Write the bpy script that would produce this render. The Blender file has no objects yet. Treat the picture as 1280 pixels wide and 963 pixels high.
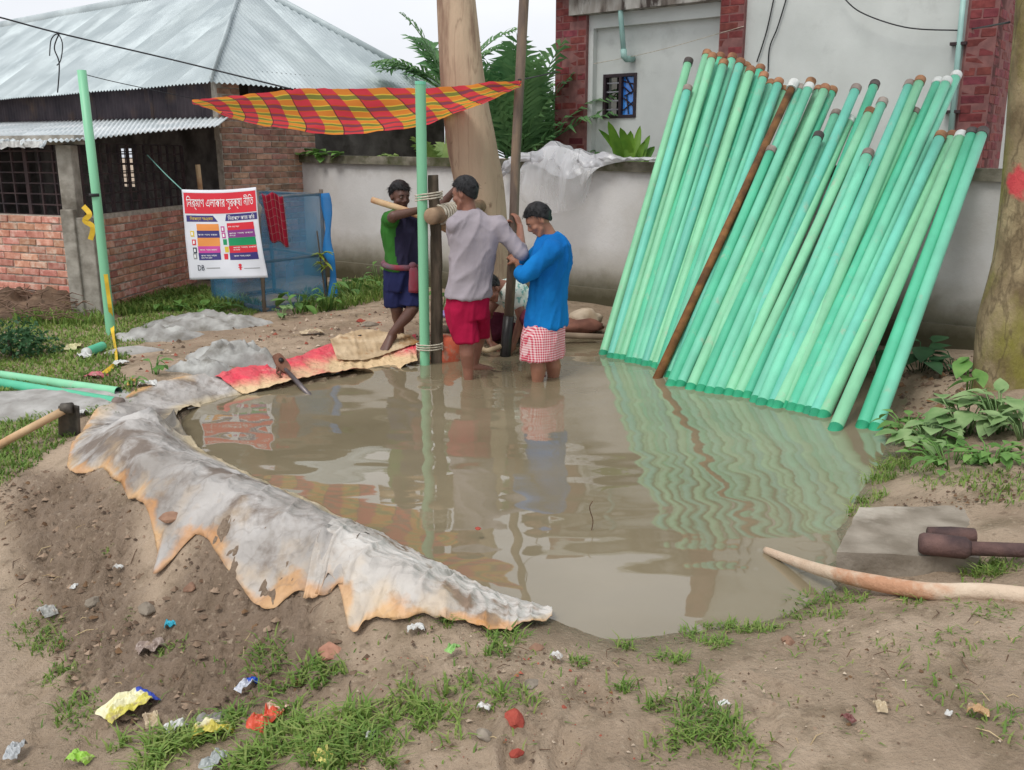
import bpy, bmesh, math, random
import numpy as np
from mathutils import Vector, Matrix, noise
R = math.radians
random.seed(7)
rng = np.random.default_rng(5)
sc = bpy.context.scene
col = sc.collection

# ------------------------------------------------------------------ camera, sky, sun, exposure
H = 1.70                      # camera height above the pond's water level (z = 0)
FPX = 1150.0                  # focal length in photo pixels (photo 1280 x 963)
PITCH = math.atan((481.5-196)/FPX)
cd = bpy.data.cameras.new('camera'); cam = bpy.data.objects.new('camera', cd); col.objects.link(cam)
cam.location = (0, 0, H); cam.rotation_euler = (math.pi/2-PITCH, 0, 0)
cd.sensor_width = 36; cd.lens = FPX/1280*36; cd.clip_start = .05; cd.clip_end = 2000
sc.camera = cam

SUN_EL, SUN_AZ = R(58), R(215)          # azimuth clockwise from +Y: behind the camera, to the left
w = bpy.data.worlds.new('World'); sc.world = w; w.use_nodes = True
nt = w.node_tree; nt.nodes.clear()
sky = nt.nodes.new('ShaderNodeTexSky'); sky.sky_type = 'NISHITA'; sky.sun_disc = False
sky.sun_elevation = SUN_EL; sky.sun_rotation = SUN_AZ; sky.air_density = 1.0; sky.dust_density = 3.0; sky.ozone_density = 1.0
hsv = nt.nodes.new('ShaderNodeHueSaturation'); hsv.inputs['Saturation'].default_value = .16
over = nt.nodes.new('ShaderNodeMix'); over.data_type = 'RGBA'; over.inputs[0].default_value = .72
tc = nt.nodes.new('ShaderNodeTexCoord'); mp = nt.nodes.new('ShaderNodeMapping'); mp.inputs['Scale'].default_value = (1, 1, 2.6)
cl = nt.nodes.new('ShaderNodeTexNoise'); cl.inputs['Scale'].default_value = 1.7; cl.inputs['Detail'].default_value = 5; cl.inputs['Roughness'].default_value = .5
cr = nt.nodes.new('ShaderNodeValToRGB'); cr.color_ramp.elements[0].position = .3; cr.color_ramp.elements[1].position = .72
cr.color_ramp.elements[0].color = (7.3, 7.6, 8.3, 1); cr.color_ramp.elements[1].color = (9.6, 9.8, 10.2, 1)
bg = nt.nodes.new('ShaderNodeBackground'); bg.inputs['Strength'].default_value = .1
wo = nt.nodes.new('ShaderNodeOutputWorld')
L = nt.links.new
L(sky.outputs[0], hsv.inputs['Color']); L(tc.outputs['Generated'], mp.inputs[0]); L(mp.outputs[0], cl.inputs['Vector'])
L(cl.outputs[0], cr.inputs[0]); L(hsv.outputs[0], over.inputs[6]); L(cr.outputs[0], over.inputs[7])
L(over.outputs[2], bg.inputs['Color']); L(bg.outputs[0], wo.inputs[0])
sd = bpy.data.lights.new('sun', 'SUN'); sun = bpy.data.objects.new('sun', sd); col.objects.link(sun)
sd.energy = 1.5; sd.angle = R(22); sd.color = (1, .965, .91)
sun.rotation_euler = Vector((math.sin(SUN_AZ)*math.cos(SUN_EL), math.cos(SUN_AZ)*math.cos(SUN_EL), math.sin(SUN_EL))).to_track_quat('Z', 'Y').to_euler()
sc.view_settings.view_transform = 'Standard'; sc.view_settings.look = 'None'
sc.view_settings.exposure = .32; sc.view_settings.gamma = 1; sc.view_settings.use_curve_mapping = False
sc.cycles.max_bounces = 8; sc.cycles.transparent_max_bounces = 24

# ------------------------------------------------------------------ measuring: where a photo pixel meets a level or a distance
cp, sp = math.cos(PITCH), math.sin(PITCH)
def ray(u, v):
    a = (u-640)/FPX; b = -(v-481.5)/FPX
    return Vector((a, cp+b*sp, b*cp-sp))
def P(u, v, z=0.0):
    d = ray(u, v); t = (z-H)/d.z
    return Vector((d.x*t, d.y*t, z))
def D(u, v, y):
    d = ray(u, v); t = y/d.y
    return Vector((d.x*t, y, H+d.z*t))
def DP(u, v, p0, n):          # where it meets a plane
    d = ray(u, v); o = Vector((0, 0, H)); t = (Vector(p0)-o).dot(n)/d.dot(n)
    return o+d*t
def V(*a): return Vector(a)
def lerp(a, b, t): return a+(b-a)*t

# ------------------------------------------------------------------ object helpers
ORG = {}
def empty(name, loc, label=None, cat=None, group=None):
    o = bpy.data.objects.new(name, None); col.objects.link(o); o.location = loc; o.empty_display_size = .1
    ORG[o] = Vector(loc)
    if label: tag(o, label, cat, group)
    return o
def tag(o, label=None, cat=None, group=None, kind=None):
    if label: o['label'] = label
    if cat: o['category'] = cat
    if group: o['group'] = group
    if kind: o['kind'] = kind
    return o
def smooth(me, on=True):
    me.polygons.foreach_set('use_smooth', [on]*len(me.polygons))
class MB:
    def __init__(s): s.v = []; s.f = []; s.m = []; s.cur = 0; s.uv = None
    def add(s, vs, fs):
        o = len(s.v); s.v += [tuple(x) for x in vs]; s.f += [tuple(i+o for i in f) for f in fs]; s.m += [s.cur]*len(fs)
        return s
    def box(s, c, size, M=None, jit=0):
        hx, hy, hz = size[0]/2, size[1]/2, size[2]/2
        vs = []
        for x in (-1, 1):
            for y in (-1, 1):
                for z in (-1, 1):
                    p = Vector((x*hx, y*hy, z*hz))
                    if jit: p += Vector((random.uniform(-jit, jit), random.uniform(-jit, jit), random.uniform(-jit, jit)))
                    if M is not None: p = M @ p
                    vs.append(Vector(c)+p)
        return s.add(vs, [(0, 1, 3, 2), (4, 6, 7, 5), (0, 4, 5, 1), (2, 3, 7, 6), (0, 2, 6, 4), (1, 5, 7, 3)])
    def tube(s, pts, rad, n=10, caps=True, ry=None, up=None):
        pts = [Vector(p) for p in pts]; k = len(pts)
        if not hasattr(rad, '__len__'): rad = [rad]*k
        o = len(s.v); ref = up
        prev = None
        for i, p in enumerate(pts):
            t = (pts[min(i+1, k-1)]-pts[max(i-1, 0)])
            if t.length < 1e-9: t = Vector((0, 0, 1))
            t.normalize()
            if prev is None:
                a = Vector(ref) if ref is not None else (Vector((0, 0, 1)) if abs(t.z) < .9 else Vector((1, 0, 0)))
            else: a = prev
            b = t.cross(a)
            if b.length < 1e-6: b = t.cross(Vector((.3, .9, .1)))
            b.normalize(); a = b.cross(t).normalized(); prev = a
            r1 = rad[i]; r2 = r1 if ry is None else (ry[i] if hasattr(ry, '__len__') else ry)
            for j in range(n):
                an = 2*math.pi*j/n
                s.v.append(tuple(p+a*(math.cos(an)*r1)+b*(math.sin(an)*r2)))
        for i in range(k-1):
            for j in range(n):
                j2 = (j+1) % n
                s.f.append((o+i*n+j, o+i*n+j2, o+(i+1)*n+j2, o+(i+1)*n+j)); s.m.append(s.cur)
        if caps:
            s.f.append(tuple(o+j for j in reversed(range(n)))); s.f.append(tuple(o+(k-1)*n+j for j in range(n))); s.m += [s.cur]*2
        return s
    def grid(s, fn, nu, nv, closed=False):
        o = len(s.v)
        for i in range(nu+1):
            for j in range(nv+1): s.v.append(tuple(fn(i/nu, j/nv)))
        for i in range(nu):
            for j in range(nv):
                a = o+i*(nv+1)+j
                s.f.append((a, a+nv+1, a+nv+2, a+1)); s.m.append(s.cur)
        return s
    def sphere(s, c, r, nu=16, nv=10, M=None):
        r = r if hasattr(r, '__len__') else (r, r, r); o = len(s.v)
        c = Vector(c)
        for i in range(1, nv):
            th = math.pi*i/nv
            for j in range(nu):
                ph = 2*math.pi*j/nu
                p = Vector((r[0]*math.sin(th)*math.cos(ph), r[1]*math.sin(th)*math.sin(ph), r[2]*math.cos(th)))
                s.v.append(tuple(c+(M @ p if M is not None else p)))
        top = Vector((0, 0, r[2])); s.v.append(tuple(c+(M @ top if M is not None else top))); s.v.append(tuple(c-(M @ top if M is not None else top)))
        tI, bI = len(s.v)-2, len(s.v)-1
        for j in range(nu):
            j2 = (j+1) % nu
            s.f.append((tI, o+j, o+j2)); s.f.append((bI, o+(nv-2)*nu+j2, o+(nv-2)*nu+j)); s.m += [s.cur]*2
            for i in range(nv-2):
                s.f.append((o+i*nu+j, o+(i+1)*nu+j, o+(i+1)*nu+j2, o+i*nu+j2)); s.m.append(s.cur)
        return s
    def build(s, name, mat, parent=None, sm=False, thick=0, bevel=0, org=None):
        o0 = ORG[parent] if parent is not None else (Vector(org) if org is not None else Vector((0, 0, 0)))
        me = bpy.data.meshes.new(name)
        loc = o0
        if parent is None and org is None and s.v:
            a = np.array(s.v); c = (a.min(0)+a.max(0))/2; loc = Vector((c[0], c[1], a[:, 2].min()))
        elif parent is not None and s.v and len(s.v) < 200000:
            a = np.array(s.v); c = (a.min(0)+a.max(0))/2; loc = Vector(c)
        me.from_pydata([(x-loc.x, y-loc.y, z-loc.z) for x, y, z in s.v], [], s.f)
        for mm in (mat if isinstance(mat, (list, tuple)) else [mat]): me.materials.append(mm)
        if any(s.m): me.polygons.foreach_set('material_index', s.m)
        if sm: smooth(me)
        if s.uv is not None:
            ul = me.uv_layers.new(name='UVMap')
            idx = np.empty(len(me.loops), dtype=np.int32); me.loops.foreach_get('vertex_index', idx)
            ul.data.foreach_set('uv', np.array(s.uv, dtype=np.float32)[idx].ravel())
        me.update()
        o = bpy.data.objects.new(name, me); col.objects.link(o)
        ORG[o] = loc.copy()
        if parent is not None: o.parent = parent; o.location = loc-ORG[parent]
        else: o.location = loc
        if thick:
            md = o.modifiers.new('thickness', 'SOLIDIFY'); md.thickness = thick; md.offset = 0
        if bevel:
            md = o.modifiers.new('edge', 'BEVEL'); md.width = bevel; md.segments = 2; md.limit_method = 'ANGLE'
        return o
def part(parent, name, me, loc, rot=None, scale=None):       # shared-mesh piece under a thing
    o = bpy.data.objects.new(name, me); col.objects.link(o); o.parent = parent
    o.location = Vector(loc)-ORG[parent]; ORG[o] = Vector(loc)
    if rot is not None: o.rotation_euler = rot
    if scale is not None: o.scale = scale
    return o
def catmull(pts, n):
    pts = [Vector(p) for p in pts]; out = []; k = len(pts)
    for i in range(n+1):
        x = i/n*(k-1); a = min(int(x), k-2); t = x-a
        p0, p1, p2, p3 = pts[max(a-1, 0)], pts[a], pts[a+1], pts[min(a+2, k-1)]
        out.append(.5*((2*p1)+(p2-p0)*t+(2*p0-5*p1+4*p2-p3)*t*t+(3*p1-p0-3*p2+p3)*t**3))
    return out
def arclen(pts, n):
    pts = [Vector(p) for p in pts]; d = [0]
    for a, b in zip(pts, pts[1:]): d.append(d[-1]+(b-a).length)
    out = []; j = 0
    for i in range(n+1):
        t = d[-1]*i/n
        while j < len(d)-2 and d[j+1] < t: j += 1
        out.append(pts[j].lerp(pts[j+1], (t-d[j])/max(1e-9, d[j+1]-d[j])))
    return out

# ------------------------------------------------------------------ materials
def lin(c): c /= 255; return c/12.92 if c <= .04045 else ((c+.055)/1.055)**2.4
def S(r, g, b): return (lin(r), lin(g), lin(b))
MATS = {}
def mat(name, c1, c2=None, scale=5, rough=.8, bump=0, bscale=40, metal=0, spec=.3, orand=0, dirt=None, dscale=1.5, dlo=.5, dhi=.7,
        stretch=(1, 1, 1), detail=6, trans=0, rlo=None, coat=0, lo=.35, hi=.65, world=False):
    if name in MATS: return MATS[name]
    m = bpy.data.materials.new(name); m.use_nodes = True; n = m.node_tree.nodes; l = m.node_tree.links.new
    b = n['Principled BSDF']
    if c2 is None: c2 = tuple(x*.72 for x in c1)
    tc = n.new('ShaderNodeTexCoord'); mp = n.new('ShaderNodeMapping'); mp.inputs['Scale'].default_value = stretch
    if world:
        ge = n.new('ShaderNodeNewGeometry'); l(ge.outputs['Position'], mp.inputs[0])
    else:
        oi0 = n.new('ShaderNodeObjectInfo'); ad = n.new('ShaderNodeVectorMath'); ad.operation = 'ADD'
        sc_ = n.new('ShaderNodeMath'); sc_.operation = 'MULTIPLY'; sc_.inputs[1].default_value = 37
        l(oi0.outputs['Random'], sc_.inputs[0]); l(tc.outputs['Object'], ad.inputs[0]); l(sc_.outputs[0], ad.inputs[1]); l(ad.outputs[0], mp.inputs[0])
    nz = n.new('ShaderNodeTexNoise'); nz.inputs['Scale'].default_value = scale; nz.inputs['Detail'].default_value = detail
    l(mp.outputs[0], nz.inputs['Vector'])
    rp = n.new('ShaderNodeValToRGB'); rp.color_ramp.elements[0].position = lo; rp.color_ramp.elements[1].position = hi
    rp.color_ramp.elements[0].color = (*c2, 1); rp.color_ramp.elements[1].color = (*c1, 1)
    l(nz.outputs[0], rp.inputs[0]); out = rp.outputs[0]
    if dirt is not None:
        n2 = n.new('ShaderNodeTexNoise'); n2.inputs['Scale'].default_value = dscale; n2.inputs['Detail'].default_value = 7; n2.inputs['Roughness'].default_value = .62
        l(mp.outputs[0], n2.inputs['Vector'])
        r2 = n.new('ShaderNodeMapRange'); r2.inputs[1].default_value = dlo; r2.inputs[2].default_value = dhi; l(n2.outputs[0], r2.inputs[0])
        mx = n.new('ShaderNodeMix'); mx.data_type = 'RGBA'; mx.inputs[7].default_value = (*dirt, 1); l(r2.outputs[0], mx.inputs[0]); l(out, mx.inputs[6]); out = mx.outputs[2]
    if orand:
        oi = n.new('ShaderNodeObjectInfo'); r3 = n.new('ShaderNodeMapRange'); r3.inputs[3].default_value = 1-orand; r3.inputs[4].default_value = 1+orand
        l(oi.outputs['Random'], r3.inputs[0])
        hs = n.new('ShaderNodeHueSaturation'); l(r3.outputs[0], hs.inputs['Value']); l(out, hs.inputs['Color']); out = hs.outputs[0]
        r4 = n.new('ShaderNodeMapRange'); r4.inputs[3].default_value = .5-orand*.06; r4.inputs[4].default_value = .5+orand*.06
        fr = n.new('ShaderNodeMath'); fr.operation = 'FRACT'; mu = n.new('ShaderNodeMath'); mu.operation = 'MULTIPLY'; mu.inputs[1].default_value = 17.3
        l(oi.outputs['Random'], mu.inputs[0]); l(mu.outputs[0], fr.inputs[0]); l(fr.outputs[0], r4.inputs[0]); l(r4.outputs[0], hs.inputs['Hue'])
    l(out, b.inputs['Base Color'])
    if rlo is not None:
        rr = n.new('ShaderNodeMapRange'); rr.inputs[1].default_value = .35; rr.inputs[2].default_value = .65; rr.inputs[3].default_value = rlo; rr.inputs[4].default_value = rough
        l(nz.outputs[0], rr.inputs[0]); l(rr.outputs[0], b.inputs['Roughness'])
    else: b.inputs['Roughness'].default_value = rough
    b.inputs['Metallic'].default_value = metal; b.inputs['Specular IOR Level'].default_value = spec
    if coat: b.inputs['Coat Weight'].default_value = coat; b.inputs['Coat Roughness'].default_value = .2
    if bump:
        n3 = n.new('ShaderNodeTexNoise'); n3.inputs['Scale'].default_value = bscale; n3.inputs['Detail'].default_value = 6; n3.inputs['Roughness'].default_value = .65
        l(mp.outputs[0], n3.inputs['Vector'])
        bp = n.new('ShaderNodeBump'); bp.inputs['Strength'].default_value = min(1, bump); bp.inputs['Distance'].default_value = .01*max(1, bump); l(n3.outputs[0], bp.inputs['Height']); l(bp.outputs[0], b.inputs['Normal'])
    if trans:
        tr = n.new('ShaderNodeBsdfTranslucent'); ms = n.new('ShaderNodeMixShader'); ms.inputs[0].default_value = trans
        l(out, tr.inputs[0]); l(b.outputs[0], ms.inputs[1]); l(tr.outputs[0], ms.inputs[2]); l(ms.outputs[0], n['Material Output'].inputs[0])
    m['_out'] = out.node.name
    MATS[name] = m
    return m
def out_of(m):                      # the socket that carries a material's colour
    b = m.node_tree.nodes['Principled BSDF']; return b.inputs['Base Color'].links[0].from_socket
def node(m, t): return m.node_tree.nodes.new('ShaderNode'+t)
def link(m, a, b): m.node_tree.links.new(a, b)
def overlay(m, fac, colr):          # mix a colour over a material's colour by a factor socket
    b = m.node_tree.nodes['Principled BSDF']; mx = node(m, 'Mix'); mx.data_type = 'RGBA'
    src = out_of(m); link(m, fac, mx.inputs[0]); link(m, src, mx.inputs[6]); mx.inputs[7].default_value = (*colr, 1)
    link(m, mx.outputs[2], b.inputs['Base Color'])
def zmask(m, z0, z1, namp=.15, nscale=3, axis=2, obj=False):   # 1 at z0 fading to 0 at z1, ragged by noise (world height)
    ge = node(m, 'NewGeometry'); sx = node(m, 'SeparateXYZ'); link(m, ge.outputs['Position'], sx.inputs[0])
    nz = node(m, 'TexNoise'); nz.inputs['Scale'].default_value = nscale; nz.inputs['Detail'].default_value = 8; nz.inputs['Roughness'].default_value = .65; link(m, ge.outputs['Position'], nz.inputs['Vector'])
    a = node(m, 'Math'); a.operation = 'MULTIPLY_ADD'; a.inputs[1].default_value = namp*2; link(m, nz.outputs[0], a.inputs[0]); link(m, sx.outputs[axis], a.inputs[2])
    r = node(m, 'MapRange'); r.inputs[1].default_value = z0+namp; r.inputs[2].default_value = z1+namp; r.inputs[3].default_value = 1; r.inputs[4].default_value = 0
    link(m, a.outputs[0], r.inputs[0]); return r.outputs[0]
# ------------------------------------------------------------------ the ground: one sheet through surveyed heights
WATERLINE = [(690,777),(640,762),(600,746),(560,726),(520,704),(480,682),(445,664),(410,647),(380,633),(345,617),(315,603),(290,592),(270,582),(255,574),(240,566),(225,556),(213,546),(213,535),(217,523),(235,512),(262,502),(305,491),(340,486),(380,479),(420,472),(460,466),(500,459),(530,453),(565,446),(610,434),(660,428),(720,424),(780,421),(850,424),(930,434),(1010,447),(1080,463),(1120,490),(1116,530),(1108,562),(1090,596),(1064,632),(1048,668),(1046,700),(1050,736),(1000,765),(940,782),(870,792),(800,803),(745,797)]
CTRL = [(u, v, 0.0) for u, v in WATERLINE]
CTRL += [(450,560,-.3),(600,600,-.35),(700,700,-.22),(900,600,-.3),(700,500,-.28),(900,700,-.16),(500,620,-.28),(1000,560,-.22),(350,550,-.25),(620,463,-.14),(800,470,-.22),(280,535,-.18),(560,680,-.18),(700,750,-.07),(860,760,-.05),(980,725,-.06),(1030,600,-.12),(480,500,-.25),(650,445,-.09),(900,500,-.25),(1060,520,-.18)]
CREST = [(652,777,.03),(600,764,.09),(555,750,.16),(505,728,.2),(455,703,.22),(405,676,.24),(355,650,.26),(305,626,.27),(260,606,.27),(215,588,.27),(175,572,.27),(160,552,.27),(165,530,.27),(190,508,.27),(225,492,.26),(270,479,.24),(320,472,.26),(370,463,.26),(420,455,.24),(470,448,.22),(520,441,.2)]
CTRL += CREST
CTRL += [(640,794,.05),(600,792,.08),(540,782,.1),(490,788,.06),(435,797,.0),(400,752,.06),(372,704,.14),(335,697,.13),(290,697,.1),(250,700,.06),(187,742,-.06),(195,690,.02),(168,630,.06),(138,612,.06),(92,604,.02),(82,580,.03),(94,548,.06),(124,512,.08),(176,486,.1),(228,468,.13),(275,459,.15)]
CTRL += [(0,600,.0),(50,640,-.03),(100,680,-.06),(0,690,-.08),(60,760,-.15),(0,800,-.2),(50,880,-.22),(0,950,-.24),(110,940,-.2),(160,790,-.15),(230,820,-.13),(300,780,-.06),(300,860,-.13),(200,900,-.17),(300,950,-.14),(380,800,-.02),(400,870,-.06),(470,910,-.02),(480,830,.04),(560,830,.08),(640,850,.08),(600,950,.03),(740,840,.05),(700,920,.05),(850,830,.04),(900,880,.08),(1000,800,.06),(1100,780,.13),(1100,880,.12),(1200,850,.16),(1280,800,.18),(1280,950,.14),(900,950,.06),(1120,745,.1),(1250,740,.17),(1130,660,.07),(1045,706,.03),(1120,716,.06),(1210,718,.08),(1250,660,.2),(1150,600,.1),(1230,600,.2),(1160,540,.1),(1200,500,.12),(1270,490,.22),(1180,450,.1),(1280,560,.24)]
CTRL += [(0,545,.03),(60,560,.03),(40,500,.06),(100,500,.07),(0,440,.09),(150,450,.1),(150,420,.1),(30,400,.16),(90,405,.12),(220,430,.11),(250,410,.1),(330,430,.13),(400,430,.12),(300,385,.1),(450,410,.11),(480,375,.12),(520,425,.12),(430,365,.12),(600,410,.1),(560,380,.12),(700,405,.12),(740,395,.14),(200,380,.1)]
_c = np.array([[*P(u, v, z)[:2], z] for u, v, z in CTRL])
_far = np.array([[x, y, .1] for x, y in [(-5, 14), (0, 14), (5, 12), (-12, 12), (-20, 20), (0, 24), (20, 20), (8, 6), (8, 3), (14, 8), (-8, 4), (-8, 7), (-4, 1), (4, 1), (0, 1), (-2.2, .6), (0, .3), (3, .6), (-40, 60), (40, 60), (0, 60)]])
_far[[10, 11]] = [[-8, 4, 0], [-8, 7, .08]]; _far[12, 2] = -.22; _far[15, 2] = -.2; _far[16, 2] = -.05
_c = np.vstack([_c, _far])
_A = np.linalg.norm(_c[:, None, :2]-_c[None, :, :2], axis=2)+np.eye(len(_c))*.012*(-1)
_w = np.linalg.solve(_A-np.eye(len(_c))*.02, _c[:, 2]-.1)
def relief(x, y):
    n1 = noise.fractal(Vector((x*1.6, y*1.6, 0)), 1.0, 2.1, 4)
    return n1
def gz_np(X, Y):
    out = np.full(X.shape, .1)
    for k in range(len(_c)): out += _w[k]*np.hypot(X-_c[k, 0], Y-_c[k, 1])
    r = np.hypot(X, Y)
    f = np.clip((r-25)/30, 0, 1)
    return out*(1-f)+.1*f
def gz(x, y): return float(gz_np(np.array([x]), np.array([y]))[0])
def G(u, v, dz=0.0):                 # the ground point seen at a photo pixel
    z = .1
    for _ in range(6):
        p = P(u, v, z); z = gz(p.x, p.y)
    return Vector((p.x, p.y, z+dz))
wl = np.array([[P(u, v, 0).x, P(u, v, 0).y] for u, v in WATERLINE])
def inside(poly, X, Y):
    r = np.zeros(X.shape, bool); n = len(poly); j = n-1
    for i in range(n):
        xi, yi = poly[i]; xj, yj = poly[j]
        r ^= ((yi > Y) != (yj > Y)) & (X < (xj-xi)*(Y-yi)/(yj-yi+1e-12)+xi); j = i
    return r
def dist_poly(poly, X, Y, closed=True):
    d = np.full(X.shape, 1e9); n = len(poly)
    for i in range(n if closed else n-1):
        ax, ay = poly[i]; bx, by = poly[(i+1) % n]; dx, dy = bx-ax, by-ay
        t = np.clip(((X-ax)*dx+(Y-ay)*dy)/(dx*dx+dy*dy+1e-12), 0, 1)
        d = np.minimum(d, np.hypot(X-ax-t*dx, Y-ay-t*dy))
    return d
def poly_px(pts, z=.08): return np.array([[P(u, v, z).x, P(u, v, z).y] for u, v in pts])
LUMPY = poly_px([(0,590),(90,600),(190,650),(190,740),(260,700),(370,700),(430,800),(460,860),(380,880),(280,880),(150,880),(60,780),(0,690)], -.03)
FLATMUD = poly_px([(0,740),(70,800),(130,900),(130,963),(-200,1000),(-200,740)], -.2)

def build_ground():
    rr = [.35]
    while rr[-1] < 1.7: rr.append(rr[-1]*1.02)
    while rr[-1] < 5.2: rr.append(rr[-1]*1.0036)
    while rr[-1] < 10.5: rr.append(rr[-1]*1.0085)
    while rr[-1] < 16: rr.append(rr[-1]*1.02)
    while rr[-1] < 900: rr.append(rr[-1]*1.12)
    rr = np.array(rr); an = np.radians(np.concatenate([np.arange(-88, -40, 2.), np.arange(-40, -31, .4), np.arange(-31, 31, .17), np.arange(31, 40, .4), np.arange(40, 88.1, 2.)]))
    Rg, Ag = np.meshgrid(rr, an, indexing='ij'); X = Rg*np.sin(Ag); Y = Rg*np.cos(Ag)
    Z = gz_np(X, Y)
    wet = inside(wl, X, Y); dw = dist_poly(wl, X, Y)
    lump = np.clip(inside(LUMPY, X, Y)*1.0-.0, 0, 1); dl = dist_poly(LUMPY, X, Y)
    lump = np.where(lump > 0, np.clip(dl/.12, 0, 1), 0); lump = np.maximum(lump, .0)
    flat = inside(FLATMUD, X, Y)
    near = Rg < 20
    Zr = np.zeros_like(Z); it = np.argwhere(near & (np.abs(Ag) < R(42)))
    for i, j in it:
        x, y = X[i, j], Y[i, j]
        a = noise.noise((x*2.1, y*2.1, 3.)); b = noise.noise((x*7.3, y*7.3, 1.)); 
        h = .018*a+.010*b
        if Rg[i, j] < 6.5:
            c = noise.noise((x*23, y*23, 5.)); d = noise.noise((x*55, y*55, 9.))
            k = lump[i, j]
            h += (.003+.017*k)*c+(.0016+.011*k)*d
            if k > 0:
                e = noise.noise((x*11, y*11, 2.)); h += k*(.035*abs(e)+.016*b)
                q = Vector((x+.05*c, y+.05*d, 0)); v1 = noise.voronoi(q*9)[0]; v2 = noise.voronoi(q*21)[0]; h += k*(.055*(.5-v1[0])*max(0, .4+b)+.030*(.5-v2[0]))
            if flat[i, j]: h *= .25
        Zr[i, j] = h
    rf = random.Random(5)
    for _ in range(46):
        u_, v_ = rf.choice([(rf.uniform(700, 1270), rf.uniform(820, 960)), (rf.uniform(450, 760), rf.uniform(830, 960)), (rf.uniform(20, 130), rf.uniform(800, 950)), (rf.uniform(330, 480), rf.uniform(395, 430))]); c_ = G(u_, v_); a_ = rf.uniform(-.6, .6)
        dx, dy = X-c_.x, Y-c_.y; lx, ly = dx*math.cos(a_)-dy*math.sin(a_), dx*math.sin(a_)+dy*math.cos(a_); e_ = (lx/.045)**2+(ly/.115)**2
        Zr += np.where(e_ < 4, -.011*np.exp(-e_**2)+.006*np.exp(-(np.sqrt(e_)-1.35)**2*12), 0)
    amp = np.where(wet, .4, np.clip(dw/.25, .25, 1))
    Z = Z+Zr*amp
    Z = np.where(wet & (dw > .05), np.minimum(Z, -.02), Z)
    nr, na = X.shape
    me = bpy.data.meshes.new('ground')
    vs = np.stack([X, Y, Z], -1).reshape(-1, 3)
    idx = np.arange(nr*na).reshape(nr, na)
    q = np.stack([idx[:-1, :-1], idx[:-1, 1:], idx[1:, 1:], idx[1:, :-1]], -1).reshape(-1, 4)
    me.from_pydata(vs.tolist(), [], q.tolist())
    g = me.attributes.new('lump', 'FLOAT', 'POINT'); g.data.foreach_set('value', lump.ravel().astype(np.float32))
    # soil that has been under water: a property of the place, used for wet gloss and the darker silt at the waterline
    wetv = np.clip(1-dw/.3, 0, 1)*np.clip(1-(Z-.0)/.09, 0, 1); wetv = np.where(wet, 1, wetv)
    g = me.attributes.new('wet', 'FLOAT', 'POINT'); g.data.foreach_set('value', wetv.ravel().astype(np.float32))
    fl = np.where(flat, np.clip(dist_poly(FLATMUD, X, Y)/.15, 0, 1), 0)
    g = me.attributes.new('silt', 'FLOAT', 'POINT'); g.data.foreach_set('value', fl.ravel().astype(np.float32))
    smooth(me)
    o = bpy.data.objects.new('ground', me); col.objects.link(o); tag(o, kind='structure')
    m = mat('mud', S(190, 169, 146), S(156, 136, 115), scale=1.7, rough=.85, world=True, bump=2.4, bscale=60, dirt=S(134, 118, 96), dscale=4.5, dlo=.5, dhi=.72, spec=.25, detail=9)
    for an_, c_ in (('lump', S(122, 104, 88)), ('silt', S(170, 150, 128)), ('wet', S(112, 98, 78))):
        at = node(m, 'Attribute'); at.attribute_name = an_
        k = node(m, 'Math'); k.operation = 'MULTIPLY'; k.inputs[1].default_value = {'lump': .7, 'silt': .8, 'wet': .75}[an_]; link(m, at.outputs['Fac'], k.inputs[0])
        overlay(m, k.outputs[0], c_)
    # crumbs and specks of paler dry soil
    ge = node(m, 'NewGeometry'); n2 = node(m, 'TexNoise'); n2.inputs['Scale'].default_value = 38; n2.inputs['Detail'].default_value = 4; link(m, ge.outputs['Position'], n2.inputs['Vector'])
    r2 = node(m, 'MapRange'); r2.inputs[1].default_value = .6; r2.inputs[2].default_value = .72; r2.inputs[4].default_value = .5; link(m, n2.outputs[0], r2.inputs[0]); overlay(m, r2.outputs[0], S(196, 178, 155))
    n3 = node(m, 'TexNoise'); n3.inputs['Scale'].default_value = 21; n3.inputs['Detail'].default_value = 5; link(m, ge.outputs['Position'], n3.inputs['Vector'])
    r3 = node(m, 'MapRange'); r3.inputs[1].default_value = .58; r3.inputs[2].default_value = .7; r3.inputs[4].default_value = .45; link(m, n3.outputs[0], r3.inputs[0]); overlay(m, r3.outputs[0], S(96, 80, 62))
    n5 = node(m, 'TexNoise'); n5.inputs['Scale'].default_value = 1.3; n5.inputs['Detail'].default_value = 9; n5.inputs['Roughness'].default_value = .7; link(m, ge.outputs['Position'], n5.inputs['Vector'])
    r5 = node(m, 'MapRange'); r5.inputs[1].default_value = .52; r5.inputs[2].default_value = .6; r5.inputs[4].default_value = .3; link(m, n5.outputs[0], r5.inputs[0]); overlay(m, r5.outputs[0], S(134, 116, 96))
    # damp sheen in patches
    n4 = node(m, 'TexNoise'); n4.inputs['Scale'].default_value = 2.2; n4.inputs['Detail'].default_value = 4; link(m, ge.outputs['Position'], n4.inputs['Vector'])
    r4 = node(m, 'MapRange'); r4.inputs[1].default_value = .4; r4.inputs[2].default_value = .65; r4.inputs[3].default_value = .55; r4.inputs[4].default_value = .92; link(m, n4.outputs[0], r4.inputs[0])
    b = m.node_tree.nodes['Principled BSDF']; ro = r4.outputs[0]
    for an_ in ('silt', 'wet'):
        at = node(m, 'Attribute'); at.attribute_name = an_; k = node(m, 'Math'); k.operation = 'MULTIPLY_ADD'; k.inputs[1].default_value = -.42; link(m, at.outputs['Fac'], k.inputs[0]); link(m, ro, k.inputs[2]); k.use_clamp = True; ro = k.outputs[0]
    link(m, ro, b.inputs['Roughness'])
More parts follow.
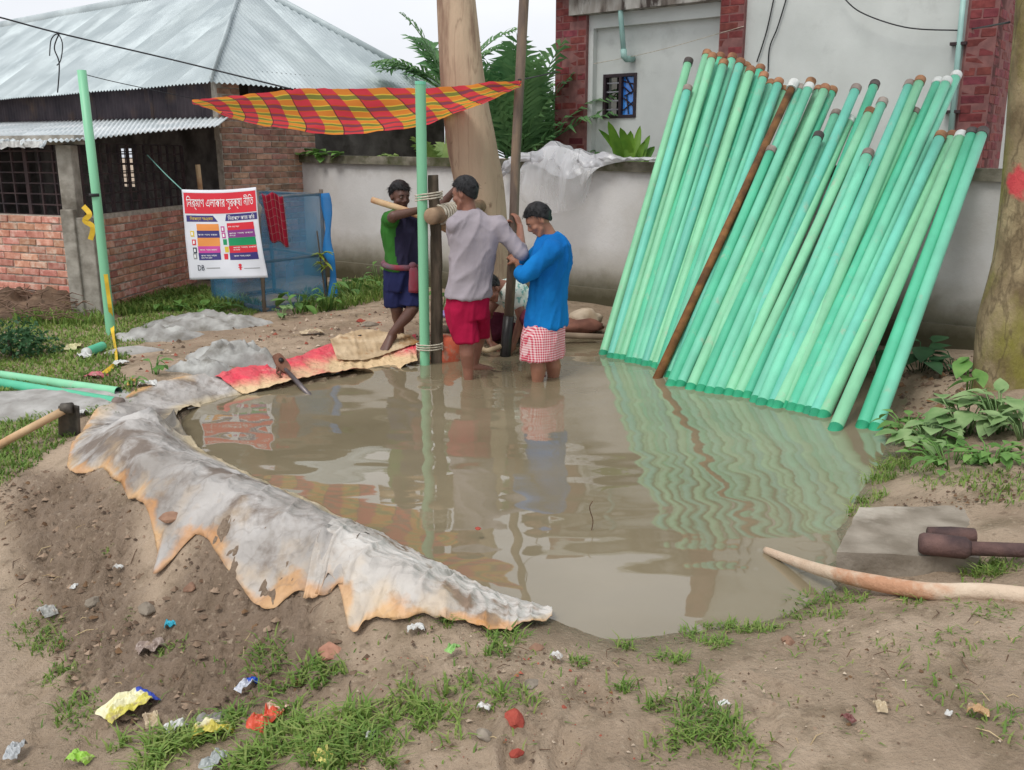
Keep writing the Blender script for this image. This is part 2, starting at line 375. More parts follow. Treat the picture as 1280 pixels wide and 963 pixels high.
    me.materials.append(m)
    return o
ground = build_ground()
# ------------------------------------------------------------------ the pond's water
def build_water():
    # outline of the pond, carried a little way under its banks
    c = wl.mean(0); ex = []
    n_ = len(wl); area = sum(wl[i][0]*wl[(i+1) % n_][1]-wl[(i+1) % n_][0]*wl[i][1] for i in range(n_)); sg = 1 if area > 0 else -1
    for i in range(n_):
        t = wl[(i+1) % n_]-wl[i-1]; t = t/np.linalg.norm(t); nn = np.array([t[1], -t[0]])*sg; ex.append(wl[i]+nn*.14)
    mb = MB(); mb.v = [(x, y, 0.) for x, y in ex]; mb.f = [tuple(range(n_)) if sg > 0 else tuple(reversed(range(n_)))]; mb.m = [0]
    o = mb.build('pond_water', None)
    me = o.data; me.materials.clear()
    m = bpy.data.materials.new('muddy_water'); m.use_nodes = True; n = m.node_tree.nodes; b = n['Principled BSDF']
    l = m.node_tree.links.new
    ge = n.new('ShaderNodeNewGeometry')
    nz = n.new('ShaderNodeTexNoise'); nz.inputs['Scale'].default_value = .8; nz.inputs['Detail'].default_value = 5; l(ge.outputs['Position'], nz.inputs['Vector'])
    rp = n.new('ShaderNodeValToRGB'); rp.color_ramp.elements[0].position = .3; rp.color_ramp.elements[1].position = .7
    rp.color_ramp.elements[0].color = (*S(118, 108, 86), 1); rp.color_ramp.elements[1].color = (*S(138, 127, 104), 1)
    l(nz.outputs[0], rp.inputs[0]); l(rp.outputs[0], b.inputs['Base Color'])
    b.inputs['Roughness'].default_value = .025; b.inputs['IOR'].default_value = 1.85; b.inputs['Specular IOR Level'].default_value = .5
    mp = n.new('ShaderNodeMapping'); mp.inputs['Scale'].default_value = (1.0, 1.5, 1); l(ge.outputs['Position'], mp.inputs[0])
    # slow swell
    w1 = n.new('ShaderNodeTexNoise'); w1.inputs['Scale'].default_value = 1.7; w1.inputs['Detail'].default_value = 1.0; w1.inputs['Roughness'].default_value = .4; l(mp.outputs[0], w1.inputs['Vector'])
    # rings from the men working the pole
    c = P(640, 452, 0); sb = n.new('ShaderNodeVectorMath'); sb.operation = 'SUBTRACT'; sb.inputs[1].default_value = c; l(ge.outputs['Position'], sb.inputs[0])
    w2 = n.new('ShaderNodeTexWave'); w2.wave_type = 'RINGS'; w2.rings_direction = 'SPHERICAL'; w2.inputs['Scale'].default_value = 1.15; w2.inputs['Distortion'].default_value = 2.2; w2.inputs['Detail'].default_value = 1.0; w2.inputs['Detail Scale'].default_value = 1.2; l(sb.outputs[0], w2.inputs['Vector'])
    w3 = n.new('ShaderNodeTexNoise'); w3.inputs['Scale'].default_value = 6.5; w3.inputs['Detail'].default_value = 1; l(mp.outputs[0], w3.inputs['Vector'])
    s1 = n.new('ShaderNodeMath'); s1.operation = 'MULTIPLY_ADD'; s1.inputs[1].default_value = .1; l(w2.outputs['Fac'], s1.inputs[0])
    s0 = n.new('ShaderNodeMath'); s0.operation = 'MULTIPLY'; s0.inputs[1].default_value = 1.3; l(w1.outputs[0], s0.inputs[0]); l(s0.outputs[0], s1.inputs[2])
    s2 = n.new('ShaderNodeMath'); s2.operation = 'MULTIPLY_ADD'; s2.inputs[1].default_value = .05; l(w3.outputs[0], s2.inputs[0]); l(s1.outputs[0], s2.inputs[2])
    bp = n.new('ShaderNodeBump'); bp.inputs['Strength'].default_value = 1; bp.inputs['Distance'].default_value = .0078; l(s2.outputs[0], bp.inputs['Height']); l(bp.outputs[0], b.inputs['Normal'])
    me.materials.append(m); tag(o, kind='structure')
    return o
water = build_water()

# ------------------------------------------------------------------ tarpaulins on the bank of the pond
TARP_MAT = mat('tarp_grey', S(205, 200, 194), S(168, 162, 154), scale=2.2, rough=.62, bump=.6, bscale=22, dirt=S(150, 128, 106), dscale=2.6, dlo=.52, dhi=.66, spec=.35, detail=8, world=True)
def drape(name, pairs, mt, label, zin=.06, off=.02, n=260, k=60, wr=.012, seed=0, hemz=None, over=0, t0=0., t1=1.):
    inn = catmull([P(a, b, 0) for a, b, _, _ in pairs], n); hem = catmull([G(c, d) for _, _, c, d in pairs], n)
    for _ in range(3): hem = [hem[0]]+[(hem[i-1]+hem[i]*2+hem[i+1])/4 for i in range(1, n)]+[hem[n]]
    X = np.zeros((n+1, k+1)); Y = X*0
    for i in range(n+1):
        a = inn[i]; b = hem[i]; d = (b-a); d.z = 0
        if d.length > 1e-6: a = a-d.normalized()*.05
        for j in range(k+1):
            t = lerp(t0, t1, j/k); p = a.lerp(b, t); X[i, j] = p.x; Y[i, j] = p.y
    Z = gz_np(X, Y)
    mb = MB(); uv = []
    for i in range(n+1):
        for j in range(k+1):
            x, y, z = X[i, j], Y[i, j], Z[i, j]; t = j/k
            s = i/n
            # sharp creases and slack between them
            q = Vector((x*3.1+seed, y*3.1, seed*.7)); w_ = noise.noise((s*22+seed, t*1.4, 1.3+seed)); r1_ = (1-abs(noise.noise(q)))**5; r2_ = (1-abs(noise.noise(q*2.3+Vector((3, 1, 0)))))**6; w3 = noise.noise((x*30, y*30, seed+4.))
            cre = (1-min(1, abs(noise.noise((s*15+seed*2, t*.9+.3*w_, 7.)))*2.2))**4
            env = min(1, 4*t*(1-t)+.35)
            h = off+wr*env*(.8*w_)+wr*(.9*r1_+.7*r2_)+wr*.12*w3+wr*1.1*cre*env
            edge = noise.noise((s*14, seed, 2.))*.03+noise.noise((s*50, seed, 5.))*.007
            if t > .9:
                q = (t-.9)/.1; dx, dy = hem[i].x-inn[i].x, hem[i].y-inn[i].y; L_ = math.hypot(dx, dy)+1e-6
                x += dx/L_*edge*q; y += dy/L_*edge*q
                h += max(0, noise.noise((s*24, seed, 9.)))*.03*q-.012*q
            mb.v.append((x, y, max(z+h, -.06))); uv.append((s, t))
    for i in range(n):
        for j in range(k):
            a = i*(k+1)+j; mb.f.append((a, a+1, a+k+2, a+k+1)); mb.m.append(0)
    mb.uv = uv
    # no cloth below ground
    o = mb.build(name, mt, None, sm=True, thick=.002)
    tag(o, label, 'tarp')
    return o
NEAR1 = [(690,776,690,779),(655,767,655,790),(625,756,630,794),(600,746,590,788),(580,737,550,778),(560,726,510,782),(540,715,470,788),(515,701,440,798),(492,689,418,770),(472,678,396,734),(455,669,376,700)]
NEAR2 = [(480,682,430,712),(445,664,400,706),(410,647,362,695),(380,633,325,692),(345,617,285,692),(318,604,248,698),(300,596,196,734),(284,588,198,700),(264,578,186,655),(248,570,167,616),(236,563,135,604),(225,556,97,598),(213,546,86,578),(213,535,96,548),(217,523,128,512),(235,512,178,487),(262,502,232,470),(306,491,284,461)]
def uvband(m, lo, hi, colr, amp=.25, fac=1.0, nscale=5, axis=1):     # colour along a sheet's edge (its own stain, in the sheet's own coordinates)
    tcn = node(m, 'TexCoord'); sx = node(m, 'SeparateXYZ'); link(m, tcn.outputs['UV'], sx.inputs[0])
    ge = node(m, 'NewGeometry'); nz = node(m, 'TexNoise'); nz.inputs['Scale'].default_value = nscale; nz.inputs['Detail'].default_value = 6; link(m, ge.outputs['Position'], nz.inputs['Vector'])
    a = node(m, 'Math'); a.operation = 'MULTIPLY_ADD'; a.inputs[1].default_value = amp*2; link(m, nz.outputs[0], a.inputs[0]); link(m, sx.outputs[axis], a.inputs[2])
    r = node(m, 'MapRange'); r.inputs[1].default_value = lo+amp; r.inputs[2].default_value = hi+amp; r.inputs[3].default_value = 0; r.inputs[4].default_value = fac; link(m, a.outputs[0], r.inputs[0])
    overlay(m, r.outputs[0], colr)
def crumple(m, scale=9, dist=.02, fine=.35):
    ge = node(m, 'NewGeometry'); nz = node(m, 'TexNoise'); nz.inputs['Scale'].default_value = scale*.7; nz.inputs['Detail'].default_value = 3; link(m, ge.outputs['Position'], nz.inputs['Vector'])
    ad = node(m, 'VectorMath'); ad.operation = 'MULTIPLY_ADD'; ad.inputs[1].default_value = (.16, .16, .16); link(m, nz.outputs['Color'], ad.inputs[0]); link(m, ge.outputs['Position'], ad.inputs[2])
    prev = None
    for sc_, k in ((scale, 1.), (scale*2.7, fine)):
        vo = node(m, 'TexVoronoi'); vo.feature = 'F1'; vo.inputs['Scale'].default_value = sc_; link(m, ad.outputs[0], vo.inputs['Vector'])
        mu = node(m, 'Math'); mu.operation = 'MULTIPLY_ADD'; mu.inputs[1].default_value = k; link(m, vo.outputs['Distance'], mu.inputs[0])
        if prev is None: mu.inputs[2].default_value = 0
        else: link(m, prev, mu.inputs[2])
        prev = mu.outputs[0]
    b = m.node_tree.nodes['Principled BSDF']; bp = node(m, 'Bump'); bp.inputs['Strength'].default_value = 1; bp.inputs['Distance'].default_value = dist; link(m, prev, bp.inputs['Height'])
    if b.inputs['Normal'].links: link(m, b.inputs['Normal'].links[0].from_socket, bp.inputs['Normal'])
    link(m, bp.outputs[0], b.inputs['Normal'])
def creaselines(m, scale, colr, fac=.6, w=.06, stretch=(1, 1, 1)):
    ge = node(m, 'NewGeometry'); mp = node(m, 'Mapping'); mp.inputs['Scale'].default_value = stretch; link(m, ge.outputs['Position'], mp.inputs[0]); nz = node(m, 'TexNoise'); nz.inputs['Scale'].default_value = scale; nz.inputs['Detail'].default_value = 4; nz.inputs['Roughness'].default_value = .55; link(m, mp.outputs[0], nz.inputs['Vector'])
    su = node(m, 'Math'); su.operation = 'SUBTRACT'; su.inputs[1].default_value = .5; link(m, nz.outputs[0], su.inputs[0]); ab = node(m, 'Math'); ab.operation = 'ABSOLUTE'; link(m, su.outputs[0], ab.inputs[0])
    r = node(m, 'MapRange'); r.inputs[1].default_value = 0; r.inputs[2].default_value = w; r.inputs[3].default_value = fac; r.inputs[4].default_value = 0; link(m, ab.outputs[0], r.inputs[0]); overlay(m, r.outputs[0], colr)
tm1 = mat('tarp_white', S(206, 202, 196), S(172, 165, 157), scale=3, rough=.55, bump=.7, bscale=18, dirt=S(132, 112, 94), dscale=3.4, dlo=.55, dhi=.62, spec=.4, detail=8, world=True)
uvband(tm1, .93, .99, S(206, 146, 82), .2, .7, 6); uvband(tm1, .82, 1.05, S(216, 186, 142), .45, .5, 5); creaselines(tm1, 3.5, S(160, 142, 124), .25, .02); crumple(tm1, 6, .032, .35)
tm2 = mat('tarp_long', S(186, 182, 178), S(146, 140, 134), scale=2.6, rough=.6, bump=.7, bscale=18, dirt=S(116, 104, 94), dscale=3, dlo=.5, dhi=.62, spec=.35, detail=8, world=True)
uvband(tm2, .93, .99, S(200, 142, 82), .2, .65, 6); uvband(tm2, .84, 1.08, S(210, 178, 132), .45, .5, 5); creaselines(tm2, 3.2, S(122, 112, 102), .3, .02); crumple(tm2, 6, .032, .35)
uvband(tm2, .28, .05, S(196, 178, 142), .06, .8)
# black patch coloured on the inner side, where the sheet turns
ge = node(tm2, 'NewGeometry'); sb = node(tm2, 'VectorMath'); sb.operation = 'DISTANCE'; sb.inputs[1].default_value = P(206, 512, .15); link(tm2, ge.outputs['Position'], sb.inputs[0])
nzz = node(tm2, 'TexNoise'); nzz.inputs['Scale'].default_value = 7; nzz.inputs['Detail'].default_value = 6; link(tm2, ge.outputs['Position'], nzz.inputs['Vector'])
ma = node(tm2, 'Math'); ma.operation = 'MULTIPLY_ADD'; ma.inputs[1].default_value = .8; link(tm2, nzz.outputs[0], ma.inputs[0]); link(tm2, sb.outputs['Value'], ma.inputs[2])
mr = node(tm2, 'MapRange'); mr.inputs[1].default_value = .55; mr.inputs[2].default_value = .85; mr.inputs[3].default_value = .85; mr.inputs[4].default_value = 0; link(tm2, ma.outputs[0], mr.inputs[0]); overlay(tm2, mr.outputs[0], S(74, 74, 76))
drape('tarp', NEAR2, tm2, 'long grey plastic tarp draped over the curved mud bank, black patch inside', seed=3)
drape('tarp', NEAR1, tm1, 'white tarp with orange stained hem at the near tip of the mud bank', off=.03, seed=11, n=180)
tm3 = mat('tarp_red', S(222, 70, 88), S(206, 96, 100), scale=9, rough=.6, bump=.7, bscale=30, dirt=S(232, 176, 160), dscale=6, dlo=.56, dhi=.72, spec=.3, world=True)
crumple(tm3, 10, .02); overlay(tm3, zmask(tm3, .04, .09, .03, 7), S(214, 186, 146))
drape('tarp', [(296,493,268,466),(340,486,325,461),(380,479,370,452),(420,472,418,444),(460,466,458,438),(495,460,492,433),(522,456,520,430)], tm3, 'faded red tarp over the far bank of the pond', off=.03, n=90, wr=.014, seed=21)
tm4 = mat('sackcloth', S(206, 184, 152), S(170, 146, 114), scale=6, rough=.9, bump=.6, bscale=60, dirt=S(150, 104, 58), dscale=3.5, dlo=.54, dhi=.66, world=True)
drape('sack_cloth', [(424,462,414,446),(450,461,440,441),(475,458,465,437),(500,452,490,432),(526,446,514,427)], tm4, 'beige torn sack laid over the red tarp beside the tied post', off=.06, n=60, wr=.010, seed=31, t0=.25, t1=1.1)
# ------------------------------------------------------------------ shared brick meshes
def brick_mesh(name, size, m, seed):
    rnd = random.Random(seed); bm = bmesh.new(); bmesh.ops.create_cube(bm, size=1)
    for v in bm.verts: v.co = Vector((v.co.x*size[0], v.co.y*size[1], v.co.z*size[2]))
    bmesh.ops.bevel(bm, geom=list(bm.edges), offset=.006, segments=1, affect='EDGES')
    for v in bm.verts: v.co += Vector([rnd.uniform(-.003, .003) for _ in range(3)])
    me = bpy.data.meshes.new(name); bm.to_mesh(me); bm.free(); me.materials.append(m); return me
BRICK = mat('brick_red', S(204, 152, 132), S(174, 118, 100), scale=14, rough=.9, bump=.5, bscale=60, orand=.24, dirt=S(204, 178, 162), dscale=7, dlo=.52, dhi=.68, spec=.2)
OLDBRICK = mat('brick_old', S(190, 148, 130), S(150, 110, 96), scale=12, rough=.92, bump=.5, bscale=60, orand=.3, dirt=S(120, 104, 92), dscale=5, dlo=.5, dhi=.68, spec=.2)
MAROON = mat('brick_maroon', S(130, 62, 62), S(104, 46, 48), scale=14, rough=.75, bump=.4, bscale=60, orand=.22, spec=.3)
MORTAR = mat('mortar', S(190, 180, 168), S(156, 146, 134), scale=16, rough=.95, bump=.7, bscale=50, spec=.15)
GREYPLASTER = mat('house_plaster', S(204, 208, 204), S(192, 196, 192), scale=2, rough=.85, bump=.15, bscale=25, dirt=S(150, 152, 148), dscale=1.2, dlo=.55, dhi=.8, world=True)
CONC = mat('concrete', S(170, 164, 154), S(136, 130, 120), scale=8, rough=.9, bump=.5, bscale=45, dirt=S(110, 104, 94), dscale=3, dlo=.52, dhi=.7, world=True)
BMESH = {k: [brick_mesh('brick', (.24, .10, .066), mm, i) for i in range(5)] for k, mm in (('red', BRICK), ('old', OLDBRICK))}
BMESH['maroon'] = [brick_mesh('brick', (.228, .08, .084), MAROON, i+20) for i in range(4)]
BMESH['maroonhalf'] = [brick_mesh('brick', (.11, .08, .084), MAROON, i+30) for i in range(2)]
BMESH['redhalf'] = [brick_mesh('brick', (.115, .10, .066), BRICK, i+40) for i in range(2)]
BMESH['oldhalf'] = [brick_mesh('brick', (.115, .10, .066), OLDBRICK, i+50) for i in range(2)]
def brickwork(parent, a, b, z0, z1, kind, name='wall', L_=.25, hh=.078, proud=.05, core=.12, side=1, corem=None, skip=None):
    """a mortar core from a to b (plan), single bricks set in its face; outward is to the right of a->b times side"""
    a = Vector((a[0], a[1], 0)); b = Vector((b[0], b[1], 0)); d = b-a; ln = d.length; d.normalize(); nrm = Vector((d.y, -d.x, 0))*side
    ang = math.atan2(d.y, d.x); Mx = Matrix.Rotation(ang, 3, 'Z')
    c = (a+b)/2-nrm*(core/2); wall = MB().box((c.x, c.y, (z0+z1)/2), (ln, core, z1-z0), Mx).build(name, corem or MORTAR, parent)
    nrow = int((z1-z0)/hh); rnd = random.Random(int(abs(a.x*97+b.y*31)*10))
    for r in range(nrow):
        z = z0+hh*(r+.5); x = -(L_/2 if r % 2 else 0)
        while x < ln-.02:
            x0, x1 = max(0, x), min(ln, x+L_); w_ = x1-x0
            if w_ > L_*.3:
                full = w_ > L_*.75; ms = BMESH[kind if full else kind+'half']
                p = a+d*((x0+x1)/2)+nrm*(rnd.uniform(.002, .010)-.045); 
                if not (skip and skip(p, z)):
                    part(wall, 'brick', rnd.choice(ms), (p.x, p.y, z+rnd.uniform(-.003, .003)), (rnd.uniform(-.01, .01), rnd.uniform(-.012, .012), ang+rnd.uniform(-.01, .01)), ((w_-.012)/(L_-.012 if full else L_/2-.01), 1, rnd.uniform(.94, 1.04)))
            x += L_
    return wall
# ------------------------------------------------------------------ left: low brick house with a hipped iron roof
Lh, Rh = V(-.79, .613, 0), V(.613, .79, 0)
EC = D(264, 102, 11.45)                     # eave corner
EZ = EC.z; W = 4.5; RISE = 1.62; LEN = 13.
Q = V(EC.x, EC.y, 0)+Lh*.28+Rh*.28          # wall corner
house = empty('brick_house', (Q.x, Q.y, .1), 'brick house with a hipped corrugated iron roof and dark grilled porch', 'house')
TIN = mat('roof_tin', S(178, 188, 190), S(152, 163, 166), scale=1.2, rough=.5, bump=.1, dirt=S(204, 214, 215), dscale=.8, dlo=.5, dhi=.7, orand=.07, spec=.4, metal=.1, detail=3)
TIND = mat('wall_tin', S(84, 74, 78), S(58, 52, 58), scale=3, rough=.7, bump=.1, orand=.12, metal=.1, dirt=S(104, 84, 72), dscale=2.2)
AWN = mat('awning_tin', S(206, 212, 214), S(176, 184, 186), scale=2, rough=.5, dirt=S(226, 228, 228), dscale=1.5, orand=.08)
DARKM = mat('grille_iron', S(70, 54, 54), S(50, 42, 46), scale=8, rough=.7, spec=.3)
def roof_sheet(face, s0, s1):
    along, inn = (Lh, Rh) if face == 'L' else (Rh, Lh)
    def up(s):
        return min(s, W/2) if face == 'L' else min(s, W-s)
    n = max(6, int((s1-s0)/.0125)); mb = MB()
    def f(a, b):
        s = lerp(s0, s1, a); hgt = up(s)*1.0; lo = -.02
        h = lerp(lo, hgt, b); p = V(EC.x, EC.y, EZ)+along*s+inn*h
        return p+V(0, 0, RISE*h/(W/2)+.011*math.sin(2*math.pi*s/.076)+.004*math.sin(s*3+h*2))
    mb.grid(f, n, 4); return mb.build('roof_sheet', TIN, house, sm=True)
s = .02
while s < LEN:
    roof_sheet('L', s, min(s+.78, LEN)); s += .765
s = .02
while s < W-.1:
    roof_sheet('R', s, min(s+.78, W-.02)); s += .765
apex = V(EC.x, EC.y, EZ+RISE)+Lh*(W/2)+Rh*(W/2)
c0 = V(EC.x, EC.y, EZ); c1 = c0+Rh*W
MB().tube([c0+V(0, 0, .03), apex+V(0, 0, .035)], .05, 8, ry=.02).build('hip_cap', TIN, house, sm=True)
MB().tube([c1+V(0, 0, .03), apex+V(0, 0, .035)], .05, 8, ry=.02).build('hip_cap', TIN, house, sm=True)
MB().tube([apex+V(0, 0, .04), apex+Lh*LEN+V(0, 0, .04)], .07, 8, ry=.02).build('ridge_cap', TIN, house, sm=True)
MB().sphere(apex+V(0, 0, .05), (.16, .13, .05)).build('ridge_end', DARKM, house, sm=True)
# the far slope closes the roof
far = MB(); far.add([c1, c1+Lh*LEN, apex+Lh*LEN, apex], [(0, 1, 2, 3)]); far.build('roof_back', TIN, house)
# walls under the eaves
def corr_wall(a, b, z0, z1, nm='wall_sheet'):
    d = b-a; ln = d.length; nn = V(d.y, -d.x, 0).normalized(); n = int(ln/.02)
    return MB().grid(lambda u, t: V(*(a+d*u).xy, lerp(z0, z1, t))+nn*(.012*math.sin(2*math.pi*u*ln/.09)), n, 1).build(nm, TIND, house, sm=True)
for k in range(8): corr_wall(Q+Lh*(k*1.45), Q+Lh*((k+1)*1.45+.05), 2.04, EZ+.1)
corr_wall(Q+Rh*.45, Q+Rh*1.6, EZ-.22, EZ+.1)
brickwork(house, Q+V(0, 0, 0), Q+Rh*1.5, .1, EZ-.22, 'old', name='end_wall', side=1)
pier = brickwork(house, Q-Lh*.02+Rh*.3+V(0, -.0, 0), Q-Rh*.0+Lh*.0-Rh*.02, 1.9, EZ+.1, 'old', name='pier', side=-1)
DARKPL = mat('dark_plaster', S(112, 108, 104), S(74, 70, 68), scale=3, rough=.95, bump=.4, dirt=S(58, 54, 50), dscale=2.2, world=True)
a = Q+Rh*1.5; b = Q+Rh*(W-.35); m_ = (a+b)/2+Lh*.1
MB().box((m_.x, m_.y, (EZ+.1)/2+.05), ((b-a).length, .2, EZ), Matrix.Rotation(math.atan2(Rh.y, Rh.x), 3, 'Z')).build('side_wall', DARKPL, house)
# back wall with the window one sees the field through, and the floor
bw0 = Q+Rh*(W-.6); dl = 10.4
def backwall(t0, t1, z0, z1):
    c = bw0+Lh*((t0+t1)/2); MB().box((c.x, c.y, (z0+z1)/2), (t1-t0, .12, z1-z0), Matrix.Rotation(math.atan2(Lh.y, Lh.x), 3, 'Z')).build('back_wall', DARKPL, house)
hit = [DP(u, v, bw0, Rh) for u, v in ((148, 186), (172, 234))]
ta, tb = sorted((h-bw0).dot(Lh) for h in hit); za, zb = hit[1].z, hit[0].z
backwall(0, ta, .1, EZ+.2); backwall(tb, LEN, .1, EZ+.2); backwall(ta, tb, .1, za); backwall(ta, tb, zb, EZ+.2)
wg = MB()
for k in range(6): z = lerp(za, zb, (k+.5)/6); wg.tube([bw0+Lh*ta+V(0, 0, z), bw0+Lh*tb+V(0, 0, z)], .012, 5)
for k in range(4): t = lerp(ta, tb, (k+.5)/4); wg.tube([bw0+Lh*t+V(0, 0, za), bw0+Lh*t+V(0, 0, zb)], .012, 5)
wg.build('window_bars', DARKM, house)
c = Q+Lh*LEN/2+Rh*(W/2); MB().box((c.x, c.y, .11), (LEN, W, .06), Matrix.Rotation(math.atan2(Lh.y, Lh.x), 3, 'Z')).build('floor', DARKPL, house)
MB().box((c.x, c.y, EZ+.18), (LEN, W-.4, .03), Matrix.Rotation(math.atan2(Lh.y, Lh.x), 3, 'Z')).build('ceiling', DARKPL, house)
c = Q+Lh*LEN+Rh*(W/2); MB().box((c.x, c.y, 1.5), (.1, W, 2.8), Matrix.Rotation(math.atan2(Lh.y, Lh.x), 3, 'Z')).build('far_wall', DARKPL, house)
# porch: corner column, two brick dados with iron grilles, lean-to sheets
Cc = P(112, 398, .1); Cc.z = 0
Apt = Cc+V(-.88, .40, 0)*2.6; Bpt = V(D(246, 350, 11.75).x, 11.75, 0)
SILL = 1.12
def dado_skip(p, z): return False
brickwork(house, Apt, Cc+V(-.06, .03, 0), .26, SILL, 'red', name='porch_wall', side=1, skip=lambda p, z: D(640, 300, p.y) and (640+FPX*p.x/p.y) < -70)
brickwork(house, Cc+V(.04, .06, 0), Bpt, .14, SILL, 'red', name='porch_wall', side=1)
d_ = (Cc-Apt).normalized(); MB().box(tuple((Apt+Cc)/2-V(-d_.y, d_.x, 0)*.02+V(0, 0, .14)), (2.6, .2, .26), Matrix.Rotation(math.atan2(d_.y, d_.x), 3, 'Z')).build('plinth', mat('plinth_plaster', S(150, 136, 98), S(112, 100, 70), scale=6, rough=.95, bump=.6, world=True), house)
cc = MB(); cc.box((Cc.x+.06, Cc.y-.02, .6), (.27, .25, 1.04)); cc.box((Cc.x-.03, Cc.y-.02, 1.45), (.15, .16, .72)); cc.box((Cc.x-.03, Cc.y-.05, .6), (.13, .25, 1.2))
cc.build('corner_column', CONC, house, bevel=.012)
def grille(a, b, z0, z1, nv, nh):
    g = MB(); d = b-a; Mx = Matrix.Rotation(math.atan2(d.y, d.x), 3, 'Z')
    for k in range(nv+1):
        p = a+d*(k/nv); w_ = .05 if k % 3 == 0 else .02; g.box((p.x, p.y, (z0+z1)/2), (w_, .025, z1-z0), Mx)
    for k in range(nh+1):
        z = lerp(z0, z1, k/nh); c = (a+b)/2; g.box((c.x, c.y-.004, z), (d.length, .016, .014), Mx)
    return g.build('grille', DARKM, house)
grille(Apt+V(0, .1, 0), Cc+V(-.1, .12, 0), SILL, 1.86, 12, 7)
grille(Cc+V(-.02, .2, 0), Bpt+V(-.06, 0, 0), SILL, 1.83, 12, 7)
hb = MB(); c = (Apt+Cc)/2; hb.box((c.x, c.y+.06, 1.86), (2.7, .12, .09), Matrix.Rotation(math.atan2(d_.y, d_.x), 3, 'Z')); hb.build('header_beam', CONC, house)
# awning sheets: from the house wall down to the porch front
fr = [D(272, 158, 11.0), D(180, 166, 10.0), D(84, 177, 8.95), V(Apt.x-.1, Apt.y-.25, 1.86)]
bk = [Q+Lh*.0+V(.15, -.12, 2.17), Q+Lh*2.3+V(0, 0, 2.2), Q+Lh*4.6+V(0, 0, 2.22), Q+Lh*7.2+V(0, 0, 2.25)]
fr2 = arclen(fr, 60); bk2 = arclen(bk, 60)
for k in range(5):
    i0, i1 = k*12, k*12+12
    def f(a, b):
        x = lerp(i0, i1, a); i = min(int(x), 59); t = x-i; p0 = fr2[i].lerp(fr2[i+1], t); p1 = bk2[i].lerp(bk2[i+1], t)
        rag = .07*noise.noise((x*.7, 1, 2))+.04*noise.noise((x*2.1, 4, 2)) if x > 30 else 0
        p = p0.lerp(p1, b+(rag*(1-b) if b < .3 else 0)); return p+V(0, 0, .010*math.sin(x*7)-(abs(rag)*1.0 if b < .05 else 0)+.02*k*0)
    MB().grid(f, 90, 6).build('awning_sheet', AWN, house, sm=True, thick=.006)
# torn white plastic hem along the awning edge
hem = MB().grid(lambda a, b: fr2[int(30+a*29)].lerp(fr2[min(59, int(30+a*29)+1)], .5)+V(0, -.02, -b*(.05+.06*abs(noise.noise((a*22, 0, 1)))+.0)), 58, 2); hem.build('torn_hem', mat('hem_white', S(214, 216, 214), S(160, 160, 158), scale=20, rough=.6), house, thick=.004)

# ------------------------------------------------------------------ boundary wall
W0 = V(D(372, 330, 12.95).x, 12.95, 0); Wd = V(.79, -.613, 0); Wn = V(-.613, -.79, 0)      # Wn faces the camera
WLEN = 15.
def wz(s): return lerp(1.73, 1.60, s/9.)
wm = mat('wall_plaster', S(212, 210, 208), S(198, 196, 193), scale=1.5, rough=.92, bump=.3, bscale=30, dirt=S(184, 178, 170), dscale=1.1, dlo=.5, dhi=.8, world=True)
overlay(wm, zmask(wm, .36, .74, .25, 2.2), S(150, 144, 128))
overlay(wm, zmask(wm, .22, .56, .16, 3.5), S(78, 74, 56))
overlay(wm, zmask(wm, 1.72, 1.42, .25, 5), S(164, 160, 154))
bwall = empty('boundary_wall', (W0.x, W0.y, .1), 'stained pale plaster boundary wall behind the workers', 'wall')
def wbox(nm, s0, s1, z0a, z0b, z1a, z1b, n0, n1, m, parent, bev=0, seg=24):
    mb = MB(); vs = []
    for i in range(seg+1):
        s = lerp(s0, s1, i/seg)
        for (n_, z_) in ((n0, lerp(z0a, z0b, i/seg)), (n1, lerp(z0a, z0b, i/seg)), (n1, lerp(z1a, z1b, i/seg)), (n0, lerp(z1a, z1b, i/seg))):
            p = W0+Wd*s+Wn*n_; vs.append((p.x, p.y, z_+.006*noise.noise((s*2, z_, n_))))
    fs = []
    for i in range(seg):
        for j in range(4):
            a_ = i*4+j; b_ = i*4+(j+1) % 4; fs.append((a_, b_, b_+4, a_+4))
    fs += [(3, 2, 1, 0), tuple(seg*4+j for j in range(4))]
    mb.add(vs, fs); return mb.build(nm, m, parent)
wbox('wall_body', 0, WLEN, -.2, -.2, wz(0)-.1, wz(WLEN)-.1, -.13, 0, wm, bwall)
capm = mat('wall_cap', S(140, 134, 120), S(84, 80, 66), scale=5, rough=.95, bump=.6, dirt=S(70, 72, 46), dscale=3, dlo=.45, dhi=.62, world=True)
wbox('coping', -.05, WLEN, wz(0)-.1, wz(WLEN)-.1, wz(0), wz(WLEN), -.18, .05, capm, bwall)
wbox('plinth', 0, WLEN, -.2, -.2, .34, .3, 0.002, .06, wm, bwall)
pp = W0+Wn*.06-Wd*.12; MB().box((pp.x, pp.y, .95), (.17, .14, 1.75), Matrix.Rotation(math.atan2(Wd.y, Wd.x), 3, 'Z')).build('end_post', CONC, bwall, bevel=.01)

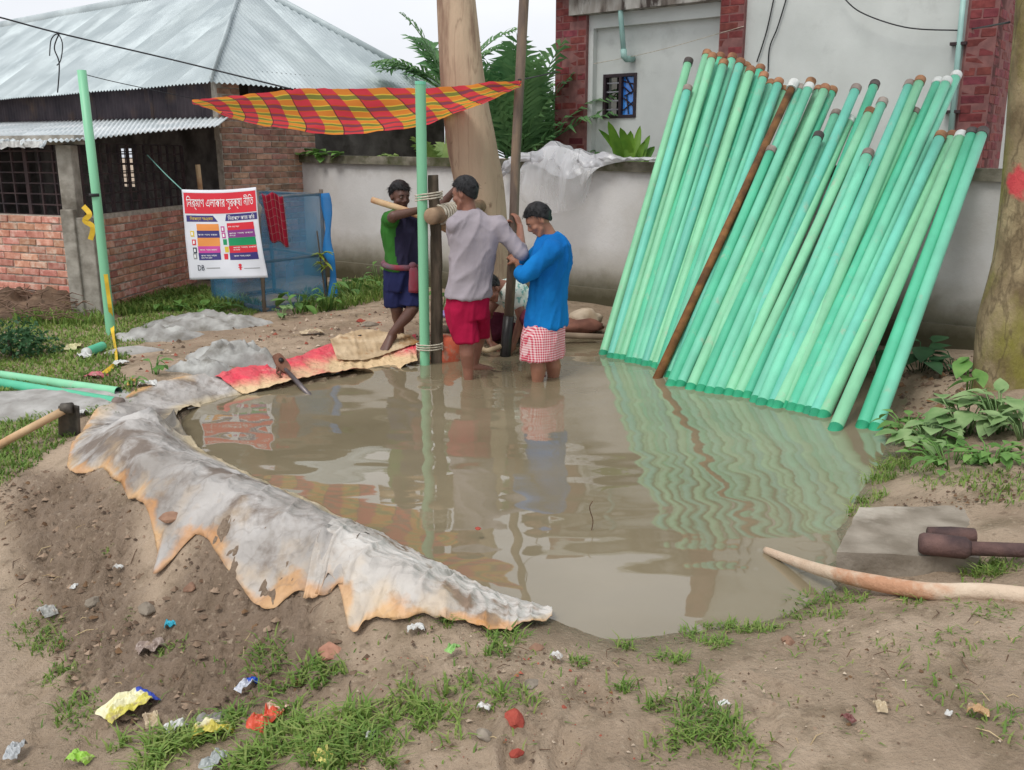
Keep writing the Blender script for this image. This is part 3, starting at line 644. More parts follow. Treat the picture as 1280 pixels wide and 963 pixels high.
# ------------------------------------------------------------------ grey house behind the wall
OFF = 2.5
Hp = W0-Wn*OFF
def hs(u, v): p = DP(u, v, Hp, Wn); return (p-Hp).dot(Wd), p.z
hang = math.atan2(Wd.y, Wd.x); HM = Matrix.Rotation(hang, 3, 'Z')
sA, sB = hs(697, 100)[0], hs(735, 100)[0]; sC, sD_ = hs(901, 60)[0], hs(931, 60)[0]; sE, sF = hs(1207, 80)[0], hs(1243, 80)[0]
ghouse = empty('plastered_house', tuple(Hp+Wd*sC+V(0, 0, .1)), 'grey plastered house with maroon brick pilasters behind the boundary wall', 'house')
def hbox(nm, s0, s1, z0, z1, n0, n1, m, parent=None, bev=0):
    c = Hp+Wd*((s0+s1)/2)+Wn*((n0+n1)/2); return MB().box((c.x, c.y, (z0+z1)/2), (s1-s0, n1-n0, z1-z0), HM).build(nm, m, parent or ghouse, bevel=bev)
zt = 4.0
rl, rz = hs(742, 36)                # recess corner
wsa, wzb = hs(750, 93); wsb, wza = hs(790, 147); wza = hs(752, 148)[1]
rz_ = rz
hbox('wall_panel', sB, rl, .1, rz_, -.3, 0, GREYPLASTER); hbox('lintel', sB, sC, rz_, zt, -.3, 0, GREYPLASTER)
for (s0, s1, z0, z1) in ((rl, wsa, .1, rz_), (wsb, sC, .1, rz_), (wsa, wsb, .1, wza), (wsa, wsb, wzb, rz_)):
    hbox('recess_panel', s0, s1, z0, z1, -.3, -.1, GREYPLASTER)
hbox('wall_panel', sD_, sE, .1, 5.4, -.3, 0, GREYPLASTER)
stain = mat('cornice_stain', S(186, 184, 178), S(120, 112, 104), scale=5, rough=.9, bump=.3, stretch=(1, 1, .3), dirt=S(70, 62, 58), dscale=6, dlo=.5, dhi=.62, world=True)
cz = hs(716, 22)[1]
hbox('cornice', sA+.28, sC+.0, cz, cz+.32, -.3, .16, stain); hbox('roof_slab', sA-.2, sC+.05, cz+.32, cz+.42, -3.5, .3, GREYPLASTER)
def pilaster(s0, s1, z0, z1, nout):
    p0 = Hp+Wd*s0+Wn*nout; p1 = Hp+Wd*s1+Wn*nout
    return brickwork(ghouse, p0, p1, z0, z1, 'maroon', name='pilaster', proud=.05, L_=.24, hh=.093, core=.3, side=1, corem=mat('mortar_grey', S(140, 98, 94), S(118, 82, 80), scale=12, rough=.95))
pilaster(sA, sB, 1.3, 4.3, .06); pilaster(sC, sD_, 1.3, 4.8, .06); pilaster(sE, sF, 1.3, 4.2, .06)
# the corner pilaster returns along the house's right side
q0 = Hp+Wd*sF+Wn*.05; q1 = q0+(-Wn)*.9
q0b = q0+V(0, 0, 0)
brickwork(ghouse, q0-Wn*.012, q1, 1.3, 4.2, 'maroon', name='pilaster', proud=.05, L_=.24, hh=.093, core=.3, side=1, corem=MATS['mortar_grey'])
hbox('roof_slab', sC, sF+.3, 5.4, 5.55, -3.5, .35, GREYPLASTER)
hbox('side_wall', sF-.34, sF-.3, .1, 5.4, -3.5, -.3, GREYPLASTER); hbox('side_wall', sA+.02, sA+.06, .1, cz+.3, -3.5, -.3, GREYPLASTER)
# window: dark frame, barred sash, blue pane
wn = empty('window', tuple(Hp+Wd*((wsa+wsb)/2)+V(0, 0, wza)-Wn*.14)); wn.parent = ghouse; wn.location = ORG[wn]-ORG[ghouse]
FR = mat('window_frame', S(60, 46, 50), S(40, 32, 38), scale=9, rough=.5)
for (s0, s1, z0, z1) in ((wsa, wsa+.04, wza, wzb), (wsb-.04, wsb, wza, wzb), (wsa+.04, wsb-.04, wza, wza+.04), (wsa+.04, wsb-.04, wzb-.04, wzb), ((wsa+wsb)/2-.01, (wsa+wsb)/2+.03, wza+.04, wzb-.04)):
    hbox('frame', s0, s1, z0, z1, -.17, -.08, FR, wn)
for k in range(4):
    z = lerp(wza, wzb, (k+1)/5); hbox('bar', wsa+.04, (wsa+wsb)/2-.01, z-.008, z+.008, -.13, -.115, mat('bar_steel', S(150, 150, 156), rough=.4, metal=.3), wn)
gl = mat('blue_pane', S(70, 150, 236), S(50, 120, 214), scale=3, rough=.06, spec=.8)
hbox('pane', (wsa+wsb)/2+.03, wsb-.04, wza+.04, wzb-.04, -.15, -.14, gl, wn)
pg = MB()                              # ornamental bars over the blue pane
pa, pb = (wsa+wsb)/2+.04, wsb-.05
def wp(s_, z_): return Hp+Wd*s_+Wn*(-.125)+V(0, 0, z_)
for (x0, y0, x1, y1) in ((0, .1, 1, .35), (0, .45, 1, .2), (.1, .5, .9, .62), (0, .75, .7, .55), (.2, 1, .9, .62), (.5, 0, .3, .5), (0, .9, 1, .8)):
    pg.tube([wp(lerp(pa, pb, x0), lerp(wza+.05, wzb-.05, y0)), wp(lerp(pa, pb, x1), lerp(wza+.05, wzb-.05, y1))], .009, 5)
pg.build('pane_grille', FR, wn)
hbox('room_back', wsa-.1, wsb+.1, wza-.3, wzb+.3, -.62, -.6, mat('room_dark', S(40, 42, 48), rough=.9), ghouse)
# down pipes
PVC = mat('pvc_pale', S(160, 196, 188), S(140, 176, 170), scale=4, rough=.45)
def hpt(u, v, n_): p = DP(u, v, Hp+Wn*n_, Wn); return p
dp = empty('drain_pipe', tuple(hpt(780, 70, .12)), 'pale plastic drain pipe with elbow above the small barred window', 'pipe')
MB().tube([hpt(773, -40, .12), hpt(776, 20, .12), hpt(780, 70, .12)], .034, 10).build('pipe', PVC, dp, sm=True)
MB().tube([hpt(779.5, 62, .12), hpt(780, 71, .12), hpt(783, 74, .08), hpt(791, 74, -.09)], .042, 10).build('elbow', PVC, dp, sm=True)
dp = empty('drain_pipe', tuple(hpt(1188, 165, .08)), 'thin pale drain pipe clamped to the wall left of the corner pilaster', 'pipe')
MB().tube([hpt(1208, -40, .08), hpt(1185, 200, .08)], .028, 10).build('pipe', PVC, dp, sm=True)
for v in (55, 140): 
    a_ = hpt(1208-(v+40)*.096, v, .05); MB().box(tuple(a_), (.16, .1, .03), HM).build('clamp', DARKM, dp)
# ------------------------------------------------------------------ trees
def leaf_cloud(mb, c, r, n, size, rnd, flat=.6, wid=.35):
    for _ in range(n):
        d = Vector((rnd.gauss(0, 1), rnd.gauss(0, 1), rnd.gauss(0, 1)*flat)); d.normalize(); p = c+d*(r*rnd.random()**.45)
        ax = Vector((rnd.gauss(0, 1), rnd.gauss(0, 1), rnd.gauss(0, .6)-.5)).normalized(); sd = ax.cross(Vector((rnd.gauss(0, 1), rnd.gauss(0, 1), rnd.gauss(0, 1)))).normalized()
        l_ = size*rnd.uniform(.6, 1.3)
        mb.add([p, p+ax*l_*.5+sd*l_*wid*.5, p+ax*l_, p+ax*l_*.5-sd*l_*wid*.5], [(0, 1, 2, 3)])
def tree(name, label, path, rad, m, leafm, crown_z, seed, nleaf=2600):
    rnd = random.Random(seed); base = Vector(path[0])
    t = empty(name, tuple(base), label, 'tree')
    pts = catmull(path, 40); rr = [lerp(rad[min(int(i/40*(len(rad)-1)), len(rad)-2)], rad[min(int(i/40*(len(rad)-1)), len(rad)-2)+1], i/40*(len(rad)-1)-min(int(i/40*(len(rad)-1)), len(rad)-2)) for i in range(41)]
    mb = MB().tube(pts, rr, 28)
    for i, v in enumerate(mb.v):
        p = Vector(v); k = noise.noise((p.x*3, p.y*3, p.z*1.1))*.016+noise.noise((p.x*9, p.y*9, p.z*3))*.006; c = pts[min(i//28, 40)]; d = (p-c); d.z = 0
        if d.length > 1e-4: p += d.normalized()*k
        mb.v[i] = tuple(p)
    mb.build('trunk', m, t, sm=True)
    top = pts[-1]; cr = MB()
    for k in range(6):
        a = k*1.05+rnd.random(); e = top+Vector((math.cos(a)*rnd.uniform(.8, 1.6), math.sin(a)*rnd.uniform(.8, 1.6), rnd.uniform(.6, 1.8)))
        mid = top.lerp(e, .5)+Vector((0, 0, .25)); st = pts[-1-rnd.randint(0, 5)]
        MB().tube(catmull([st, mid, e], 8), [rr[-1]*.6*(1-i/10) for i in range(9)], 8).build('limb', m, t, sm=True)
        for q in range(4): leaf_cloud(cr, mid.lerp(e, rnd.random()*1.2)+Vector((rnd.gauss(0, .3), rnd.gauss(0, .3), rnd.gauss(0, .3))), rnd.uniform(.4, .8), nleaf//24, .17, rnd)
    cr.build('crown', leafm, t)
    return t
LEAF = mat('leaf_green', S(78, 118, 62), S(50, 86, 44), scale=3, rough=.6, trans=.3, world=True)
EUC = mat('eucalyptus_bark', S(196, 172, 146), S(166, 142, 120), scale=3.2, stretch=(1, 1, .2), rough=.85, bump=1.4, bscale=18, dirt=S(138, 112, 94), dscale=2.8, dlo=.52, dhi=.62, detail=9)
ge = node(EUC, 'NewGeometry'); nn_ = node(EUC, 'TexNoise'); nn_.inputs['Scale'].default_value = 9; nn_.inputs['Detail'].default_value = 3; link(EUC, ge.outputs['Position'], nn_.inputs['Vector'])
rr_ = node(EUC, 'MapRange'); rr_.inputs[1].default_value = .68; rr_.inputs[2].default_value = .74; rr_.inputs[4].default_value = .7; link(EUC, nn_.outputs[0], rr_.inputs[0]); overlay(EUC, rr_.outputs[0], S(110, 84, 66))
b0 = G(606, 420); y_ = b0.y
path = [V(b0.x, y_, -.1), D(608, 400, y_), D(606, 320, y_), D(600, 240, y_), D(591, 190, y_), D(579, 100, y_), D(570, 0, y_), D(566, -110, y_+.05), D(570, -300, y_+.2), D(566, -520, y_+.35)]
tree('eucalyptus_tree', 'tall smooth pale trunked tree standing behind the drill pole', path, [.30, .26, .24, .235, .235, .205, .17, .155, .13, .09], EUC, LEAF, 0, 3)
MOSS = mat('mossy_bark', S(160, 144, 112), S(110, 94, 70), scale=6, rough=.95, bump=1.6, bscale=26, dirt=S(128, 124, 58), dscale=2.2, dlo=.44, dhi=.62, detail=9, stretch=(1, 1, .6))
creaselines(MOSS, 5, S(84, 72, 54), .6, .03, (1, 1, .35)); creaselines(EUC, 4, S(132, 108, 90), .5, .016, (1, 1, .12))
# smear of red paint on its bark
y_ = 6.15; rp_ = D(1268, 229, y_-.13); ge = node(MOSS, 'NewGeometry'); sb = node(MOSS, 'VectorMath'); sb.operation = 'DISTANCE'; sb.inputs[1].default_value = rp_; link(MOSS, ge.outputs['Position'], sb.inputs[0])
nn_ = node(MOSS, 'TexNoise'); nn_.inputs['Scale'].default_value = 14; link(MOSS, ge.outputs['Position'], nn_.inputs['Vector']); ma = node(MOSS, 'Math'); ma.operation = 'MULTIPLY_ADD'; ma.inputs[1].default_value = .12; link(MOSS, nn_.outputs[0], ma.inputs[0]); link(MOSS, sb.outputs['Value'], ma.inputs[2])
mr = node(MOSS, 'MapRange'); mr.inputs[1].default_value = .15; mr.inputs[2].default_value = .18; mr.inputs[3].default_value = .85; mr.inputs[4].default_value = 0; link(MOSS, ma.outputs[0], mr.inputs[0]); overlay(MOSS, mr.outputs[0], S(206, 66, 78))
b0 = G(1258, 508)
path = [D(1256, 530, y_), D(1257, 480, y_), D(1262, 400, y_), D(1276, 320, y_), D(1284, 230, y_), D(1291, 100, y_), D(1300, 0, y_), D(1306, -150, y_), D(1310, -420, y_), D(1316, -700, y_)]
tree('mossy_tree', 'mossy leaning tree trunk with a red paint mark at the right edge', path, [.23, .21, .20, .165, .15, .145, .14, .13, .11, .07], MOSS, LEAF, 0, 8)

# ------------------------------------------------------------------ palms behind the wall
def frond(mb, base, az, el, ln, nl, lw, droop, rnd, lf=.5, spread=.9):
    d = Vector((math.sin(az)*math.cos(el), math.cos(az)*math.cos(el), math.sin(el))); pts = []
    p = Vector(base); n = 12
    for i in range(n+1):
        pts.append(p.copy()); dd = d.copy(); dd.z -= droop*(i/n)**1.5; dd.normalize(); p = p+dd*(ln/n)
    mb.tube(pts, [lerp(.014, .004, i/n) for i in range(n+1)], 5)
    for k in range(nl):
        t = .18+.8*k/nl; x = t*n; i = min(int(x), n-1); q = pts[i].lerp(pts[i+1], x-i); tg = (pts[i+1]-pts[i]).normalized()
        sd0 = tg.cross(Vector((0, 0, 1)))
        if sd0.length < .05: sd0 = Vector((1, 0, 0))
        sd0.normalize(); upv = sd0.cross(tg).normalized()
        for s_ in (-1, 1):
            l_ = lf*(math.sin(math.pi*min(1, t*.85+.15))**.6)*rnd.uniform(.85, 1.1)
            o = (tg*(1.1-.5*spread)+sd0*s_*spread+upv*rnd.uniform(.05, .35)).normalized(); e1 = q+o*l_*.5; e2 = q+o*l_+Vector((0, 0, -l_*rnd.uniform(.15, .4)))
            wv = o.cross(upv).normalized()*lw
            mb.add([q-wv*.4, q+wv*.4, e1+wv, e1-wv, e2], [(0, 1, 2, 3), (3, 2, 4)])
PALM = mat('palm_green', S(120, 160, 104), S(78, 122, 76), scale=2, rough=.5, trans=.35, orand=.12, world=True)
PALMY = mat('palm_yellow', S(150, 166, 96), S(104, 138, 72), scale=2, rough=.5, trans=.35, world=True)
def palm(px, py, Y, zb, n, ln, label, m, seed, lf=.45, spread=.9, els=(.5, 1.4), stem=True, az0=None, lw=.032, nl=17, droop=.75):
    rnd = random.Random(seed); b = D(px, py, Y); t = empty('palm', (b.x, b.y, .1), label, 'palm', None)
    if stem:
        for k in range(3): 
            a = b+Vector((rnd.gauss(0, .12), rnd.gauss(0, .12), 0)); MB().tube([(a.x, a.y, .05), (a.x, a.y, (zb+.1)/2), tuple(Vector((b.x, b.y, zb)).lerp(a, .3).xy)+(zb,)], [.045, .04, .03], 8).build('stem', mat('palm_stem', S(140, 150, 96), S(100, 110, 70), scale=6, rough=.7), t, sm=True)
    for k in range(n):
        mb = MB(); az = (az0[k % len(az0)]+rnd.gauss(0, .12)) if az0 else 2*math.pi*k/n+rnd.gauss(0, .3); el = rnd.uniform(*els)
        frond(mb, (b.x+rnd.gauss(0, .05), b.y+rnd.gauss(0, .05), zb), az, el, ln*rnd.uniform(.8, 1.1), nl, lw, droop, rnd, lf, spread); mb.build('frond', m, t)
    return t
palm(645, 190, 13.2, 1.5, 18, 1.75, 'dense dark green palm clump behind the wall, right of the pale trunk', PALM, 1, els=(.6, 1.45), lf=.62)
palm(690, 190, 14.2, 1.3, 16, 1.7, 'feathery palm clump behind the wall beside the maroon pilaster', PALM, 2, els=(.5, 1.4))
palm(612, 190, 14.6, 2.0, 16, 1.6, 'taller palm whose fronds rise above the checked cloth behind the pale trunk', PALM, 3, els=(.4, 1.4))
palm(562, 150, 13.6, 2.6, 8, 1.25, 'palm whose stiff frond shows left of the pale trunk top', PALM, 4, els=(.5, 1.2), az0=[-1.1, -1.5, -.7, 1.2, 1.6, -1.9], lf=.4)
palm(545, 195, 12.4, 1.25, 10, .85, 'low yellow green palm behind the wall between green post and pale trunk', PALMY, 5, els=(.5, 1.3), lf=.34, nl=16)
# broad leaved young coconut palm
b = D(790, 196, 9.95); t = empty('coconut_seedling', (b.x, b.y, 1.2), 'young coconut palm with stiff undivided leaves below the small window', 'palm')
COCO = mat('coconut_leaf', S(112, 150, 52), S(74, 118, 36), scale=5, rough=.45, trans=.3, world=True)
rnd = random.Random(4)
for k, (tx, ty) in enumerate([(748, 150), (760, 140), (800, 146), (775, 148), (812, 158), (788, 152), (818, 172), (806, 165), (770, 162)]):
    e = D(tx, ty, 9.95+rnd.uniform(-.2, .35)); a = b+V(rnd.gauss(0, .04), rnd.gauss(0, .04), -.25); d = e-a; sd = d.cross(V(.2, 1, .1)).normalized()
    mb = MB(); n = 8; w_ = rnd.uniform(.035, .06)
    def f(u, v_): 
        wv = w_*math.sin(math.pi*min(1, u*.86+.12))**.7*(1 if u < .97 else .3); return a+d*u+V(0, -.02, -.10*u*u+.04*math.sin(u*3))+sd*((v_-.5)*2*wv)+V(0, -.02, 0)*abs(v_-.5)*2
    mb.grid(f, n, 2); mb.build('leaf', COCO, t, sm=True)

# ------------------------------------------------------------------ stack of green casing pipes leaning on the wall
PIPES = [(755,443,861,75,'d'),(765,446,860,109,'g'),(772,447,884,65,'b'),(780,449,891,69,'b'),(787,451,901,69,'b'),(794,452,905,77,'b'),(801,454,916,70,'b'),(808,455,926,76,'b'),(814,457,933,81,'b'),(820,459,939,86,'b'),(826,461,951,84,'b'),(832,464,955,93,'b'),(837,470,964,103,'b'),(843,472,974,101,'b'),(850,474,980,111,'b'),
 (822,472,993,103,'R'),(839,480,965,186,'g'),(846,478,1001,109,'g'),(851,482,1012,107,'w'),(858,478,1014,101,'b'),(864,484,1024,111,'b'),(871,483,1032,109,'b'),(877,486,1041,112,'b'),(888,489,1024,168,'d'),(899,490,1046,141,'g'),(905,488,1071,109,'g'),(912,493,1063,148,'w'),(924,495,1088,138,'b'),(935,496,1094,104,'d'),(945,500,1104,126,'g'),(953,504,1086,190,'g'),(966,505,1138,104,'g'),(973,508,1144,139,'g'),(981,508,1151,99,'b'),(991,511,1173,101,'w'),(1001,513,1184,100,'w'),(1012,515,1196,93,'w'),(1019,517,1177,168,'b'),(1030,519,1191,168,'b'),(1044,535,1202,168,'w'),(1078,533,1216,164,'d'),(1095,535,1229,163,'d')]
GREENS = [mat('pipe_green_%s' % n, c, tuple(x*.84 for x in c), scale=5, stretch=(1, 1, .12), rough=.45, orand=.08, dirt=S(158, 176, 150), dscale=9, dlo=.6, dhi=.8, detail=4, spec=.45) for n, c in (('mint', S(116, 200, 168)), ('jade', S(86, 188, 150)), ('pale', S(134, 202, 160)), ('aqua', S(110, 198, 174)))]
TONE = ['mint green', 'jade green', 'pale leaf green', 'aqua green']
FOOT = mat('pipe_foot', S(54, 168, 122), S(44, 140, 104), scale=3, rough=.4)
RUSTP = mat('rust_pipe', S(140, 98, 58), S(98, 66, 42), scale=7, rough=.85, bump=.4, bscale=40, dirt=S(70, 50, 36), dscale=5)
CAPM = {'b': (mat('cap_brown', S(160, 118, 84), S(120, 84, 60), scale=10, rough=.7, orand=.15), 'brown'), 'd': (mat('cap_dark', S(92, 84, 80), S(66, 60, 58), scale=10, rough=.6, orand=.1), 'dark'), 'g': (mat('cap_grey', S(158, 146, 138), S(122, 108, 100), scale=10, rough=.7, orand=.12), 'grey'), 'w': (mat('cap_white', S(214, 216, 212), S(182, 186, 182), scale=10, rough=.5), 'white')}
order = sorted(range(len(PIPES)), key=lambda i: PIPES[i][2])
ORD = 'first second third fourth fifth sixth seventh eighth ninth tenth eleventh twelfth thirteenth fourteenth fifteenth sixteenth seventeenth eighteenth nineteenth twentieth'.split()
def ordinal(k): return (ORD[k]+' from the left') if k < 20 else None
TENS = ['twenty', 'thirty', 'forty']
def ordw(k):            # k from 0
    k += 1
    if k <= 20: return ORD[k-1]
    if k % 10 == 0: return {30: 'thirtieth', 40: 'fortieth'}[k]
    return TENS[k//10-2]+'-'+ORD[k % 10-1]
PR = .044
cam_o = V(0, 0, H)
edge0 = W0+Wn*.05; 
for i, (bx, by, tx, ty, c) in enumerate(PIPES):
    lay = (i % 2)*.75*PR*2
    if c == 'R' or i in (16, 18, 23, 30, 39, 40, 41): lay = .11
    B = P(bx+random.uniform(-.6, .6), by+random.uniform(-1.2, 1.2), 0)
    # contact with the coping: the plane through eye, foot and head cuts the line of the wall's top edge
    nrm = ray(bx, by).cross(ray(tx, ty)); e0 = edge0+Wn*(PR+lay)+V(0, 0, wz(0)+PR*.3+lay*.5); ed = Wd*9+V(0, 0, wz(9)-wz(0)); tt = (cam_o-e0).dot(nrm)/ed.dot(nrm); C = e0+ed*tt
    d = (C-B); 
    # head: closest point of the foot-contact line to the ray of the head
    rt = ray(tx, ty).normalized(); dn = d.normalized(); w0 = B-cam_o; b_ = dn.dot(rt); dd = dn.dot(w0); ee = rt.dot(w0); sT = (b_*ee-dd)/(1-b_*b_)
    T = B+dn*sT; foot = B-dn*(.28)
    k = order.index(i)
    if c == 'R':
        o = empty('rusty_pipe', tuple(foot), 'thin rusty brown iron pipe with a silver cap leaning across the green pipes', 'pipe')
        MB().tube([foot, T-dn*.1], .036, 14).build('tube', RUSTP, o, sm=True); MB().tube([T-dn*.1, T], .05, 14).build('cap', CAPM['w'][0], o, sm=False); continue
    g = (i*7+i//3) % 4 if i not in (0,) else 2
    gm = GREENS[g]; cm, cn = CAPM[c]
    o = empty('casing_pipe', tuple(foot), '%s leaning pipe with %s cap, %s from the left by its top' % (TONE[g], cn, ordw(k)), 'pipe', 'green casing pipes leaning on the wall')
    r_ = PR*random.uniform(.97, 1.02)
    sag = V(0, 0, -.012*sT/4)
    MB().tube([foot, B+dn*.02]+[B+dn*(sT*q/6)+sag*math.sin(math.pi*q/6) for q in range(1, 6)]+[T-dn*.07], r_, 18).build('tube', gm, o, sm=True)
    MB().tube([B-dn*.2, B+dn*.015], r_*1.03, 18).build('socket_foot', FOOT, o, sm=True)
    MB().tube([T-dn*.075, T-dn*.07, T-dn*.005, T], [r_*.9, r_*1.12, r_*1.12, r_*.95], 18).build('cap', cm, o, sm=False)

# ------------------------------------------------------------------ posts, lever and drill pole
ROPE = mat('rope_white', S(208, 200, 184), S(168, 158, 140), scale=30, rough=.95, bump=.5, bscale=120)
WOOD = mat('post_wood', S(112, 98, 84), S(76, 66, 56), scale=5, stretch=(3, 3, .6), rough=.9, bump=.6, bscale=40, dirt=S(60, 54, 46), dscale=4)
BAMBOO = mat('pale_timber', S(206, 178, 140), S(178, 146, 112), scale=4, rough=.75, bump=.25, bscale=30, dirt=S(170, 120, 84), dscale=3)
gp = P(531, 456, 0); 
t = empty('green_post', (gp.x, gp.y, -.2), 'upright green plastic pipe post tied to the timber post at the water edge', 'post')
YP = gp.y
MB().tube([(gp.x, YP, -.2), tuple(D(525.5, 103, YP))], .042, 18, caps=False).build('tube', GREENS[2], t, sm=True)
MB().tube([D(525.5, 106, YP), D(525.5, 102, YP)], [.044, .044], 18).build('rim', GREENS[0], t)
tp = V(D(545, 450, YP+.1).x, YP+.1, -.25)
t = empty('timber_post', tuple(tp), 'dark weathered timber post standing beside the upright green pipe', 'post')
mb = MB().tube(catmull([tp, D(546, 400, YP+.1), D(545, 300, YP+.1), D(541, 219, YP+.1)], 20), [.056, .055]+[.054-.0005*i for i in range(19)], 14)
for i, v in enumerate(mb.v): p = Vector(v); mb.v[i] = tuple(p+V(noise.noise(p*6), noise.noise(p*6+V(9, 0, 0)), 0)*.010)
mb.build('trunk', WOOD, t, sm=True)
def lash(name, label, cu, cv, Y, rx, ry, turns, r=.008, pitch=.02, tilt=0):
    c = D(cu, cv, Y); pts = []
    for i in range(turns*20+1):
        a = 2*math.pi*i/20; pts.append(c+V(math.cos(a)*rx, math.sin(a)*ry, pitch*(i/20-turns/2)+tilt*math.cos(a)+.004*noise.noise((i*.4, 0, 0))))
    o = MB().tube(pts, r, 6).build(name, ROPE, None, sm=True); tag(o, label, 'rope'); return o
lash('rope_lashing', 'white rope wound round both posts just above the lashed log', 536, 246, YP+.05, .11, .105, 3, r=.0065, tilt=.012)
lash('rope_lashing', 'grey rope wound round both posts just above the water', 537, 433, YP+.05, .11, .105, 3, r=.006)
# lashed cross log and lever
lg0, lg1 = D(538, 271, YP-.10), D(600, 258, YP+1.05)
t = empty('cross_log', tuple(lg0), 'short thick round log lashed across the posts with rope', 'log')
MB().tube([lg0, lg0.lerp(lg1, .02), lg0.lerp(lg1, .5), lg1], [.058, .068, .066, .06], 18).build('log', mat('log_wood', S(168, 142, 116), S(120, 98, 78), scale=6, rough=.9, bump=.5, bscale=30), t, sm=True)
cpts = []; dl_ = (lg1-lg0).normalized(); sx_ = dl_.cross(V(0, 0, 1)).normalized(); up_ = sx_.cross(dl_)
for i in range(9*16): a = 2*math.pi*i/16; cpts.append(lg0+dl_*(.16+.5*i/(9*16))+sx_*math.cos(a)*.076+up_*math.sin(a)*.076)
MB().tube(cpts, .010, 6).build('rope', ROPE, t, sm=True)
lv = [D(465, 250, YP+.42), D(520, 268, YP+.30), D(560, 287, YP+.2), D(592, 302, YP+.16)]
o = MB().tube(catmull(lv, 20), [.026+.012*i/20 for i in range(21)], 14).build('lever_pole', BAMBOO, None, sm=True); tag(o, 'long pale bamboo lever pole that the green shirted man leans on', 'pole')
dpY = P(632, 446, 0).y+.02
db = V(D(631, 446, dpY).x, dpY, -.2)
t = empty('drill_pole', tuple(db), 'tall brown steel drill pole held upright by the workers', 'pole')
blk = D(636, 395, dpY)
STEEL = mat('drill_steel', S(120, 104, 92), S(88, 74, 66), scale=5, stretch=(2, 2, .4), rough=.55, bump=.2, dirt=S(150, 126, 100), dscale=3)
WETM = mat('drill_wet', S(52, 48, 44), S(34, 32, 32), scale=8, rough=.35)
MB().tube([db, D(632, 437, dpY), blk], .048, 16).build('wet_end', WETM, t, sm=True)
MB().tube([blk, D(641, 318, dpY), D(645, 190, dpY), D(655, 0, dpY), D(664, -170, dpY)], [.042, .041, .040, .040, .040], 16).build('shaft', STEEL, t, sm=True)

# left green pole with yellow strap
lp = G(139, 418); LY = lp.y
t = empty('green_pole', tuple(lp), 'tall leaning green pole on the grass in front of the brick porch', 'pole')
MB().tube([lp-V(0, 0, .15), lp, D(121, 250, LY), D(102, 88, LY)], [.044, .043, .04, .038], 16).build('tube', GREENS[2], t, sm=True)
MB().tube([D(118.5, 246, LY-.01), D(118.0, 242, LY-.01)], .047, 16).build('band', mat('black_band', S(50, 50, 52), rough=.7), t, sm=True)
YEL = mat('yellow_tape', S(226, 190, 60), S(196, 158, 40), scale=9, rough=.6)
def ribbon(pts, w_, up=V(0, 0, 1), n=40):
    p = catmull(pts, n); mb = MB(); 
    for i, q in enumerate(p):
        d = (p[min(i+1, n)]-p[max(i-1, 0)]).normalized(); sd = d.cross(V(.2, -1, .15)).normalized(); tw = noise.noise((i*.25, 3, 1)); sd = (sd+V(0, 0, 1)*tw*.4).normalized()
        mb.v += [tuple(q-sd*w_/2), tuple(q+sd*w_/2)]
    for i in range(n): mb.f.append((i*2, i*2+1, i*2+3, i*2+2)); mb.m.append(0)
    return mb
o = ribbon([D(132, 343, LY-.05), D(137, 380, LY-.06), D(141, 415, LY-.1), G(146, 455, .03), G(140, 462, .02), G(130, 470, .02)], .035).build('yellow_strap', YEL, None, thick=.003); tag(o, 'yellow strap hanging down the leaning green pole', 'strap')
o = ribbon([D(104, 258, Cc.y-.16), D(112, 268, Cc.y-.2), D(106, 276, Cc.y-.2), D(116, 284, Cc.y-.2), D(113, 300, Cc.y-.2)], .05, n=24).build('yellow_cloth', YEL, None, thick=.003); tag(o, 'yellow tape knotted on the concrete porch column', 'tape')
# two pipes lying on the grass, a short offcut
def GC(u, v, r):                     # centre of a round thing lying on the ground, seen at a pixel
    z = .1
    for _ in range(6): p = P(u, v, z+r); z = gz(p.x, p.y)
    return Vector((p.x, p.y, z+r))
def lying(u0, v0, u1, v1, gm, label, r=.05, cap=None, ext=1.0):
    a, b = GC(u0, v0, r), GC(u1, v1, r); d = (a-b); a2 = b+d*ext; a2.z = max(a2.z, gz(a2.x, a2.y)+r*.6)
    t = empty('green_pipe', tuple(b-V(0, 0, r)), label, 'pipe')
    MB().tube([a2, a2.lerp(b, .5), b], r, 16, caps=False).build('tube', gm, t, sm=True)
    MB().tube([b.lerp(a2, .03), b], r*.86, 16, caps=False).build('bore', mat('pipe_bore', S(70, 110, 92), S(50, 86, 74), rough=.6), t, sm=True)
    if cap: MB().tube([b.lerp(a2, .06 if ext == 1 else .02), b-d.normalized()*.01], r*1.05, 16).build('cap', cap, t, sm=True)
    return t
lying(0, 469, 148, 490, GREENS[2], 'pale green pipe lying on the grass, the farther of two', .034, ext=1.7)
lying(0, 479, 150, 504, GREENS[1], 'jade green pipe with grey end lying on the grass, the nearer of two', .036, CAPM['g'][0], ext=1.7)
lying(128, 433, 108, 441, GREENS[1], 'short green pipe offcut lying on the grass near the leaning pole', .04, CAPM['w'][0])
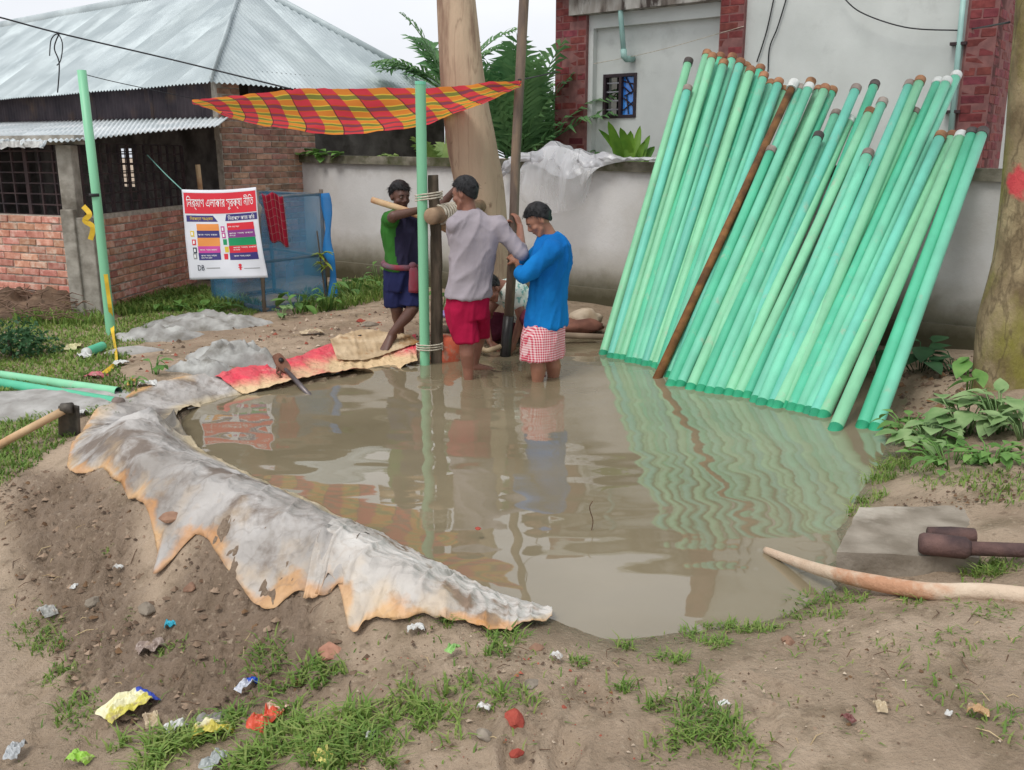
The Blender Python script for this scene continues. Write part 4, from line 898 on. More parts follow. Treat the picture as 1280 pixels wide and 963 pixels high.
# ------------------------------------------------------------------ checked cloth awning
top = [D(240, 125, 10.6), D(300, 119, 10.0), D(366, 112, 9.3), D(440, 111, 8.75), D(525, 110, 8.25), D(590, 106, 8.0), D(650, 100, 7.6)]
bot = [D(246, 127, 10.65), D(285, 146, 10.6), D(345, 160, 10.2), D(430, 168, 9.6), D(520, 158, 9.0), D(592, 134, 8.5), D(652, 102, 7.7)]
tp_ = catmull(top, 80); bt_ = catmull(bot, 80); mb = MB(); uv = []
for i in range(81):
    for j in range(25):
        t = j/24; p = tp_[i].lerp(bt_[i], t); sgn = math.sin(math.pi*t)
        p = p+V(0, 0, -.05*sgn)+V(0, .05, .02)*noise.noise((i*.12, t*3, 2))+V(0, 0, .012)*noise.noise((i*.4, t*6, 5))
        mb.v.append(tuple(p)); uv.append((i/80+.10*(1-t)*(1-t), t))
for i in range(80):
    for j in range(24): a = i*25+j; mb.f.append((a, a+25, a+26, a+1)); mb.m.append(0)
mb.uv = uv
def plaid(name, cols, nu, nv, wcols=None, trans=.35, mixf=.5):
    m = bpy.data.materials.new(name); m.use_nodes = True; n = m.node_tree.nodes; l = m.node_tree.links.new; b = n['Principled BSDF']; b.inputs['Roughness'].default_value = .85; b.inputs['Specular IOR Level'].default_value = .15
    tcn = n.new('ShaderNodeTexCoord'); sx = n.new('ShaderNodeSeparateXYZ'); l(tcn.outputs['UV'], sx.inputs[0]); outs = []
    for ax, rep, cs in ((0, nu, cols), (1, nv, wcols or cols)):
        mu = n.new('ShaderNodeMath'); mu.operation = 'MULTIPLY'; mu.inputs[1].default_value = rep; fr = n.new('ShaderNodeMath'); fr.operation = 'FRACT'; l(sx.outputs[ax], mu.inputs[0]); l(mu.outputs[0], fr.inputs[0])
        rp = n.new('ShaderNodeValToRGB'); rp.color_ramp.interpolation = 'CONSTANT'; e = rp.color_ramp.elements
        while len(e) > 1: e.remove(e[-1])
        e[0].position = 0; e[0].color = (*cs[0][1], 1)
        for pos, c in cs[1:]: q = e.new(pos); q.color = (*c, 1)
        l(fr.outputs[0], rp.inputs[0]); outs.append(rp.outputs[0])
    mx = n.new('ShaderNodeMix'); mx.data_type = 'RGBA'; mx.inputs[0].default_value = mixf; l(outs[0], mx.inputs[6]); l(outs[1], mx.inputs[7]); l(mx.outputs[2], b.inputs['Base Color'])
    if trans:
        tr = n.new('ShaderNodeBsdfTranslucent'); ms = n.new('ShaderNodeMixShader'); ms.inputs[0].default_value = trans; l(mx.outputs[2], tr.inputs[0]); l(b.outputs[0], ms.inputs[1]); l(tr.outputs[0], ms.inputs[2]); l(ms.outputs[0], n['Material Output'].inputs[0])
    return m
RD, OR_, YE, GN, PU = S(234, 78, 90), S(244, 152, 70), S(248, 214, 84), S(146, 150, 78), S(150, 82, 100)
def madras():
    m = bpy.data.materials.new('checked_cotton'); m.use_nodes = True; n = m.node_tree.nodes; l = m.node_tree.links.new; b = n['Principled BSDF']; b.inputs['Roughness'].default_value = .85; b.inputs['Specular IOR Level'].default_value = .15
    tcn = n.new('ShaderNodeTexCoord'); sx = n.new('ShaderNodeSeparateXYZ'); l(tcn.outputs['UV'], sx.inputs[0])
    def band(ax, rep, a, b_):
        mu = n.new('ShaderNodeMath'); mu.operation = 'MULTIPLY'; mu.inputs[1].default_value = rep; l(sx.outputs[ax], mu.inputs[0]); fr = n.new('ShaderNodeMath'); fr.operation = 'FRACT'; l(mu.outputs[0], fr.inputs[0])
        c1 = n.new('ShaderNodeMath'); c1.operation = 'GREATER_THAN'; c1.inputs[1].default_value = a; c2 = n.new('ShaderNodeMath'); c2.operation = 'LESS_THAN'; c2.inputs[1].default_value = b_
        l(fr.outputs[0], c1.inputs[0]); l(fr.outputs[0], c2.inputs[0]); k = n.new('ShaderNodeMath'); k.operation = 'MULTIPLY'; l(c1.outputs[0], k.inputs[0]); l(c2.outputs[0], k.inputs[1]); return k.outputs[0]
    def mix(f, a, b_):
        x = n.new('ShaderNodeMix'); x.data_type = 'RGBA'; l(f, x.inputs[0])
        for i, q in ((6, a), (7, b_)):
            if isinstance(q, tuple): x.inputs[i].default_value = (*q, 1)
            else: l(q, x.inputs[i])
        return x.outputs[2]
    c = band(0, 11, .5, 1.01); rw = band(1, 5.4, .55, 1.01)
    A = mix(c, OR_, RD); B = mix(c, GN, PU); o_ = mix(rw, A, B)
    ye = mix(c, YE, S(214, 96, 40)); o_ = mix(band(1, 5.4, .5, .59), o_, ye); o_ = mix(band(1, 5.4, .94, 1.01), o_, ye); o_ = mix(band(0, 11, .485, .515), o_, S(116, 56, 72))
    l(o_, b.inputs['Base Color']); tr = n.new('ShaderNodeBsdfTranslucent'); ms = n.new('ShaderNodeMixShader'); ms.inputs[0].default_value = .62; l(o_, tr.inputs[0]); l(b.outputs[0], ms.inputs[1]); l(tr.outputs[0], ms.inputs[2]); l(ms.outputs[0], n['Material Output'].inputs[0])
    return m
cm = madras()
o = mb.build('checked_cloth', cm, None, sm=True); tag(o, 'red orange and green checked cloth strung up as an awning', 'cloth')
# ------------------------------------------------------------------ wires
WIRE = mat('wire_black', S(44, 44, 48), rough=.6)
def wire(pts, label, r=.008, n=40, m=WIRE, name='wire'):
    o = MB().tube(catmull(pts, n), r, 6).build(name, m, None, sm=True); tag(o, label, 'wire'); return o
wire([D(-60, 8, 9.4), D(0, 22, 9.6), D(75, 42, 9.8), D(220, 76, 10.1), D(366, 112, 9.3)], 'black cable running from the top left corner down to the checked cloth', .008)
wire([D(74, 42, 9.8), D(68, 60, 9.8), D(74, 80, 9.8), D(72, 116, 9.8)], 'loose cable end dangling in front of the tin roof', .007)
wire([D(62, 70, 9.82), D(64, 50, 9.8), D(72, 43, 9.8), D(78, 55, 9.8), D(76, 75, 9.8), D(71, 82, 9.8)], 'small loop of cable knotted on the black cable before the roof', .006)
wire([D(105, 93, LY), D(150, 104, 9.6), D(244, 124, 10.5)], 'thin line from the leaning green pole to the checked cloth', .004)
wire([D(648, 100, 7.6), D(665, 97, 9.), D(697, 90, 10.6)], 'line from the checked cloth to the maroon pilaster', .006)
wire([hpt(1050, -8, .1), hpt(1075, 15, .12), hpt(1130, 34, .14), hpt(1190, 38, .12), hpt(1216, 36, .1), D(1262, 28, 6.3)], 'black wire sagging across the grey house to the mossy tree', .007)
wire([hpt(968, -5, .03), hpt(958, 40, .03), hpt(946, 78, .03)], 'black wire hanging down the grey wall beside the middle pilaster', .008)
wire([hpt(984, -5, .03), hpt(972, 34, .03), hpt(962, 60, .03), hpt(960, 90, .03)], 'second black wire hanging down the grey wall, farther from the pilaster', .008)
wire([hpt(742, 80, .02), hpt(820, 64, .03), hpt(930, 33, .07)], 'thin pale string stretched across the house recess', .004, m=ROPE, name='string')
# ------------------------------------------------------------------ netted cage
NETP = mat('cage_wood', S(140, 128, 116), S(100, 92, 84), scale=6, rough=.9, bump=.3)
def net(name, c, alpha):
    m = bpy.data.materials.new(name); m.use_nodes = True; n = m.node_tree.nodes; l = m.node_tree.links.new; b = n['Principled BSDF']; b.inputs['Base Color'].default_value = (*c, 1); b.inputs['Roughness'].default_value = .7
    tr = n.new('ShaderNodeBsdfTransparent'); ms = n.new('ShaderNodeMixShader'); tcn = n.new('ShaderNodeTexCoord'); nz = n.new('ShaderNodeTexNoise'); nz.inputs['Scale'].default_value = 3; l(tcn.outputs['Object'], nz.inputs['Vector'])
    rr = n.new('ShaderNodeMapRange'); rr.inputs[1].default_value = .3; rr.inputs[2].default_value = .7; rr.inputs[3].default_value = alpha-.14; rr.inputs[4].default_value = alpha+.12; l(nz.outputs[0], rr.inputs[0])
    l(rr.outputs[0], ms.inputs[0]); l(tr.outputs[0], ms.inputs[1]); l(b.outputs[0], ms.inputs[2]); l(ms.outputs[0], n['Material Output'].inputs[0]); return m
NET = net('blue_net', S(76, 144, 184), .42); NETF = net('blue_net_fold', S(40, 134, 206), .85)
kF, kL, kR = G(331, 390), G(268, 377), G(408, 378)
kB = kL+kR-kF; KH = 1.2
t = empty('net_cage', tuple(kF), 'wooden frame cage wrapped in blue net beside the banner', 'cage')
for nm, q in (('post', kF), ('post', kL), ('post', kR), ('post', kB)):
    MB().tube([q-V(0, 0, .05), q+V(0, 0, KH+.04)], .022, 8).build(nm, NETP, t, sm=True)
for a_, b_ in ((kF, kL), (kF, kR), (kL, kB), (kR, kB)):
    for z in (.03, .52, KH-.02): MB().tube([a_+V(0, 0, z), b_+V(0, 0, z+.01)], .016 if z > .1 else .024, 6).build('rail', NETP, t, sm=True)
    d = b_-a_; nn_ = V(d.y, -d.x, 0).normalized()
    MB().grid(lambda u, v_: a_+d*u+V(0, 0, v_*KH)+nn_*(.02*noise.noise((u*5, v_*4, a_.x))+.024*(1 if nn_.y < 0 else -1)), 14, 12).build('net', NET, t, sm=True)
MB().tube(catmull([kR+V(.05, -.03, KH), kR+V(.07, -.04, .9), kR+V(.05, -.04, .6), kR+V(.10, -.05, .4), kR+V(.08, -.05, .02)], 16), [.045+.015*math.sin(i*.9) for i in range(17)], 10, ry=[.02]*17).build('net_fold', NETF, t, sm=True)
# checked towel over the cage rail
t0, t1 = kF.lerp(kR, .1)+V(0, -.06, KH), kF.lerp(kR, .42)+V(0, -.06, KH); mb = MB(); uv = []
for i in range(25):
    for j in range(21):
        u, v_ = i/24, j/20; p = t0.lerp(t1, u*(1-.12*v_)+.26*v_)+V(0, -.02-.03*abs(math.sin(u*9)), -.52*v_*(.86+.16*u)-.02*math.sin(u*9)+.03*(1-u)*(1-v_)); mb.v.append(tuple(p)); uv.append((u, v_))
for i in range(24):
    for j in range(20): a = i*21+j; mb.f.append((a, a+21, a+22, a+1)); mb.m.append(0)
mb.uv = uv
tw = plaid('towel_check', [(0, S(160, 34, 58)), (.8, S(60, 22, 40)), (.9, S(206, 170, 160))], 5, 6, [(0, S(170, 36, 60)), (.82, S(196, 150, 150)), (.88, S(150, 30, 52))], trans=.1)
o = mb.build('towel', tw, None, sm=True, thick=.006); tag(o, 'dark red checked towel hanging over the top rail of the net cage', 'towel')
bagm = mat('clear_bag', S(206, 206, 200), S(170, 170, 166), scale=9, rough=.35, trans=.3)
bp_ = kF+V(-.0, -.1, KH-.12); mb = MB().sphere(bp_, (.06, .05, .12), 14, 10)
for i, v in enumerate(mb.v): p = Vector(v); mb.v[i] = tuple(p+V(1, 1, 1)*noise.noise(p*18)*.02)
o = mb.build('plastic_bag', bagm, None, sm=True); tag(o, 'small clear plastic bag tied at the banner corner', 'bag')
# ------------------------------------------------------------------ banner
bc = [D(227, 237, 9.55), D(320, 234, 9.42), D(334, 347, 9.34), D(236, 350, 9.40)]     # TL TR BR BL
def BS(u, v, off=0.0):
    p = bc[0].lerp(bc[1], u).lerp(bc[3].lerp(bc[2], u), v); d = (bc[1]-bc[0]).cross(bc[3]-bc[0]).normalized()
    if d.y > 0: d = -d
    k = .035*math.sin(math.pi*u)*(1-.5*v)+.022*math.sin((u*1.3-v*.9)*5)*v+.006*noise.noise((u*6, v*6, 1))
    sag = V(0, 0, -.012*math.sin(math.pi*u)*(1-v))
    curl = V(-.015, 0, 0)*math.sin(math.pi*v)*(u-.2)
    return p+d*(off-k)+sag+curl
t = empty('safety_banner', tuple(bc[3]), 'white banner with red Bengali headline hung between the house grille and net cage', 'banner')
def fl(name, c, r=.55): return mat(name, c, tuple(x*.9 for x in c), scale=3, rough=r, spec=.4)
MB().grid(lambda a, b: BS(a, b), 30, 30).build('sheet', fl('banner_white', S(220, 222, 228)), t, sm=True, thick=.002)
def patch(nm, u0, v0, u1, v1, m, off=.003, sl=0, sr=0):
    MB().grid(lambda a, b: BS(lerp(u0+sl*b, u1+sr*b, a), lerp(v0, v1, b), off), 12, 5).build(nm, m, t, sm=True)
red, nav, org_, pur, grn, mag = fl('b_red', S(216, 44, 60)), fl('b_navy', S(58, 52, 118)), fl('b_orange', S(228, 146, 72)), fl('b_purple', S(136, 60, 136)), fl('b_green', S(20, 146, 92)), fl('b_magenta', S(196, 66, 150))
whi, yel, blk_ = fl('b_letters', S(240, 240, 240)), fl('b_yellow', S(226, 196, 60)), fl('b_black', S(40, 50, 66))
patch('headline_band', .02, .035, .985, .265, red)
patch('title_band', .035, .285, .37, .355, nav, sr=.06); patch('title_band', .55, .275, .985, .35, nav, sl=-.02)
for c_, v0, v1 in ((org_, .38, .455), (nav, .455, .535), (org_, .535, .63), (mag, .63, .705), (nav, .705, .785)): patch('colour_block', .155, v0, .435, v1, c_, sl=.004, sr=.004)
for c_, v0, v1 in ((red, .375, .455), (pur, .455, .54), (grn, .54, .63), (red, .63, .71), (nav, .71, .79)): patch('colour_block', .545, v0, .925, v1, c_, sl=.004, sr=.004)
for k, (u_, v_, c_) in enumerate(((.095, .49, yel), (.11, .585, red), (.115, .675, blk_), (.11, .74, fl('b_grey', S(150, 150, 150))), (.485, .44, mag), (.49, .51, mag), (.5, .585, grn), (.515, .67, yel), (.5, .75, red))):
    patch('icon', u_-.025, v_-.032, u_+.025, v_+.032, c_, sl=.004)
    if k < 6: patch('icon_mark', u_-.011, v_-.018, u_+.011, v_+.018, whi, .005)
def text(nm, s_, u0, vb, wid, hgt, m, shear=0):
    cu = bpy.data.curves.new('t', 'FONT'); cu.body = s_; cu.size = 1; cu.resolution_u = 2; ob = bpy.data.objects.new('t', cu); col.objects.link(ob)
    dg = bpy.context.evaluated_depsgraph_get(); me = ob.evaluated_get(dg).to_mesh(); vs = np.array([v.co[:] for v in me.vertices]); fs = [tuple(p.vertices) for p in me.polygons]; ob.evaluated_get(dg).to_mesh_clear()
    bpy.data.objects.remove(ob); bpy.data.curves.remove(cu)
    if not len(vs): return
    x0, x1 = vs[:, 0].min(), vs[:, 0].max(); mb = MB(); y1 = vs[:, 1].max(); y0 = min(vs[:, 1].min(), 0)
    for x, y, _ in vs: mb.v.append(tuple(BS(u0+(x-x0)/(x1-x0)*wid, vb-(y-y0)/(y1-y0)*hgt, .006)))
    mb.f = fs; mb.m = [0]*len(fs); mb.build(nm, m, t)
text('headline', '\u09bf\u09a8\u09b0\u09cd\u09ae\u09be\u09a3 \u098f\u09b2\u09be\u0995\u09be\u09b0 \u09b8\u09c1\u09b0\u0995\u09cd\u09b7\u09be \u09a8\u09c0\u09bf\u09a4', .05, .225, .9, .155, whi)
text('title', '\u09bf\u09a8\u09b0\u09be\u09aa\u09a4\u09cd\u09a4\u09be \u09b8\u09b0\u099e\u09cd\u099c\u09be\u09ae', .08, .35, .29, .055, yel)
text('title', '\u09bf\u09a8\u09b0\u09be\u09aa\u09c7\u09a6 \u0995\u09be\u099c \u0995\u09bf\u09b0', .57, .342, .38, .055, whi)
for (u_, v_, wd_) in ((.17, .515, .24), (.18, .685, .22), (.19, .75, .2), (.19, .775, .14), (.56, .43, .16), (.565, .505, .34), (.57, .53, .08), (.6, .665, .32), (.6, .69, .09), (.6, .76, .22)):
    text('small_text', '\u0995\u09be\u099c \u09b8\u09ae\u09af\u09bc \u09b0\u0995\u09cd\u09b7\u09be', u_, v_, wd_, .022, whi)
text('logo', 'DB', .13, .90, .085, .06, blk_)
patch('logo_line', .24, .872, .42, .882, fl('b_grey', S(150, 150, 150)))
MB().grid(lambda a, b: BS(.665+.02*math.cos(a*6.283)*b, .85+.016*math.sin(a*6.283)*b, .004), 12, 1).build('logo_figure', red, t)
patch('logo_figure', .652, .866, .678, .905, red, sl=.004); patch('logo_figure', .64, .872, .69, .88, red); patch('logo_line', .71, .885, .92, .893, fl('b_grey', S(150, 150, 150)))
wire([D(184, 194, 10.2), D(206, 217, 9.9), bc[0]], 'pale cord tying the banner to the house grille', .006, m=mat('cord_teal', S(120, 170, 160), rough=.8), name='cord')
# stick leaning by the porch opening
o = MB().tube([D(252, 250, 11.2), D(247, 206, 11.2)], .03, 10).build('wooden_stick', BAMBOO, None, sm=True); tag(o, 'pale wooden stick standing behind the banner by the brick pier', 'stick')

# ------------------------------------------------------------------ clear plastic sheet on the wall
PLS = bpy.data.materials.new('clear_plastic'); PLS.use_nodes = True; n = PLS.node_tree.nodes; l = PLS.node_tree.links.new; b = n['Principled BSDF']
b.inputs['Base Color'].default_value = (.86, .86, .87, 1); b.inputs['Roughness'].default_value = .22; b.inputs['Specular IOR Level'].default_value = .6
tr = n.new('ShaderNodeBsdfTransparent'); ms = n.new('ShaderNodeMixShader'); lw_ = n.new('ShaderNodeLayerWeight'); lw_.inputs[0].default_value = .35
rr = n.new('ShaderNodeMapRange'); rr.inputs[3].default_value = .2; rr.inputs[4].default_value = .85; l(lw_.outputs['Facing'], rr.inputs[0]); l(rr.outputs[0], ms.inputs[0]); l(tr.outputs[0], ms.inputs[1]); l(b.outputs[0], ms.inputs[2]); l(ms.outputs[0], n['Material Output'].inputs[0])
def wpt(u, v, n_): return DP(u, v, W0+Wn*n_, Wn)
t = empty('plastic_sheet', tuple(wpt(700, 200, .05)), 'crumpled clear plastic sheet hanging over the boundary wall behind the workers', 'sheet')
up_line = catmull([wpt(655, 204, .08), wpt(670, 190, .1), wpt(690, 182, .1), wpt(715, 188, .1), wpt(740, 200, .08), wpt(760, 206, .06)], 50)
lo_line = catmull([wpt(652, 250, .16), wpt(668, 262, .22), wpt(690, 266, .26), wpt(705, 265, .26), wpt(728, 256, .2), wpt(742, 218, .1)], 50)
mb = MB().grid(lambda a, b: up_line[int(a*50)].lerp(lo_line[int(a*50)], b)+Wn*(.10*math.sin(math.pi*b)+.045*noise.noise((a*5, b*1.6, 1))+.02*noise.noise((a*13, b*3, 4))+.02*abs(noise.noise((a*20, b*1.2, 8)))), 50, 30)
mb.build('hanging_bag', PLS, t, sm=True)
crest_ = catmull([wpt(626, 218, .1), wpt(634, 200, .1), wpt(650, 192, .08), wpt(672, 188, .06), wpt(692, 176, .04), wpt(706, 192, .05), wpt(722, 186, .03), wpt(738, 194, .05), wpt(755, 190, .05), wpt(775, 196, .06), wpt(800, 197, .06), wpt(822, 197, .06)], 110)
low_ = catmull([wpt(628, 222, .12), wpt(640, 212, .14), wpt(652, 202, .14), wpt(672, 208, .16), wpt(695, 220, .2), wpt(712, 224, .2), wpt(730, 216, .16), wpt(745, 211, .14), wpt(760, 206, .12), wpt(780, 202, .1), wpt(800, 201, .09), wpt(822, 201, .08)], 110)
PLW = mat('milky_plastic', S(226, 226, 228), S(200, 200, 204), scale=5, rough=.25, spec=.6, trans=.4, world=True)
mb = MB().grid(lambda a, b: crest_[int(a*110)].lerp(low_[int(a*110)], b)+Wn*(.05*math.sin(math.pi*b)+.04*noise.noise((a*22, b*3, 2)))+V(0, 0, .03)*noise.noise((a*34, b*4, 6))*math.sin(math.pi*min(1, b+.15)), 110, 14)
mb.build('gathered_fold', PLW, t, sm=True)
mb = MB().grid(lambda a, b: crest_[int(30+a*55)]+Wn*(-.02-.3*b)+V(0, 0, -.06*b+.02*noise.noise((a*9, b*3, 3))), 54, 8); mb.build('back_fold', PLW, t, sm=True)

# ------------------------------------------------------------------ right foreground: slab, coring pipe, stripped branch
sc4 = [G(1074, 636), G(1231, 634), G(1224, 706), G(1040, 700)]
zt_ = .15
top4 = [P(u, v, zt_) for u, v in ((1074, 634), (1231, 632), (1224, 698), (1046, 690))]
mb = MB(); n_ = 20
def sf(a, b): p = top4[0].lerp(top4[1], a).lerp(top4[3].lerp(top4[2], a), b); return p+V(noise.noise((a*6, b*6, 1))*.008, noise.noise((a*6, b*6, 9))*.008, .006*noise.noise((a*5, b*5, 2)))
mb.grid(sf, n_, n_)
o0 = len(mb.v); ring = [sf(i/n_, 0) for i in range(n_)]+[sf(1, i/n_) for i in range(n_)]+[sf(1-i/n_, 1) for i in range(n_)]+[sf(0, 1-i/n_) for i in range(n_)]
k = len(ring)
for q in ring: mb.v.append(tuple(q))
for q in ring: mb.v.append((q.x+noise.noise(q*9)*.012, q.y+noise.noise(q*9+V(3, 0, 0))*.012, q.z-.10))
for i in range(k): mb.f.append((o0+i, o0+(i+1) % k, o0+k+(i+1) % k, o0+k+i)); mb.m.append(0)
o = mb.build('concrete_slab', mat('slab_concrete', S(156, 147, 134), S(120, 111, 98), scale=6, rough=.9, bump=.6, bscale=35, dirt=S(184, 176, 164), dscale=2.5, dlo=.5, dhi=.7, world=True), None, sm=False); tag(o, 'broken flat concrete slab lying at the right edge of the pond', 'slab')
cz_ = zt_+.05
t = empty('core_bit', tuple(P(1150, 678, cz_)), 'heavy rusty steel drill bit resting on the concrete slab', 'drill bit')
RBIT = mat('bit_rust', S(110, 84, 78), S(70, 54, 54), scale=9, rough=.75, bump=.6, bscale=50, dirt=S(60, 48, 48), dscale=4)
pA, pB, pC = P(1149, 679, cz_), P(1213, 686, cz_), P(1330, 690, cz_+.03)
MB().tube([pA, pA.lerp(pB, .08), pB.lerp(pA, .1), pB], [.036, .044, .044, .03], 16).build('bit_head', RBIT, t, sm=True)
MB().tube([pB.lerp(pA, .05), pC], .028, 14).build('shank', RBIT, t, sm=True)
t2a, t2b = P(1160, 668, cz_+.0), P(1218, 671, cz_+.0)
o = MB().tube([t2a, t2a.lerp(t2b, .5), t2b], [.03, .036, .034], 14).build('steel_collar', RBIT, None, sm=True); tag(o, 'short dark steel collar lying behind the rusty drill bit on the slab', 'collar')
br = [P(957, 688, .01), P(985, 699, .03), P(1030, 714, .07), P(1090, 728, .12), P(1160, 739, .16), P(1230, 740, .18), P(1290, 746, .2), P(1380, 757, .2)]
o = MB().tube(catmull(br, 50), [.016+.016*min(1, i/22) for i in range(51)], 16, ry=[.014+.014*min(1, i/22) for i in range(51)]).build('stripped_branch', mat('peeled_wood', S(212, 194, 172), S(190, 164, 140), scale=5, rough=.75, bump=1, bscale=30, dirt=S(186, 140, 110), dscale=1.8, dlo=.5, dhi=.56, detail=5), None, sm=True); tag(o, 'long pale peeled branch lying from the pond past the slab', 'branch')

# ------------------------------------------------------------------ tools on the left and on the bank
_hy = G(90, 548).y; hd0, hd1 = D(-60, 592, _hy-.25), D(84, 511, _hy)
t = empty('hoe', tuple(hd0), 'long handled hoe with a worn iron blade lying on the left bank', 'hoe')
MB().tube([hd0, hd0.lerp(hd1, .5)+V(0, 0, .01), hd1], [.026, .024, .024], 12).build('handle', BAMBOO, t, sm=True)
IRON = mat('worn_iron', S(104, 98, 90), S(66, 62, 58), scale=9, rough=.6, metal=.4, bump=.3, dirt=S(120, 104, 84), dscale=4)
hx = D(87, 512, hd1.y)
mb = MB().grid(lambda a, b: D(lerp(74, 98, a)+3*b*(a-.3), lerp(508-2*math.sin(a*3.1), 545+3*math.sin(a*3.1), b), hd1.y-.02+.06*math.sin(a*3.1)*(1-.5*b)+.05*b), 12, 12); mb.build('blade', IRON, t, sm=True, thick=.012)
MB().tube([hd1+V(-.03, 0, 0), hd1+V(.03, 0, .005)], .034, 14).build('collar', IRON, t, sm=True)
# chain wrench on the red tarp
RUST = mat('wrench_rust', S(130, 92, 72), S(88, 60, 50), scale=10, rough=.85, bump=.5, bscale=60)
wY = G(352, 470).y
t = empty('chain_wrench', tuple(D(352, 470, wY-.05)), 'rusty chain wrench lying over the red tarp with its handle in the water', 'wrench')
ja = [D(341, 446, wY+.02), D(349, 443, wY+.02), D(358, 452, wY-.05), D(363, 461, wY-.1), D(358, 466, wY-.12), D(348, 460, wY-.06)]
mb = MB(); cen = sum(ja, V(0, 0, 0))/6; nv_ = V(.3, -.8, .55).normalized(); pts = catmull(ja+[ja[0]], 24)[:-1]
mb.add([q+nv_*.014 for q in pts]+[q-nv_*.014 for q in pts], [tuple(range(24)), tuple(reversed(range(24, 48)))]+[(i, (i+1) % 24, 24+(i+1) % 24, 24+i) for i in range(24)]); mb.build('jaw', RUST, t, bevel=.004)
MB().tube([cen+nv_*.012+V(-.01, 0, .02), cen+nv_*.026+V(-.01, 0, .02)], .02, 10).build('bolt', WETM, t, sm=True)
h0, h1 = D(357, 462, wY-.1), P(389, 497, -.02)
MB().tube([h0, h0.lerp(h1, .5), h1], [.016, .02, .02], 12).build('handle', mat('wrench_steel', S(120, 112, 112), S(84, 78, 80), scale=6, rough=.4, metal=.5), t, sm=True)
chp = catmull([D(346, 460, wY-.08), D(351, 472, wY-.16), D(353, 482, wY-.2), D(357, 492, wY-.26)], 9)
for i in range(9):
    a_, b_ = chp[i], chp[i+1]; d = (b_-a_).normalized(); sd = d.cross(V(.3, -1, .2) if i % 2 else V(1, .3, 0)).normalized(); c = (a_+b_)/2; pl = [c+d*math.cos(q*.785)*(b_-a_).length*.62+sd*math.sin(q*.785)*.016 for q in range(9)]
    MB().tube(pl, .006, 6, caps=False).build('chain_link', RUST, t, sm=True)
o = MB().tube([G(438, 440, .02), G(452, 429, .06)], [.012, .015], 8).build('iron_rod', WETM, None, sm=True); tag(o, 'short dark rod sticking up behind the beige sack', 'rod')
# orange marker wrapped at the post foot, planks and bundle on the back bank
mb = MB().tube(catmull([V(P(556, 452, 0).x, P(556, 452, 0).y+.1, -.2), D(558, 440, P(556, 452, 0).y+.1), D(562, 420, P(556, 452, 0).y+.1)], 10), [.15, .16, .15, .15, .14, .14, .14, .13, .13, .12, .10], 20)
for i, v in enumerate(mb.v): p = Vector(v); mb.v[i] = tuple(p+V(noise.noise(p*9), noise.noise(p*9+V(4, 0, 0)), noise.noise(p*9+V(0, 4, 0)))*.03)
om = mat('wrapped_sack', S(190, 168, 150), S(150, 124, 104), scale=7, rough=.85, bump=.5, dirt=S(196, 96, 70), dscale=3.2, dlo=.47, dhi=.55, world=True)
o = mb.build('wrapped_stump', om, None, sm=True); tag(o, 'stump wrapped in orange stained sheet at the water edge by the posts', 'stump')
kk = [G(520, 413, .02), G(600, 418, .05)]
o = MB().tube([D(545, 412, 8.6), D(610, 416, 8.35)], .045, 10).build('driftwood_log', WOOD, None, sm=True); tag(o, 'grey log lying on the bank behind the grey shirted man', 'log')
o = MB().tube([D(700, 419, 8.45), D(745, 421, 8.5), D(815, 424, 8.55)], .028, 10).build('bamboo_pole', mat('grey_bamboo', S(150, 132, 112), S(116, 100, 84), scale=5, rough=.8, world=True), None, sm=True); tag(o, 'long grey bamboo pole lying along the back edge of the pond', 'pole')
def lumpcloth(name, label, c, r, m, seed, cat, amp=.35, freq=9):
    mb = MB().sphere(c, r, 28, 18)
    for i, v in enumerate(mb.v):
        p = Vector(v); d = p-Vector(c); k = 1+amp*noise.noise(p*freq+V(seed, 0, 0))+.5*amp*abs(noise.noise(p*freq*2.1+V(0, seed, 0))); q = Vector(c)+Vector((d.x*k, d.y*k, d.z*k)); mb.v[i] = tuple(q)
    o = mb.build(name, m, None, sm=True); tag(o, label, cat); return o
lumpcloth('sack', 'crumpled cream sack on the bank beside the leaning pipes', D(732, 400, 8.9), (.15, .14, .10), mat('cream_sack', S(206, 190, 168), S(170, 150, 126), scale=6, rough=.9, bump=.5), 3, 'sack')
lumpcloth('cloth_bundle', 'reddish brown cloth bundle on the bank behind the blue shirted man', D(716, 409, 8.8), (.26, .16, .08), mat('brown_cloth', S(140, 96, 80), S(100, 66, 56), scale=5, rough=.9, bump=.5), 7, 'bundle')
lumpcloth('purple_packet', 'crumpled purple and white packet on the bank behind the posts', D(563, 393, 8.9), (.1, .07, .035), mat('packet_purple', S(120, 96, 170), S(190, 186, 200), scale=9, rough=.5), 9, 'packet', .5, 14)
# ------------------------------------------------------------------ people
def remesh(mb, vox, sm=4, disp=None):
    me = bpy.data.meshes.new('tmp'); me.from_pydata(mb.v, [], mb.f); ob = bpy.data.objects.new('tmp', me); col.objects.link(ob)
    r = ob.modifiers.new('r', 'REMESH'); r.mode = 'VOXEL'; r.voxel_size = vox
    s_ = ob.modifiers.new('s', 'SMOOTH'); s_.iterations = sm; s_.factor = .5
    dg = bpy.context.evaluated_depsgraph_get(); out = bpy.data.meshes.new_from_object(ob.evaluated_get(dg)); bpy.data.objects.remove(ob); bpy.data.meshes.remove(me)
    if disp:
        n = len(out.vertices); co = np.empty(n*3); no = np.empty(n*3); out.vertices.foreach_get('co', co); out.vertices.foreach_get('normal', no); co = co.reshape(-1, 3); no = no.reshape(-1, 3)
        for i in range(n): co[i] += no[i]*disp(Vector(co[i]), Vector(no[i]))
        out.vertices.foreach_set('co', co.ravel()); out.update()
    smooth(out); return out
